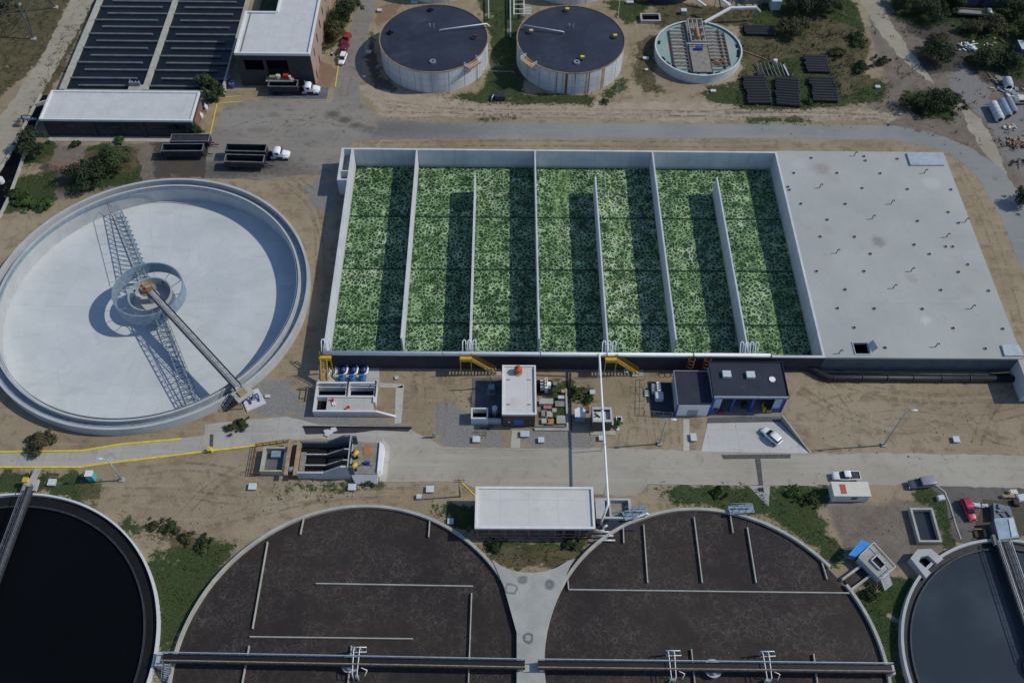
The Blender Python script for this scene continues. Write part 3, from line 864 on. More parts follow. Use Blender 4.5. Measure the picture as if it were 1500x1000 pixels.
ang_ = b.math('MULTIPLY', b.math('ARCTAN2', Xc_[1], Xc_[0]), 24 / (2 * math.pi))
len_ = b.n('ShaderNodeVectorMath', operation='LENGTH')
b.link(sv_.outputs[0], len_.inputs[0])
jr = b.math('MULTIPLY', b.math('PINGPONG', ang_, .5), b.math('MULTIPLY', len_.outputs['Value'], .26))
c = b.mix(b.ramp(jr, .03, .14, .30, 0), c, (.36, .38, .39))
jc = b.math('PINGPONG', len_.outputs['Value'], 5.4)
c = b.mix(b.ramp(jc, .03, .12, .25, 0), c, (.36, .38, .39))
c = stains(b, c, [(100, 400, 3.5, .3, (.40, .42, .42), 2), (330, 330, 3, .3, (.42, .43, .43), 2.5), (120, 560, 3.5, .3, (.40, .42, .42), 2), (300, 480, 2.6, .35, (.38, .39, .39), 1), (60, 470, 3, .25, (.64, .65, .64), 2.4), (270, 300, 2, .3, (.4, .4, .38), 3), (360, 430, 2.4, .25, (.62, .63, .62), 1.5), (200, 560, 2.5, .25, (.42, .43, .43), 3)], -2.7)
st_ = b.math('ADD', b.math('MULTIPLY', ang_, 1.6), b.noise(.3, 3, .6))
c = b.mix(b.math('MULTIPLY', b.ramp(b.noise(1.0, 4, .65, b.mapping((.09, .5, 1), rot=(0, 0, .6))), .52, .72), .45), c, (.42, .43, .43))
c = b.mix(b.ramp(b.noise(.13, 6, .7, dist=1.0), .60, .70, 0, .4), c, (.40, .41, .41))
MATS['clarifier_floor'] = b.done(c, .85, 0, .25)
MB().disc(CL, 32.7, -2.7, 120, -3.8, 3).build('floor', 'clarifier_floor', ck)
MB().ring(CL, 32.15, 32.25, 1.5, 2.15, 160).build('scum_baffle', 'blue_steel', ck)
fw = MB().ring(CL, 7.35, 7.6, .3, 3.4, 64).build('feedwell', 'blue_steel', ck)
m = MB()
for k in range(12):
    a = 2 * math.pi * k / 12 + .1
    ca, sa = math.cos(a), math.sin(a)
    m.bar((CL[0] + 4.8 * ca, CL[1] + 4.8 * sa, .6), (CL[0] + 7.35 * ca, CL[1] + 7.35 * sa, 1.2), .10)
m.build('bracket', 'blue_steel', fw)
iw = MB().ring(CL, 4.45, 4.75, -3.9, 1.7, 48).build('center_well', 'galvanised', ck)
for k in range(8):
    a = 2 * math.pi * (k + .5) / 8
    MB().obox((CL[0] + 4.43 * math.cos(a), CL[1] + 4.43 * math.sin(a)), .06, .22, .2, .8, a).build('port', 'black_opening', iw)
MB().disc(CL, 4.5, -1.0, 40).build('well_floor', 'concrete', iw)
MB().cyl(CL, .75, -3.4, 3.4, 20).build('column', 'galvanised', ck, True)
dr = MB().cyl(CL, 1.35, 3.4, 4.2, 20).build('drive_head', 'rust_orange', ck)
m = MB(); m.obox((CL[0] + .6, CL[1] - .5), .5, .4, 4.2, 4.9, .3); m.obox((CL[0] - .6, CL[1] + .4), .35, .35, 4.2, 4.7, .8)
m.build('motor', 'tan_machine', dr)

def truss_arm(sgn):
    d = Vector((-.47, .883, 0)) * sgn
    nrm = Vector((-d.y, d.x, 0))
    base = Vector((*CL, 0))
    m = MB()
    def pt(r, o, z):
        q = base + d * r + nrm * o
        return (q.x, q.y, z)
    def zf(r):
        return -3.5 + 1.05 * r / 32
    n = 17
    rs = [4.8 + (31.2 - 4.8) * i / n for i in range(n + 1)]
    top = [2.2 if r < 7 else 2.2 - (r - 7) / 24.2 * 2.0 for r in rs]
    for i in range(n):
        r0, r1 = rs[i], rs[i + 1]
        for o in (-.9, .9):
            m.bar(pt(r0, o, zf(r0) + .5), pt(r1, o, zf(r1) + .5), .15)
            m.bar(pt(r0, o * .8, top[i]), pt(r1, o * .8, top[i + 1]), .15)
            m.bar(pt(r0, o, zf(r0) + .5), pt(r1, o * .8, top[i + 1]), .10)
            m.bar(pt(r1, o, zf(r1) + .5), pt(r1, o * .8, top[i + 1]), .10)
        m.bar(pt(r1, -.9, zf(r1) + .5), pt(r1, .9, zf(r1) + .5), .10)
        m.bar(pt(r1, -.72, top[i + 1]), pt(r1, .72, top[i + 1]), .10)
        m.bar(pt(r0, -.72, top[i]), pt(r1, .72, top[i + 1]), .08)
    arm = m.build('scraper_arm', 'blue_steel', ck)
    for i in range(1, n, 1):
        q = MB()
        q.bar(pt(rs[i] - .6, -1.3, zf(rs[i]) + .3), pt(rs[i] + .6, 1.1, zf(rs[i]) + .3), .06, .5)
        q.build('scraper_blade', 'blue_steel', arm)
    s = MB()
    s.bar(pt(8, 1.5, 2.9), pt(31.2, 1.5, 1.9), .09)
    for i in range(3, n + 1, 2):
        s.bar(pt(rs[i], .72, top[i]), pt(rs[i], 1.5, 2.9 - (rs[i] - 8) / 23.2), .07)
    s.build('skimmer_rail', 'dark_steel', arm)
truss_arm(1)
truss_arm(-1)

def walkway(parent, a, c, z, width=1.2, deck='grating', rail='dark_steel', post_step=2.0, rail_h=1.05, girder=.7, girder_mat='dark_steel', rail2=None):
    a, c = Vector((*a, z)), Vector((*c, z))
    d = (c - a).normalized()
    nrm = Vector((-d.y, d.x, 0))
    MB().bar(a, c, width - .1, .07).build('deck', deck, parent)
    for s in (-1, 1):
        g = MB()
        o = nrm * s * width / 2
        lo = Vector((0, 0, -girder / 2))
        g.bar(a + o + lo, c + o + lo, .14, girder)
        g.build('girder', girder_mat, parent)
        r = MB()
        n = int((c - a).length / post_step)
        up = Vector((0, 0, rail_h))
        o2 = nrm * s * (width / 2 + .002)
        r.bar(a + o2 + up, c + o2 + up, .13)
        r.bar(a + o2 + up * .5, c + o2 + up * .5, .06)
        for i in range(n + 1):
            p = a + (c - a) * (i / n) + o2
            r.bar(p, p + up, .07)
        r.build('handrail', (rail2 or rail) if s > 0 else rail, parent)

br = MB().cyl(CL, 1.9, 3.15, 3.35, 20)
brp = br.build('bridge_platform', 'grey_steel', ck)
e0 = Vector(G(352, 572, 3.0))
dirb = (e0 - Vector(CL)).normalized()
st = Vector(CL) + dirb * 1.0
walkway(ck, st, Vector(CL) + dirb * 35.4, 3.55, 1.35, 'deck_grey', 'dark_steel')
pe = Vector(CL) + dirb * 36.6
ang = math.atan2(dirb.y, dirb.x)
ep = MB().obox(pe, 1.5, 1.9, 2.9, 3.1, ang).build('end_platform', 'rim_concrete', ck)
MB().obox(pe, .7, .8, 3.1, 3.5, ang).build('cabinet', 'tan_machine', ep)
m = MB()
for a_, b_ in ((-1, -1), (1, -1), (-1, 1), (1, 1)):
    q = pe + Vector((math.cos(ang) * a_ * 1.2 - math.sin(ang) * b_ * 1.5, math.sin(ang) * a_ * 1.2 + math.cos(ang) * b_ * 1.5))
    m.box(q.x - .12, q.x + .12, q.y - .12, q.y + .12, 0, 2.9)
m.build('post', 'grey_steel', ep)

pp = thing('pipe_pad', 'white slab with two bent blue pipes beside the clarifier bridge end', 'pad', (*G(368, 583), 0))
q = [G(*p, .3) for p in ((352, 579), (378, 568), (390, 590), (362, 602))]
MB().prism(q, .0, .3).build('slab', 'pale_concrete', pp)
for k, (px, py) in enumerate(((362, 586), (374, 582))):
    x, y = G(px, py, .6)
    path = [(x - .9, y - .7, .45), (x - .3, y + .5, .75), (x + .3, y + .7, .9), (x + .7, y + .1, .8), (x + .9, y - .8, .45)]
    MB().tube(path, .17, 8).build('bent_pipe', 'motor_blue', pp, True)

def stair(name, label, cat, a, c, z0, z1, width, steps, step_mat, rail_mat, group=None):
    """flight of steps from ground point a up to point c"""
    t = thing(name, label, cat, (*a, 0), group=group)
    a, c = Vector((*a, z0)), Vector((*c, z1))
    d = Vector((c.x - a.x, c.y - a.y, 0)).normalized()
    nrm = Vector((-d.y, d.x, 0))
    for s in (-1, 1):
        MB().bar(a + nrm * s * width / 2, c + nrm * s * width / 2, .08, .28).build('stringer', rail_mat, t)
        r = MB()
        up = Vector((0, 0, 1))
        r.bar(a + nrm * s * (width / 2 + .05) + up, c + nrm * s * (width / 2 + .05) + up, .09)
        for i in range(5):
            p = a + (c - a) * i / 4 + nrm * s * (width / 2 + .05)
            r.bar(p, p + up, .07)
        r.build('handrail', rail_mat, t)
    m = MB()
    for i in range(steps):
        p = a + (c - a) * ((i + .6) / steps)
        m.bar(p - nrm * width / 2 * .92, p + nrm * width / 2 * .92, .30, .05)
    m.build('treads', step_mat, t)
    return t
stair('stair', 'grey steel stair climbing the wall of the empty clarifier', 'stair', G(328, 600), G(342, 580, 2.8), 0.1, 2.8, 1.1, 9, 'galvanised', 'dark_steel')

# ------------------------------------------------------------ round aeration tanks and dark clarifiers near the camera
LC, LR = (-25.5, 47.6), 30.9
RC, RR = (37.4, 48.1), 30.1
def baffle(parent, px0, px1, z=.85, w=.2):
    a, c = G(*px0, z), G(*px1, z)
    MB().bar((*a, z / 2 + .1), (*c, z / 2 + .1), w, z).build('baffle', 'rim_concrete', parent)
ta = thing('aeration_tank', 'round tank of dark brown sludge joined to the Y shaped slab, with no settling shed at its rim', 'tank', (*LC, 0))
ta['label'] = 'round dark brown sludge tank whose baffles form an open square of lines'
MB().ring(LC, LR - .55, LR, 0, 1.15, 200).build('rim_wall', 'rim_concrete', ta)
MB().disc(LC, LR - .5, .42, 160).build('sludge', 'sludge_water', ta)
for a, c in (((392, 793), (370, 920)), ((463, 854), (693, 858)), ((691, 868), (686, 1010)), ((366, 932), (605, 935)), ((445, 758), (440, 782)), ((630, 757), (628, 786)), ((365, 945), (353, 1010)), ((515, 945), (509, 1010))):
    baffle(ta, a, c)
tb = thing('aeration_tank', 'round dark brown sludge tank crossed by one long baffle with shorter ones above it', 'tank', (*RC, 0))
MB().ring(RC, RR - .55, RR, 0, 1.15, 200, R(38), R(360 + 30)).build('rim_wall', 'rim_concrete', tb)
MB().disc(RC, RR - .5, .42, 160).build('sludge', 'sludge_water', tb)
for a, c in (((913, 768), (914, 795)), ((943, 768), (949, 853)), ((1017, 757), (1029, 853)), ((1070, 754), (1074, 780)), ((1095, 772), (1108, 853)), ((833, 863), (1246, 868)), ((832, 849), (833, 862)), ((1204, 822), (1212, 848)), ((1013, 950), (1019, 1010)), ((1192, 957), (1199, 1010))):
    baffle(tb, a, c)
# effluent chute leaving the right-hand tank
m = MB()
for a, c in (((1234, 848), (1260, 829)), ((1247, 863), (1288, 833))):
    m.bar((*G(*a, 1.1), .58), (*G(*c, 1.1), .58), .4, 1.15)
m.build('chute_wall', 'rim_concrete', tb)
MB().prism([G(*p, .3) for p in ((1236, 850), (1262, 831), (1283, 834), (1247, 861))], 0, .40).build('chute_bed', 'sludge_water', tb)

ys = thing('slab_walkway', 'Y shaped grey concrete slab with dark ring stains between the two brown sludge tanks', 'walkway', (5.5, 55, 0))
yp = [(721, 819), (735, 829), (750, 835), (766, 838), (782, 838.5), (800, 836), (815, 831), (834, 820), (842, 818), (835, 829), (828, 845), (798, 926), (798, 1030), (757, 1030), (757, 926), (738, 858), (725, 828)]
b = NB('stained_slab')
c = b.mix(b.ramp(b.noise(.3, 5, .6), .3, .7), (.33, .33, .31), (.41, .41, .38))
c = b.mix(b.ramp(b.noise(.16, 5, .65, dist=.6), .5, .72, 0, .65), c, (.24, .255, .26))
for (px, py, rr_, wd, am) in ((748, 862, .95, .22, .7), (774, 934, .75, .3, .85), (766, 849, .45, .5, .7), (805, 856, .5, .55, .75)):
    x, y = G(px, py, 1.3)
    nd = b.n('ShaderNodeVectorMath', operation='DISTANCE')
    b.link(b.co, nd.inputs[0]); nd.inputs[1].default_value = (x, y, 1.3)
    d = b.math('ADD', nd.outputs['Value'], b.math('MULTIPLY', b.math('SUBTRACT', b.noise(.8, 4, .7), .5), 1.5))
    d = b.math('ABSOLUTE', b.math('SUBTRACT', d, rr_))
    c = b.mix(b.ramp(d, wd * .3, wd * 1.3, am, 0), c, (.10, .10, .105))
MATS['stained_slab'] = b.done(c, .9, 0, .2)
pts = [G(*p, 1.3) for p in yp]
MB().prism(pts, 1.0, 1.3).build('slab', 'stained_slab', ys)
inner = [G(*p, 1.0) for p in ((745, 862), (760, 842), (800, 842), (822, 842), (792, 926), (792, 1030), (763, 1030), (763, 926))]
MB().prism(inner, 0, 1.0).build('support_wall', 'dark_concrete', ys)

def mixer(px, label, frame):
    x, y = G(*px, 1.6)
    t = thing('mixer', label, 'mixer', (x, y, 0), group='mixers along the tank bridges')
    if frame:
        m = MB()
        for dx in (-1.0, 1.0):
            m.tube([(x + dx * .4, y - 2.6, .4), (x + dx * .4, y - 2.2, 3.2), (x + dx * .5, y + 1.6, 3.4), (x + dx * .5, y + 2.3, 3.0), (x + dx * .5, y + 2.4, .5)], .09, 6)
        m.tube([(x - .9, y + 2.3, 3.1), (x + 1.6, y + 2.3, 3.1), (x + 1.7, y + 1.5, 3.1), (x - .9, y + 1.4, 3.1)], .09, 6)
        m.tube([(x + 1.0, y - 1.2, 3.2), (x + 2.0, y - 1.5, 2.8), (x + 1.6, y - 2.3, 2.2)], .09, 6)
        m.build('pipe_frame', 'white_paint', t, True)
        MB().cyl((x + .2, y - 2.2), .35, .3, 1.6, 12).build('motor', 'grey_steel', t)
    else:
        MB().cyl((x, y), 1.6, 1.35, 1.5, 28).build('platform_disc', 'galvanised', t)
        MB().cyl((x, y), .22, .2, 1.34, 10).build('shaft', 'dark_steel', t)
        MB().cyl((x, y - .9), .35, 1.51, 2.1, 12).build('motor', 'grey_steel', t)
    return t
def bridge(name, label, a, c, z, group=None, **kw):
    mid = ((a[0] + c[0]) / 2, (a[1] + c[1]) / 2, 0)
    t = thing(name, label, 'bridge', mid, group=group)
    walkway(t, a, c, z, **kw)
    return t
kw = dict(width=1.35, deck='black_pipe', rail='wood', post_step=1.6, girder=.6, rail2='galvanised')
a_, c_ = G(238, 963, 2.6), G(769, 973, 2.6)
bl = bridge('tank_bridge', 'long narrow walkway bridge with pale rails over the brown tank left of the Y slab', a_, c_, 2.6, 'walkway bridges over the sludge tanks', **kw)
m = MB(); m.box(a_[0] - 1.2, a_[0] + .3, a_[1] - 1.2, a_[1] + 1.2, 0, 2.2); m.build('end_pier', 'concrete', bl)
MB().box(c_[0] - 1.0, c_[0] - .3, c_[1] - .8, c_[1] + .8, 1.302, 2.2).build('end_pier', 'concrete', bl)
a_, c_ = G(788, 973, 2.6), G(1307, 979, 2.6)
bl = bridge('tank_bridge', 'long narrow walkway bridge with pale rails over the brown tank with the single long baffle', a_, c_, 2.6, 'walkway bridges over the sludge tanks', **kw)
MB().box(a_[0] + .3, a_[0] + 1.0, a_[1] - .8, a_[1] + .8, 1.302, 2.2).build('end_pier', 'concrete', bl)
MB().box(c_[0] - .4, c_[0] + .6, c_[1] - .8, c_[1] + .8, 0, 2.2).build('end_pier', 'concrete', bl)
for px, lab in (((513, 971), 'round grey mixer platform under the bridge beside the Y slab tank square of baffles'), ((1045, 978), 'round grey mixer platform under the bridge between two white pipe frames')):
    mixer(px, lab, False)
for px, lab in (((523, 971), 'white bent pipe frame straddling the bridge of the tank with open square baffles'), ((983, 976), 'white pipe frame with wide loops straddling the bridge nearer the Y slab'), ((1121, 977), 'thin grey pipe frame on the bridge between the round platform and the rim')):
    mixer(px, lab, True)
t = stair('stair', 'small steel stair at the outer end of the bridge between black water and brown sludge', 'stair', G(244, 998, 0), G(246, 972, 2.4), .1, 2.4, 1.2, 8, 'galvanised', 'grey_steel')

DC, DR = (-90.87, 48.97), 31.6
td = thing('settling_tank', 'round settling tank of black water with a pale rim and a lattice bridge', 'clarifier', (*DC, 0))
MB().ring(DC, DR - .36, DR, 0, 1.2, 200).build('rim_wall', 'bright_concrete', td)
MB().ring(DC, DR - 2.4, DR - .38, 0, .45, 200).build('launder', 'black_opening', td)
MB().ring(DC, DR - 2.75, DR - 2.42, 0, .8, 200).build('weir', 'dark_steel', td)
MB().disc(DC, DR - 2.5, .36, 120).build('water', 'black_water', td)
MB().cyl(DC, 3.3, .2, 1.6, 40).build('center_drum', 'old_concrete', td)
a_ = G(44, 712, 1.8)
walkway(td, a_, (DC[0] - .2, DC[1] + 2), 1.9, 1.4, 'grating', 'dull_zinc', 1.5, 1.05, .6)
MB().obox((a_[0], a_[1] + .3), 1.3, 1.2, 1.2, 1.9, 0).build('bridge_landing', 'rim_concrete', td)
m = MB(); m.box(a_[0] - 1.6, a_[0] - .6, a_[1] + .7, a_[1] + 1.7, 1.25, 2.3); m.build('drive_box', 'yellow_paint', td)
t = thing('foot_ramp', 'narrow pale ramp from the yellow kerbed path to the black water tank bridge', 'ramp', (*G(54, 690), 0))
p0, p1 = (*G(56, 686, .1), .1), (*G(45, 709, 1.7), 1.7)
MB().bar(p0, p1, 1.3, .2).build('deck', 'rim_concrete', t)
m = MB(); m.bar((p1[0] - .2, p1[1] + .3, 0), (p1[0] - .2, p1[1] + .3, 1.6), .3); m.build('post', 'old_concrete', t)

EC, ER = (93.95, 48.14), 23.8
te = thing('settling_tank', 'round settling tank of slate blue water beside the crimson car', 'clarifier', (*EC, 0))
MB().ring(EC, ER - .5, ER, 0, 1.5, 160).build('rim_wall', 'concrete', te)
MB().ring(EC, ER - 1.7, ER - .52, 0, .7, 160).build('launder', 'trailer_black', te)
MB().ring(EC, ER - 2.0, ER - 1.72, 0, 1.1, 160).build('weir', 'dark_steel', te)
MB().disc(EC, ER - 1.75, .55, 120).build('water', 'slate_water', te)
MB().cyl(EC, 2.6, .2, 1.8, 32).build('center_drum', 'old_concrete', te)
a_ = G(1468, 793, 2.2)
walkway(te, a_, (EC[0] + .1, EC[1] + 1), 2.3, 2.2, 'dark_steel', 'grey_steel', 1.5, 1.05, .8, 'dark_steel')
MB().obox((a_[0], a_[1] + .4), 1.5, 1.0, 1.5, 2.3, 0).build('bridge_landing', 'wood_grey', te)
# inlet box
t = thing('inlet_box', 'small U shaped concrete inlet box on the rim of the slate blue tank', 'chamber', (*G(1352, 828), 0))
outer = [G(*p, 1.9) for p in ((1335, 818), (1342, 806), (1362, 804), (1380, 820), (1372, 826), (1360, 814), (1348, 815), (1345, 824), (1360, 842), (1352, 838))]
q = [G(*p, 1.9) for p in ((1334, 817), (1344, 804), (1364, 803), (1382, 818), (1373, 825), (1360, 813), (1349, 815), (1346, 822), (1364, 838), (1357, 846))]
MB().prism(q, 0, 1.9).build('wall', 'concrete', t)
MB().prism([G(*p, .6) for p in ((1349, 824), (1351, 818), (1361, 817), (1374, 829), (1366, 838))], 0, .6).build('water', 'black_water', t)

# valve stands on the upper rim of the right-hand brown tank
for px, lab, hz in (((930, 752), 'valve frame with a white bent pipe on the brown tank rim by the drain basin', 1), ((1085, 747), 'grey grated valve platform on the top rim of the brown tank', 0)):
    x, y = G(*px, 1.2)
    t = thing('valve_stand', lab, 'valve stand', (x, y, 0), group='valve stands on the brown tank rim')
    m = MB()
    m.obox((x, y), 2.4, .9, 1.6, 1.75, .1 if not hz else .35)
    for dx in (-1.8, 0, 1.8):
        m.box(x + dx - .08, x + dx + .08, y - .5, y - .35, 0, 1.6); m.box(x + dx - .08, x + dx + .08, y + .35, y + .5, 0, 1.6)
    m.build('platform', 'blue_steel', t)
    m = MB()
    for dx in (-1.9, -.6, .7, 1.9):
        m.box(x + dx - .05, x + dx + .05, y - .75, y - .65, 1.75, 2.8); m.box(x + dx - .05, x + dx + .05, y + .65, y + .75, 1.75, 2.8)
    m.bar((x - 1.9, y - .7, 2.8), (x + 1.9, y - .7, 2.8), .08); m.bar((x - 1.9, y + .7, 2.8), (x + 1.9, y + .7, 2.8), .08)
    m.build('handrail', 'grey_steel', t)
    for dx in (-1.2, .1, 1.2):
        MB().cyl((x + dx, y), .2, 1.76, 2.5, 10).build('valve', 'grey_steel', t)
    if hz:
        MB().tube([(x - .6, y - 1.3, .6), (x - .3, y - 1.2, 1.8), (x + .8, y - .9, 2.2), (x + 2.2, y - .4, 2.2), (x + 2.5, y - .5, 1.8)], .2, 8).build('bent_pipe', 'white_paint', t, True)

# ------------------------------------------------------------ baffled contact basin at the top
bz = 2.0
cb = thing('contact_basin', 'long basin of near black water with rows of staggered baffles beside the white roofed buildings', 'basin', (-94.5, 225, 0))
x0, xm, x1, yb, yt = -114.8, -94.0, -74.0, 196.5, 262.0
MB().box(x0 - 1.5, x0, yb, yt, 0, bz).build('wall', 'rim_concrete', cb)
MB().box(x1, x1 + .45, yb, yt, 0, bz).build('wall', 'rim_concrete', cb)
MB().box(x0, x1, yb - .5, yb, 0, bz).build('wall', 'old_concrete', cb)
MB().box(x0 - 1.5, x1 + .45, yt, yt + .5, 0, bz).build('wall', 'old_concrete', cb)
MB().box(xm - .7, xm + .7, yb, yt, 0, bz + .1).build('central_walkway', 'rim_concrete', cb)
MB().sheet([(x0, yb), (x1, yb), (x1, yt), (x0, yt)], 1.40).build('water', 'bed_water', cb)
for k, py in enumerate((482, 440, 393, 352, 312, 270, 230, 190, 150, 112, 75, 38, 5, -30, -66, -104, -142)):
    y = G(200, py / 3.847, bz - .2)[1]
    if y > yt - 1: break
    for side in (0, 1):
        from_outer = (k % 2 == 1)
        if side == 0:
            a, c = (x0, xm - 3.2) if from_outer else (x0 + 2.9, xm - .7)
        else:
            a, c = (xm + 3.2, x1) if from_outer else (xm + .7, x1 - 2.6)
        m = MB(); m.box(a, c, y - .30, y + .30, 1.0, bz - .22)
        m.build('baffle', 'dark_steel' if False else 'old_baffle' if 'old_baffle' in MATS else plain('old_baffle', (.13, .135, .145), .8, var=.25, scale=.5, streak=.5), cb)
t = thing('valve_stand', 'small pale valve stand on the end of the contact basin walkway', 'valve stand', (*G(200, 126), 0))
x, y = G(199, 124, 2)
m = MB(); m.box(x - 1.4, x + 1.4, y - .8, y - .6, 2.1, 3.2); m.box(x - 1.4, x - 1.2, y - .6, y + .6, 2.1, 3.2); m.build('handrail', 'grey_steel', t)
MB().box(x - 1.6, x + 2.2, y - 2.6, y - .2, 0, 2.09).build('landing', 'rim_concrete', t)
for dx in (-.7, .2, 1.0):
    MB().cyl((x + dx, y), .22, 2.1, 3.0, 10).build('valve', 'galvanised', t)

# ------------------------------------------------------------ flat-roofed buildings
def flat_building(name, label, fp, h, wall, roof, parapet='parapet', pw=.45, ph=.35, over=0.0):
    """fp = x0, x1, y0, y1; returns the root"""
    x0, x1, y0, y1 = fp
    t = thing(name, label, 'building', ((x0 + x1) / 2, (y0 + y1) / 2, 0))
    MB().box(x0, x1, y0, y1, 0, h - .3).build('wall', wall, t)
    a, b_, c, d = x0 - over, x1 + over, y0 - over, y1 + over
    rf = MB().box(a + .02, b_ - .02, c + .02, d - .02, h - .298, h).build('roof', roof, t)
    m = MB()
    m.box(a, b_, c, c + pw, h + .002, h + ph); m.box(a, b_, d - pw, d, h + .002, h + ph); m.box(a, a + pw, c + pw, d - pw, h + .002, h + ph); m.box(b_ - pw, b_, c + pw, d - pw, h + .002, h + ph)
    m.build('parapet', parapet, rf)
    return t

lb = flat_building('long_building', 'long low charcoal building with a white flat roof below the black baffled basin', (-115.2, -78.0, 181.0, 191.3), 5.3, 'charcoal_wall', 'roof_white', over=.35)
for x in (-103.0, -90.5):
    MB().box(x - .35, x + .35, 180.55, 181.0, 0, 5.0).build('pilaster', 'charcoal_wall', lb)
for x, w_ in ((-109, 1.4), (-99, 3.0), (-93.5, 1.2), (-85, 3.2), (-81, 1.2)):
    wn = MB().box(x - w_, x + w_, 180.9, 180.998, 2.6, 4.0).build('window', 'glass', lb)
    m = MB(); m.box(x - w_ - .1, x + w_ + .1, 180.86, 180.995, 4.0, 4.1); m.box(x - w_ - .1, x + w_ + .1, 180.8, 180.995, 2.5, 2.6); m.build('frame', 'dark_steel', wn)
dn = MB().box(-106.8, -105.4, 180.9, 180.998, .1, 2.3).build('door', 'dark_steel', lb)
MB().box(-78.0, -77.9, 183, 190.5, .2, 3.4).build('gate', 'brick', lb)
MB().box(-115, -78, 178.9, 180.5, .01, .12).build('plinth', 'rim_concrete', lb)
for k, (px, py) in enumerate(((290, 164), (299, 160), (292, 172))):
    x, y = G(px, py)
    t = thing('pump', ('blue and white pump nearest the gate of the long white roofed building', 'blue pump set furthest out from the long white roofed building', 'small blue pump with a bent pipe by the building corner shrub')[k], 'pump', (x, y, 0), group='pumps beside the long building')
    MB().box(x - .9, x + .9, y - .5, y + .5, 0, .25).build('base', 'old_concrete', t)
    MB().tube([(x - .8, y, .8), (x + .3, y, .8)], .45, 12).build('motor', 'motor_blue', t)
    MB().cyl((x + .65, y), .5, .25, 1.15, 12).build('casing', 'white_paint', t)
    MB().tube([(x + .65, y, 1.1), (x + .65, y, 1.8), (x + .9, y - .9, 1.9), (x + .9, y - 1.1, .2)], .14, 8).build('pipe', 'white_paint', t, True)

bb = thing('process_building', 'tall L shaped building with white roof, dark open front and rose brick side', 'building', (-59.6, 214, 0))
bx0, bx1, by0, bynotch, bxn, byt, bh = -69.5, -50.0, 201.0, 218.8, -61.2, 246.0, 9.7
m = MB()
m.box(bx0, bx0 + .5, by0 + .5, bynotch, 0, bh); m.box(bx0 + .5, bxn, bynotch - .5, bynotch, 0, bh); m.box(bxn, bxn + .5, bynotch, byt, 0, bh)
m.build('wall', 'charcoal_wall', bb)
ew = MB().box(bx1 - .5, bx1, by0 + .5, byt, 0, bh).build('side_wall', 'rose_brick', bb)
MB().box(bxn + .5, bx1 - .5, byt - .5, byt, 0, bh).build('rear_wall', 'charcoal_wall', bb)
for y in (206, 212, 218, 224, 230):
    MB().box(bx1 + .001, bx1 + .06, y, y + .9, 5.6, 8.0).build('window', 'glass', ew)
for y in (204, 210):
    MB().box(bx1 + .001, bx1 + .06, y, y + 1.0, .1, 2.4).build('door', 'dark_steel', ew)
# open front: piers, beams, ledge and back wall
for a, c in ((bx0, -67.6), (-62.6, -61.8), (-56.2, -55.2), (-50.9, bx1)):
    MB().box(a, c, by0, by0 + .5, 0, bh).build('pier', 'charcoal_wall', bb)
for a, c in ((-67.6, -62.6), (-61.8, -56.2), (-55.2, -50.9)):
    MB().box(a, c, by0 + .03, by0 + .47, 8.3, bh).build('beam', 'charcoal_wall', bb)
MB().box(-55.2, -50.9, by0 + .05, by0 + .4, 0, 8.3).build('front_panel', 'charcoal_wall', bb)
MB().box(-67.6, -62.6, by0 + .05, by0 + .4, 0, 5.0).build('front_panel', 'charcoal_wall', bb)
MB().box(bx0 + .5, bx1 - .5, by0 + 7, by0 + 7.4, 0, bh - .5).build('inner_wall', 'charcoal_wall', bb)
MB().box(-62.5, -55.3, by0 - 1.8, by0 + .05, 2.7, 3.0).build('ledge', 'old_concrete', bb)
rf = MB().prism([(bx0, by0), (bx1, by0), (bx1, byt), (bxn, byt), (bxn, bynotch), (bx0, bynotch)], bh + .002, bh + .25).build('roof', 'roof_white', bb)
m = MB()
for a in ((bx0, bx1, by0, by0 + .5), (bx1 - .5, bx1, by0 + .5, byt), (bx0, bx0 + .5, by0 + .5, bynotch), (bx0 + .5, bxn, bynotch - .5, bynotch), (bxn, bxn + .5, bynotch, byt)):
    m.box(*a, bh + .252, bh + .75)
m.build('parapet', 'parapet', rf)
m = MB(); m.box(bx0 + 1.5, bx0 + 1.65, by0 + .5, bynotch - .5, bh + .252, bh + .5); m.build('roof_seam', 'trailer_rim', rf)
MB().box(bx0 + .6, bxn - .1, bynotch + .05, byt, 0, 3.0).build('courtyard_roof', 'leaf_dark', bb)
m = MB()
for k in range(3):
    m.box(bx0 + 1.0 + k * 2.2, bx0 + 2.6 + k * 2.2, bynotch + 7.5, bynotch + 9, 3.0, 3.7)
m.build('roof_unit', 'pale_lid', bb)
MB().box(-62, -46.5, 195.6, 200.4, .03, .12).build('loading_slab', 'dark_concrete', bb)
MB().box(-62, -46.4, 195.3, 195.59, .02, .15).build('slab_edge', 'old_concrete', bb)
t = thing('sludge_press', 'tan machine with a red drive on the ledge of the tall building front', 'machine', (-59, 200.2, 3.0))
MB().box(-61.8, -55.9, 199.6, 200.6, 3.0, 3.25).build('frame', 'tan_machine', t)
MB().tube([(-61.4, 200.1, 3.7), (-58.7, 200.1, 3.7)], .42, 12).build('drum', 'tan_machine', t)
MB().cyl((-59.2, 200.2), .6, 3.25, 4.3, 14).build('wheel_housing', 'cream', t)
MB().box(-57.8, -56.5, 199.6, 200.7, 3.25, 4.5).build('drive', 'tool_red', t)
MB().cyl((-56.1, 199.9), .35, 3.25, 4.2, 12).build('motor', 'cream', t)
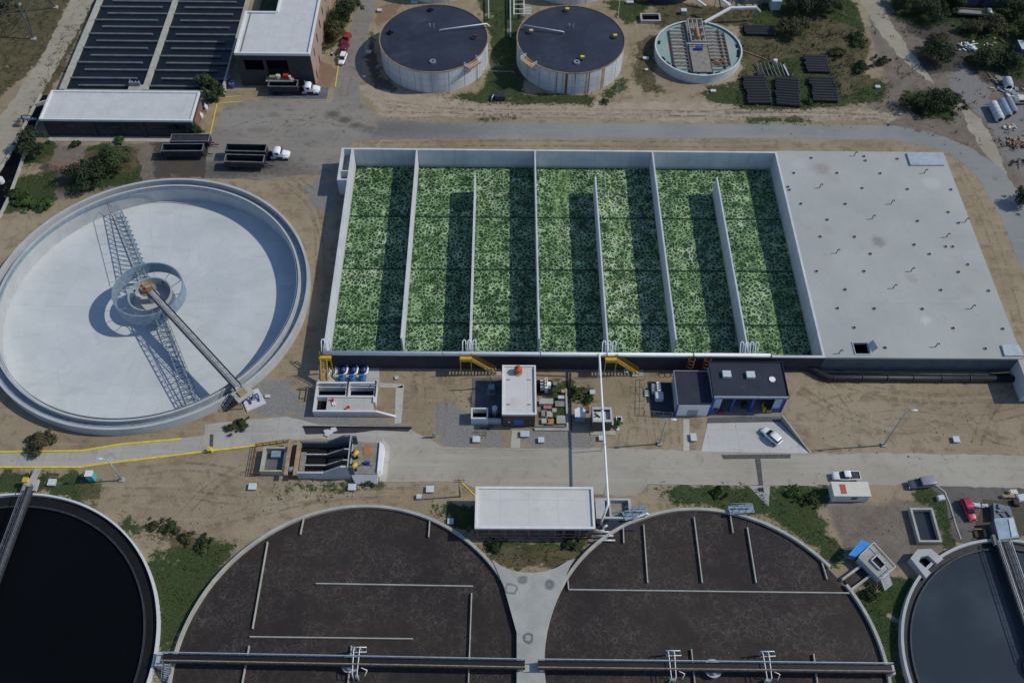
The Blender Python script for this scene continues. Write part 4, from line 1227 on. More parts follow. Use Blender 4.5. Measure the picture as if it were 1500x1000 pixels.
for k, px in enumerate(((334, 121), (341, 128))):
    x, y = G(*px)
    t = thing('barrel', ('blue drum in the shade at the corner of the tall building, farther of two', 'blue drum in the shade at the corner of the tall building, nearer of two')[k], 'drum', (x, y, 0), group='blue drums at the building corner')
    MB().cyl((x, y), .75, 0, 1.5, 16).build('body', 'motor_blue', t)
    MB().ring((x, y), .6, .78, 1.5, 1.58, 16).build('rim', 'grey_steel', t)

# ------------------------------------------------------------ storage tanks
def wall_mat(name, rusty):
    b = NB(name)
    sv = b.mapping((.5, .5, .04))
    c = b.mix(b.ramp(b.noise(.2, 4, .6), .3, .7), (.50, .53, .55), (.60, .62, .63))
    c = b.mix(b.ramp(b.noise(1.0, 5, .65, sv), .5, .75, 0, .6), c, (.30, .33, .36))
    if rusty:
        c = b.mix(b.ramp(b.noise(.9, 3, .5, b.mapping((.45, .45, .02), (3, 1, 0))), .58, .66, 0, .8), c, (.36, .29, .15))
        c = b.mix(b.ramp(b.noise(.9, 3, .5, b.mapping((.8, .8, .02), (7, 4, 0))), .63, .68, 0, .8), c, (.14, .06, .04))
    MATS[name] = b.done(c, .55, .1, .35)
wall_mat('tank_paint', False)
wall_mat('tank_paint_rusty', True)

def storage_tank(c, r, h, label, mat, loc_extra):
    t = thing('storage_tank', label, 'tank', (*c, 0), group='tall round storage tanks')
    MB().tube([(*c, 0), (*c, h)], r, 96).build('shell', mat, t)
    m = MB()
    for z in (2.2, 4.4):
        m.ring(c, r - .02, r + .02, z, z + .05, 96)
    for k in range(20):
        a = 2 * math.pi * k / 20
        m.obox((c[0] + r * math.cos(a), c[1] + r * math.sin(a)), .03, .05, 0, h, a)
    m.build('seam', 'grey_steel', t)
    rf = MB().disc(c, r - .1, h + .05, 96, h + .9, 4).build('roof', 'membrane', t)
    MB().ring(c, r - .18, r + .08, h + .002, h + .22, 96).build('rim', 'rust_rim' if 'rust_rim' in MATS else plain('rust_rim', (.33, .22, .13), .8, var=.35, scale=.5, stain=(.45, .42, .36), stain_amt=.9), t)
    return t, rf

ta_c, tb_c = (-18.7, 213.3), (18.3, 213.3)
def roof_z(c, r, h, x, y):
    return h + .9 - .85 * math.hypot(x - c[0], y - c[1]) / (r - .1)
def hatch(c, r, h, px, kind, rf):
    x, y = G(*px, h + .5)
    z = roof_z(c, r, h, x, y)
    if kind == 'cross':
        m = MB(); m.bar((x - 1.0, y - .2, z + .35), (x + 1.0, y + .2, z + .35), .3, .3); m.bar((x - .2, y + .8, z + .35), (x + .2, y - .8, z + .35), .3, .3); m.cyl((x, y), .55, z - .1, z + .5, 12)
        m.build('vent', 'black_opening', rf)
    elif kind == 'tyre':
        MB().ring((x, y), .35, .85, z - .1, z + .35, 18).build('manhole_ring', 'grey_steel', rf)
    else:
        MB().cyl((x, y), .8, z - .1, z + .45, 14).build('manhole', 'dark_steel', rf)
        MB().box(x - .1, x + .9, y - .2, y + .5, z + .45, z + .8).build('cover', {'yellow': 'kerb_yellow', 'red': 'car_maroon'}[kind], rf)

t, rf = storage_tank(ta_c, 14.6, 6.6, 'tall round tank with dark roof and clean pale wall next to the narrow concrete lane', 'tank_paint', 0)
for px, k in (((571, 48), 'cross'), ((634, 90), 'tyre'), ((694, 55), 'red'), ((630, 15), 'cross')):
    hatch(ta_c, 14.6, 6.6, px, k, rf)
x, y = G(633, 41, 7.3)
m = MB()
for dx in (-.5, .5):
    m.tube([(x + dx, y, 7.0), (x + dx, y, 8.4), (x + dx * 1.5, y, 8.5)], .12, 6)
m.build('vent_pipe', 'galvanised', rf)
p0, p1 = G(644, 44, 8.0), G(713, 35, 8.0)
MB().tube([(*p0, 7.2), (*p0, 8.0), (*p1, 8.0), (p1[0] + .8, p1[1], 7.2)], .17, 8).build('roof_pipe', 'white_paint', rf, True)
def rim_platform(c, r, h, px, par):
    x, y = G(*px, h + .3)
    a = math.atan2(y - c[1], x - c[0])
    px_, py_ = c[0] + (r + .8) * math.cos(a), c[1] + (r + .8) * math.sin(a)
    p = MB().obox((px_, py_), 1.0, 2.1, h - .1, h + .1, a).build('platform', 'rust_orange', par)
    m = MB()
    for u, v in ((-1, -2.1), (1, -2.1), (1, 2.1), (-1, 2.1)):
        qx, qy = px_ + math.cos(a) * u - math.sin(a) * v, py_ + math.sin(a) * u + math.cos(a) * v
        m.box(qx - .06, qx + .06, qy - .06, qy + .06, h + .1, h + 1.2)
    def q(u, v, z):
        return (px_ + math.cos(a) * u - math.sin(a) * v, py_ + math.sin(a) * u + math.cos(a) * v, z)
    for z in (h + .6, h + 1.2):
        m.bar(q(1, -2.1, z), q(1, 2.1, z), .1); m.bar(q(-1, -2.1, z), q(1, -2.1, z), .1); m.bar(q(-1, 2.1, z), q(1, 2.1, z), .1)
    m.build('handrail', 'parapet', p)
    m = MB(); m.bar(q(.5, -1.8, h), q(-.75, -1.8, h - 2), .15); m.bar(q(.5, 1.8, h), q(-.75, 1.8, h - 2), .15)
    m.build('bracket', 'grey_steel', p)
    # ladder down the shell
    l = MB()
    for s in (-.3, .3):
        l.bar(q(-.6, 2.6 + s, 0), q(-.6, 2.6 + s, h + .9), .08)
    for k in range(14):
        l.bar(q(-.6, 2.3, .4 + k * .45), q(-.6, 2.9, .4 + k * .45), .06)
    l.build('ladder', 'parapet', par)
rim_platform(ta_c, 14.6, 6.6, (692, 93), t)
t, rf = storage_tank(tb_c, 14.6, 6.7, 'tall round tank with dark roof, yellow hatch covers and rust streaks down its wall', 'tank_paint_rusty', 0)
for px, k in (((776, 47), 'yellow'), ((899, 54), 'yellow'), ((845, 91), 'tyre'), ((851, 86), 'yellow'), ((829, 15), 'yellow')):
    hatch(tb_c, 14.6, 6.7, px, k, rf)
p0, p1 = G(826, 47, 8.1), G(768, 37, 8.1)
MB().tube([(*p0, 7.3), (*p0, 8.1), (*p1, 8.1), (p1[0] - .8, p1[1], 7.2)], .17, 8).build('roof_pipe', 'galvanised', rf, True)
x, y = G(837, 41, 7.3)
m = MB()
for dx in (-.5, .5):
    m.tube([(x + dx, y, 7.0), (x + dx, y, 8.4), (x + dx * 1.5, y, 8.5)], .12, 6)
m.build('vent_pipe', 'galvanised', rf)
rim_platform(tb_c, 14.6, 6.7, (772, 92), t)
for px, w_, mt in ((829, .32, 'rust'), (858, .22, 'tan_machine'), (883, .5, 'tan_machine'), (862, .12, 'rust'), (815, .12, 'rust')):
    x, y = G(px, 118, 3)
    a = math.acos(max(-1, min(1, (x - tb_c[0]) / 14.6)))
    MB().obox((tb_c[0] + 14.6 * math.cos(-a), tb_c[1] + 14.6 * math.sin(-a)), .02, w_, .1, 6.6, -a).build('rust_streak', mt, t)
t, rf = storage_tank((-20.5, 252.6), 14.6, 6.6, 'partly seen pale round tank behind the tank with the clean wall', 'tank_paint', 0)
t, rf = storage_tank((19.5, 252.6), 14.6, 6.7, 'partly seen round tank behind the tank with rust streaks', 'tank_paint_rusty', 0)

# small tank with a turquoise floating cover and walkway grid
cc, cr, ch = (53.8, 215.4), 11.9, 2.6
t = thing('thickener_tank', 'low round tank with a worn turquoise cover, rusty grid and a hopper bridge', 'tank', (*cc, 0))
MB().tube([(*cc, 0), (*cc, ch)], cr, 80, False).build('shell', 'tank_paint', t)
b = NB('worn_turquoise')
rad_ = b.n('ShaderNodeVectorMath', operation='DISTANCE')
b.link(b.co, rad_.inputs[0]); rad_.inputs[1].default_value = (53.8, 215.4, 2.25)
edge_ = b.ramp(rad_.outputs['Value'], 6.5, 11.0, -.20, .20)
c = b.mix(b.ramp(b.math('ADD', b.noise(.35, 5, .65, dist=.5), edge_), .50, .60), (.36, .35, .31), (.24, .36, .33))
c = b.mix(b.ramp(b.noise(.9, 5, .7), .52, .7, 0, .45), c, (.40, .39, .36))
c = b.mix(b.ramp(b.noise(2.0, 4, .7), .56, .7, 0, .6), c, (.20, .13, .09))
MATS['worn_turquoise'] = b.done(c, .75, 0, .25)
MB().disc(cc, cr - .25, ch - .35, 80).build('cover', 'worn_turquoise', t)
MB().ring(cc, cr - .3, cr + .12, ch + .002, ch + .2, 80).build('rim', 'pale_lid', t)
gz = ch - .1
for x in (-7.4, -3.3, -.9, 2.6, 6.4, 7.8):
    yl = math.sqrt((cr - 1.2) ** 2 - x * x)
    MB().bar((cc[0] + x, cc[1] - yl, gz + .05), (cc[0] + x, cc[1] + yl, gz + .05), .3, .35).build('beam', 'brown_wall', t)
gs = [MB(), MB()]
for k in range(-6, 7):
    y = k * 1.5
    xr = math.sqrt(max(0, (cr - 1.3) ** 2 - y * y))
    for a, c_ in ((-7.4, -3.3), (2.6, 7.8)):
        a2, c2 = max(a, -xr), min(c_, xr)
        if c2 > a2:
            gs[a > 0].bar((cc[0] + a2, cc[1] + y, gz + .1), (cc[0] + c2, cc[1] + y, gz + .1), .24, .2)
for k in range(-5, 5):
    s = 1 if k % 2 else -1
    gs[0].bar((cc[0] - 7.0, cc[1] + k * 1.5, gz + .1), (cc[0] - 3.6, cc[1] + k * 1.5 + 1.5 * s, gz + .1), .1, .1)
    gs[1].bar((cc[0] + 3.0, cc[1] + k * 1.5 + 1.5, gz + .1), (cc[0] + 7.0, cc[1] + k * 1.5, gz + .1), .1, .1)
for g in gs:
    g.build('grating', 'wood_grey', t)
MB().box(cc[0] - 2.6, cc[0] + 2.4, cc[1] - 10.4, cc[1] + 11.3, gz + .02, gz + .3).build('walkway_deck', 'wood_grey', t)
hp = MB()
for dx in (-1.9, -.7, .5, 2.0):
    hp.box(cc[0] + dx - .12, cc[0] + dx + .12, cc[1] + 1, cc[1] + 11.5, gz + .9, gz + 1.3)
for yy in (1.2, 4, 7, 11.2):
    hp.box(cc[0] - 2.1, cc[0] + 2.2, cc[1] + yy - .1, cc[1] + yy + .1, gz + .3, gz + 1.5)
hp = hp.build('bridge_frame', 'rim_concrete', t)
MB().tube([(cc[0] - .1, cc[1] + 2.2, gz + 1.7), (cc[0] - .1, cc[1] + 6.5, gz + 1.7)], .5, 12).build('screw', 'rust_orange', hp)
MB().box(cc[0] - .9, cc[0] + .9, cc[1] - 1.5, cc[1] - .3, gz + .3, gz + 1.1).build('gearbox', 'motor_blue', t)
m = MB()
m.bar((cc[0] - 3.4, cc[1] + .4, gz + 1.2), (cc[0] + 2.8, cc[1] + .4, gz + 1.2), .2); m.bar((cc[0] - 3.2, cc[1] + .4, gz), (cc[0] - 3.2, cc[1] + .4, gz + 1.2), .14); m.bar((cc[0] + 2.7, cc[1] + .4, gz), (cc[0] + 2.7, cc[1] + .4, gz + 1.2), .14)
m.build('handrail', 'parapet', t)
for a in (3.55, 3.75, 3.95, 4.4, 4.9, 5.1, .12, -.1, -.25, 2.9):
    MB().obox((cc[0] + (cr - 1.0) * math.cos(a), cc[1] + (cr - 1.0) * math.sin(a)), .35, .8, ch - .4, ch - .3, a).build('cover_opening', 'black_opening', t)
m = MB(); m.box(cc[0] + 3.4, cc[0] + 5.6, cc[1] - 7.0, cc[1] - 6.6, gz, gz + .25); m.bar((cc[0] + 3.0, cc[1] - 4.6, gz + .15), (cc[0] + 5.2, cc[1] - 7.4, gz + .15), .5, .3); m.bar((cc[0] + 5.6, cc[1] - 4.6, gz + .15), (cc[0] + 6.6, cc[1] - 7.0, gz + .15), .5, .3)
m.build('scrap_plate', 'rust', t)
# inclined conveyor from the small tank to the frame at the top
t = thing('conveyor', 'thin pale inclined conveyor rising from the turquoise covered tank', 'conveyor', (57, 226, 0))
p0, p1, p2, p3 = (*G(1032, 33, 3.6), 3.6), (*G(1070, 12, 4.6), 4.6), (*G(1108, 11, 4.6), 4.6), (*G(1114, 17, 3.0), 3.0)
MB().bar(p0, p1, .7, .5).build('trough', 'parapet', t)
MB().bar(p1, p2, .7, .5).build('trough', 'parapet', t)
MB().bar(p2, p3, .6, .4).build('trough', 'parapet', t)
m = MB(); m.bar((p0[0] + 1.5, p0[1] + 1.5, 0), (p0[0] + 1.5, p0[1] + 1.5, 3.5), .2); m.bar((p1[0], p1[1], 0), (p1[0], p1[1], 4.4), .2); m.bar((p2[0], p2[1], 0), (p2[0], p2[1], 4.4), .2)
m.build('leg', 'grey_steel', t)
t = thing('conveyor', 'second thin pale conveyor running up out of sight above the turquoise tank', 'conveyor', (58, 236, 0))
q0 = (*G(1050, -6, 6.0), 6.0)
MB().bar((p1[0] - .2, p1[1] + .4, 5.15), q0, .7, .5).build('trough', 'parapet', t)
MB().bar((q0[0], q0[1], 0), (q0[0], q0[1], 5.8), .2).build('leg', 'grey_steel', t)
# steel frame with pipe racks and pale container at the very top
x, y = G(1112, 12, 0)
t = thing('steel_frame', 'cluttered grey steel frame at the top of the view beside a pale container', 'frame', (x, y, 0))
m = MB()
for i in range(6):
    for j in range(3):
        m.box(x - 7 + i * 2.4, x - 6.85 + i * 2.4, y + j * 4, y + .15 + j * 4, 0, 4.5)
for j in range(3):
    m.box(x - 7, x + 5.2, y + j * 4 + .16, y + j * 4 + .3, 4.2, 4.5)
for i in range(6):
    m.box(x - 7 + i * 2.4, x - 6.8 + i * 2.4, y, y + 8.2, 3.9, 4.15)
for i in range(9):
    m.bar((x - 7 + rng.uniform(0, 11), y + rng.uniform(0, 7), rng.uniform(.5, 3.6)), (x - 7 + rng.uniform(0, 11), y + rng.uniform(0, 7), rng.uniform(.5, 3.6)), .14)
m.build('frame', 'grey_steel', t)
MB().box(x - 5, x + 3, y + 2, y + 6, .1, 1.6).build('equipment', 'wood_grey', t)
x, y = G(1136, 16, 0)
t = thing('container', 'pale blue metal container at the top edge near the steel frame', 'container', (x, y, 0))
MB().box(x - 1.6, x + 1.2, y, y + 8, .1, 3.0).build('body', 'tank_paint', t)
MB().box(x - 1.65, x + 1.25, y - .05, y + 8.05, 3.002, 3.1).build('roof', 'sky_blue_lid', t)
x, y = G(962, 8, 0)
t = thing('navy_tank', 'partly seen navy roofed round tank at the top edge above the turquoise covered tank', 'tank', (x, y + 8, 0))
MB().tube([(x + 3, y + 8.5, 0), (x + 3, y + 8.5, 4.5)], 8.5, 48).build('shell', 'membrane', t)
MB().disc((x + 3, y + 8.5), 8.4, 4.52, 48, 5.2, 2).build('roof', 'membrane', t)
MB().bar((*G(1018, -2, 2.2), 2.2), (*G(1034, 9, .8), .8), .5, .4).build('chute', 'parapet', t)
# black-bottomed small concrete trough and loose boxes
x, y = G(953, 25, 1)
t = thing('open_trough', 'small rectangular concrete trough with dark water above the tank with yellow hatches', 'trough', (x, y, 0))
m = MB(); m.box(x - 2.9, x - 2.4, y - 1.8, y + 1.8, 0, 1.0); m.box(x + 2.4, x + 2.9, y - 1.8, y + 1.8, 0, 1.0); m.box(x - 2.4, x + 2.4, y - 1.8, y - 1.35, 0, 1.0); m.box(x - 2.4, x + 2.4, y + 1.35, y + 1.8, 0, 1.0)
m.build('wall', 'rim_concrete', t)
MB().box(x - 2.4, x + 2.4, y - 1.35, y + 1.35, 0, .4).build('water', 'black_water', t)

# ------------------------------------------------------------ buildings along the lower road
sv = flat_building('settling_shed', 'white roofed brick building between the two brown sludge tanks and the road', (-4.3, 17.2, 72.2, 80.0), 4.9, 'brick', 'roof_white_warm', over=.35)
sv['label'] = 'white roofed brown brick building standing between the brown tanks and the lower road'
for k in range(9):
    x = -3.9 + k * 2.3
    wn = MB().box(x, x + 1.7, 72.1, 72.198, 1.0, 3.6).build('window', 'brown_wall' if k < 6 else 'glass', sv)
    m = MB(); m.box(x - .05, x + 1.75, 72.06, 72.195, 2.2, 2.32); m.box(x - .05, x + 1.75, 72.02, 72.195, .85, 1.0); m.build('frame', 'rose_brick', wn)
m = MB()
for x in (-4.15, 1.0, 5.4, 10.2, 14.8):
    m.box(x - .2, x + .2, 71.95, 72.2, 0, 4.6)
m.build('pilaster', 'brick', sv)
# basin beside it, where the white pipe comes down
t = thing('drain_basin', 'concrete basin with gravel bed beside the brick building where the white pipe comes down', 'basin', (22, 78, 0))
q = [G(*p, 1.2) for p in ((872, 717), (926, 718), (924, 746), (873, 745))]
X0, X1, Y0, Y1 = 18.2, 25.0, 75.6, 79.8
m = MB(); m.box(X0, X1, Y1 - .4, Y1, 0, 1.6); m.box(X0, X1, Y0, Y0 + .4, 0, 1.6); m.box(X1 - .5, X1, Y0 + .4, Y1 - .4, 0, 1.6); m.box(X0, X0 + 1.8, Y0 + .4, Y1 - .4, 0, 1.55); m.box(X0 + 2.6, X0 + 2.9, Y0 + .4, Y1 - .4, 0, 1.5)
m.build('wall', 'concrete', t)
MB().box(X0 + 1.8, X1 - .5, Y0 + .4, Y1 - .4, .0, .5).build('bed', 'wood_grey', t)
MB().box(X0 + .2, X1 + .2, Y0 - 2.0, Y0 - .02, .0, .8).build('lower_deck', 'navy_roof', t)
t = thing('pipe_cluster', 'grey pipes and valves behind the brick building corner', 'pipes', (20, 74, 0))
for k, yy in enumerate((73.2, 72.4, 71.5)):
    MB().tube([(17.5, yy, .9), (21.0 + k * .3, yy, .9)], .2, 8).build('pipe', 'galvanised', t, True)
MB().tube([(19.4, 73.8, .3), (19.4, 73.8, 1.5), (20.2, 74.2, 1.7)], .25, 8).build('riser', 'galvanised', t, True)
x, y = G(878, 777, .5)
t = thing('tank_drum', 'short cream cylinder lying by the corner of the brick building', 'drum', (x, y, 0))
MB().tube([(x - 1.0, y, .45), (x + .9, y - .1, .45)], .45, 14).build('body', 'cream', t, True)
MB().tube([(x + .9, y - .1, .45), (x + 1.0, y - .1, .45)], .3, 12).build('cap', 'grey_steel', t)
# overhead pipe
t = thing('overhead_pipe', 'very long thin white pipe crossing high over the yard and road', 'pipe', (22, 95, 0))
a_, c_ = G(878, 519, 6.0), G(891, 738, 6.0)
MB().tube([(a_[0], a_[1] + .2, WT), (a_[0], a_[1] + .1, 5.9), (a_[0], a_[1] - .3, 6.0), ((a_[0] + c_[0]) / 2, (a_[1] + c_[1]) / 2, 5.85), (*c_, 6.0), (c_[0] - .2, c_[1] - .5, 5.7), (c_[0] - .9, c_[1] - 1.6, 3.0), (c_[0] - 1.0, c_[1] - 1.8, .9)], .22, 10).build('pipe', 'white_paint', t, True)
for y in (108.4, 98.3, 91.0, 81.2):
    k = (a_[1] - y) / (a_[1] - c_[1])
    x = a_[0] + (c_[0] - a_[0]) * k
    MB().tube([(x, y, 0), (x, y, 5.7)], .07, 6).build('support_post', 'galvanised', t)
for y in (104.5, 97.0, 89.0):
    k = (a_[1] - y) / (a_[1] - c_[1])
    x = a_[0] + (c_[0] - a_[0]) * k
    MB().tube([(x, y - .06, 5.93), (x, y + .06, 5.93)], .3, 10).build('flange', 'galvanised', t)

# control building with the orange tank
ab = flat_building('control_building', 'white roofed dark brown building with an orange ball tank and blue sign on its front', (.5, 6.9, 96.4, 107.7), 5.0, 'brown_wall', 'roof_white_warm', pw=.35, ph=.3, over=.25)
MB().box(2.6, 4.6, 96.3, 96.398, .9, 2.9).build('sign', 'sign_blue', ab)
MB().box(1.5, 1.9, 96.3, 96.398, 1.8, 2.1).build('lamp', 'white_paint', ab)
wn = MB().box(5.1, 6.3, 96.32, 96.398, 1.4, 2.6).build('window', 'glass', ab)
m = MB()
for x, y in ((1.5, 104.5), (5.7, 104.5), (1.5, 98.6), (5.7, 98.6)):
    m.box(x - .35, x + .35, y - .1, y + .1, 5.0, 5.12)
m.build('roof_vent', 'wood_grey', ab)
m = MB(); m.box(6.55, 6.68, 97, 107.2, 5.002, 5.2); m.build('roof_edge', 'trailer_rim', ab)
t = thing('water_tank', 'round orange ball tank standing on the white control building roof', 'tank', (3.4, 106.6, 5))
MB().cyl((3.5, 106.3), .9, 5.0, 5.25, 20).build('base', 'pink_cover', t)
path = [(3.5, 106.4, 5.25 + .02)] + [(3.5, 106.4, 5.25 + .8 - .8 * math.cos(a)) for a in (.3, .7, 1.1, 1.57, 2.0, 2.5, 2.9)]
MB().tube(path, [.3] + [.85 * math.sin(a) for a in (.3, .7, 1.1, 1.57, 2.0, 2.5, 2.9)], 20).build('body', 'ball_orange', t, True)
MB().cyl((3.5, 106.4), .25, 6.8, 6.95, 12).build('cap', 'rust', t)

# open cistern with the tall round pot beside the control building
t = thing('cistern', 'small open concrete cistern with dark inside, left of the control building', 'cistern', (-4.5, 99, 0))
t['label'] = 'small open topped concrete cistern with dark inside beside the dark brown building'
X0, X1, Y0, Y1, hh = -6.0, -2.55, 96.9, 99.5, 2.3
m = MB(); m.box(X0, X0 + .3, Y0 + .3, Y1 - .3, 0, hh); m.box(X1 - .3, X1, Y0 + .3, Y1 - .3, 0, hh); m.box(X0, X1, Y0, Y0 + .3, 0, hh); m.box(X0, X1, Y1 - .3, Y1, 0, hh)
m.build('wall', 'bright_concrete', t)
MB().box(X0 + .3, X1 - .3, Y0 + .3, Y1 - .3, .1, .7).build('water', 'black_water', t)
MB().box(-2.54, .1, 96.95, 97.3, 0, 1.9).build('side_wall', 'concrete', t)
x, y = G(725, 597, 3.2)
t = thing('round_tank', 'round pale lidded tank standing between the open cistern and dark brown building', 'tank', (x, y, 0))
MB().cyl((x, y), .55, 0, 3.2, 18).build('body', 'galvanised', t)
MB().cyl((x, y), .6, 3.2, 3.3, 18, .42).build('lid', 'pale_lid', t)
x, y = G(720, 573)
t = thing('transformer', 'blue boxed transformer in the shade at the foot of the wooden pole', 'transformer', (x, y, 0))
MB().box(x - .6, x + .6, y - .6, y + .6, .15, 2.0).build('cabinet', 'blue_steel', t)
m = MB()
for k in range(5):
    m.box(x - .55 + k * .24, x - .47 + k * .24, y - .8, y - .602, .4, 1.7)
m.build('fin', 'blue_steel', t)
MB().box(x - .8, x + .8, y - .9, y + .8, 0, .148).build('base', 'old_concrete', t)
MB().box(-6, .3, 99.6, 108.2, .02, .06).build('pad', 'dark_concrete', t)

# inspection boxes set in the ground
def lidbox(px, label, s=(.95, .85), h=.5, lid='pale_lid', name='inspection_box', ang=0.0):
    x, y = G(*px, h)
    s = (s[0] * .74, s[1] * .74)
    t = thing(name, label, 'inspection box', (x, y, 0), group='inspection boxes')
    MB().obox((x, y), s[0], s[1], 0, h, ang).build('body', 'old_concrete', t)
    MB().obox((x, y), s[0] + .06, s[1] + .06, h + .001, h + .1, ang).build('lid', lid, t)
    return t
for px, lab, kw in (
    ((76, 706), 'white lidded box on grass by the black water tank', {}),
    ((370, 712), 'pale lidded box on dirt at the end of the screen channel railing', {}),
    ((516, 713), 'pale square box against the lower wall of the screen channel', {}),
    ((630, 716), 'pale blue lidded box on weedy dirt beside the lower road', {}),
    ((614, 727), 'small dark framed box on dirt above the brown sludge tank', dict(s=(.6, .6))),
    ((698, 643), 'pale double lidded box on dirt below the open cistern', {}),
    ((793, 644), 'pale box standing on grey gravel below the control building', dict(s=(.75, .75))),
    ((769, 635), 'wide pale blue lidded box in front of the blue sign', dict(s=(1.15, .85), lid='sky_blue_lid')),
    ((868, 574), 'pale square box on dirt beside the overhead white pipe', dict(s=(.65, .65))),
    ((882, 641), 'grey box with blue valve under the overhead white pipe', dict(s=(.8, .7))),
    ((1016, 640), 'pale rectangular box on dirt between the footpath and the apron', dict(s=(.75, 1.1))),
    ((1401, 643), 'pale slanted box alone on dirt beyond the tall lamp post', dict(s=(.8, .85))),
    ((918, 543), 'pale slab box at the foot of the yellow stair beside the white pipe', dict(s=(.7, .6), h=.3)),
    ((930, 547), 'pale slab box next to the dirt path by the blue yard', dict(s=(.8, .8), h=.3)),
    ((948, 576), 'small grey framed box at the edge of the transformer yard', dict(s=(.5, .9), h=.3)),
    ((660, 763), 'light blue lidded box in deep shade beside the brick building', dict(s=(.7, .7), lid='sky_blue_lid')),
    ((392, 580), 'small low white box on dirt near the clarifier bridge end', dict(s=(.65, .4), h=.3)),
    ((581, 553), 'small pale marker block on dirt below the green basin', dict(s=(.4, .4), h=.3)),
    ((1002, 15), 'white box with a small tank near the navy roofed tank', dict(s=(1.0, .9), h=1.2)),
    ((946, 85), 'grey square box in the shade of the turquoise covered tank', dict(s=(1.0, .6))),
    ((1045, 133), 'white rimmed small box on the grass below the turquoise covered tank', dict(s=(.9, .55), h=.4)),
    ((947, 102), 'small white cap in the dirt beside the turquoise covered tank', dict(s=(.5, .4), h=.4)),
    ((534, 112), 'white cap at the foot of the clean pale tank', dict(s=(.5, .4), h=.4)),
    ((540, 76), 'grey square lid in the shade of the clean pale tank', dict(s=(.9, .6))),
    ((556, 15), 'pale cap on dirt beside the narrow lane', dict(s=(.8, .7))),
    ((607, 3), 'white rectangular cap on dirt at the top behind the clean pale tank', dict(s=(1.3, .6))),
    ((923, 3), 'white flat box at the top edge near the fence post', dict(s=(1.3, .6))),
    ((1286, 127), 'pale cap at the grass edge below the right dirt track', dict(s=(.8, .6)))):
    lidbox(px, lab, **kw)

# switch yard right of the control building
x, y = G(799, 568)
t = thing('transformer', 'black and white transformer bank on gravel beside the control building', 'transformer', (x, y, 0))
MB().box(x - 1.7, x + 1.5, y - 1.9, y + 1.9, 0, .15).build('base', 'black_opening', t)
MB().box(x - .2, x + .4, y - 1.3, y + 1.2, .15, 2.0).build('tank', 'white_paint', t)
m = MB()
for k in range(3):
    m.box(x - 1.1, x - .25, y - .9 + k * .75, y - .65 + k * .75, .3, 1.7)
m.build('radiator', 'white_paint', t)
MB().box(x + .42, x + 1.1, y - .3, y + .6, .15, 1.5).build('control_box', 'white_paint', t)
for k in range(3):
    MB().cyl((x + .1, y - .8 + k * .7), .12, 2.0, 2.6, 8).build('bushing', 'brown_wall', t)
x, y = G(800, 589, .6)
t = thing('equipment_box', 'long grey concrete box below the transformer bank', 'box', (x, y, 0))
MB().box(x - 1.4, x + 1.4, y - .6, y + .6, 0, 1.0).build('body', 'concrete', t)
MB().box(x - 1.45, x + 1.45, y - .65, y + .65, 1.0, 1.1).build('lid', 'rim_concrete', t)
for px, s, mt, lab in (((802, 596), (.75, .5), 'pink_cover', 'pink covered box in the little weedy yard beside the control building'), ((797, 606), (.5, .7), 'wood_grey', 'small tan slab below the pink covered box'), ((804, 607), (.7, .65), 'rim_concrete', 'pale square slab beside the tan one in the little yard'),
                       ((798, 617), (.6, .55), 'rim_concrete', 'round topped pale stone block at the bottom of the little yard'), ((806, 618), (.7, .6), 'rust_orange', 'orange brown crate at the bottom of the little weedy yard'), ((820, 592), (.9, .6), 'wood_grey', 'pale timber pallet in the weeds beside the little yard'),
                       ((822, 615), (.9, .9), 'old_concrete', 'mossy slab in the weeds by the long pipe shadow')):
    x, y = G(*px, .3)
    t = thing('yard_box', lab, 'box', (x, y, 0), group='boxes in the little weedy yard')
    MB().box(x - s[0], x + s[0], y - s[1], y + s[1], 0, .5).build('body', mt, t)
    MB().box(x - s[0] - .04, x + s[0] + .04, y - s[1] - .04, y + s[1] + .04, .5, .58).build('lid', mt, t)
for px, s_, mt, lab in (((813, 563), (.35, .35), 'grey_steel', 'small grey post box in weeds behind the black and white transformer'), ((826, 574), (.5, .35), 'wood', 'tan box beside the long wall end in the weedy yard'), ((822, 583), (.6, .3), 'pale_lid', 'pale plate in weeds above the timber pallet'), ((812, 602), (.4, .4), 'rim_concrete', 'small pale block touching the mossy slab'),
                       ((847, 567), (.4, .3), 'wood_grey', 'grey brown box in weeds across the pipe shadow'), ((856, 575), (.5, .3), 'bark', 'dark brown box in weeds left of the pale square box'), ((860, 600), (.4, .6), 'rust', 'rusty plate box between the kiosk and the concrete frame hut')):
    x, y = G(*px, .3)
    t = thing('yard_box', lab, 'box', (x, y, 0), group='boxes in the little weedy yard')
    MB().box(x - s_[0], x + s_[0], y - s_[1], y + s_[1], 0, .7).build('body', mt, t)
    MB().box(x - s_[0] - .04, x + s_[0] + .04, y - s_[1] - .04, y + s_[1] + .04, .7, .78).build('lid', mt, t)
for k, (px0, px1, lab) in enumerate((((786, 549), (831, 551), 'thin rusty pipe on the ground behind the transformer bank'), ((836, 546), (837, 630), 'thin dark conduit running beside the overhead pipe shadow'), ((845, 590), (866, 588), 'thin dark pipe across the weeds to the concrete frame hut'))):
    a_, c_ = G(*px0, .12), G(*px1, .12)
    t = thing('ground_conduit', lab, 'pipe', (*a_, 0), group='thin pipes on the yard ground')
    MB().tube([(*a_, .13), (*c_, .13)], .11, 6).build('barrel', ('rust', 'dark_steel', 'bark')[k], t)
x, y = G(849, 617)
t = thing('switch_house', 'small white topped teal fronted kiosk in the weeds beside the concrete frame hut', 'kiosk', (x, y, 0))
MB().box(x - 1.0, x + 1.0, y - .2, y + 1.7, 0, 2.1).build('body', 'blue_steel', t)
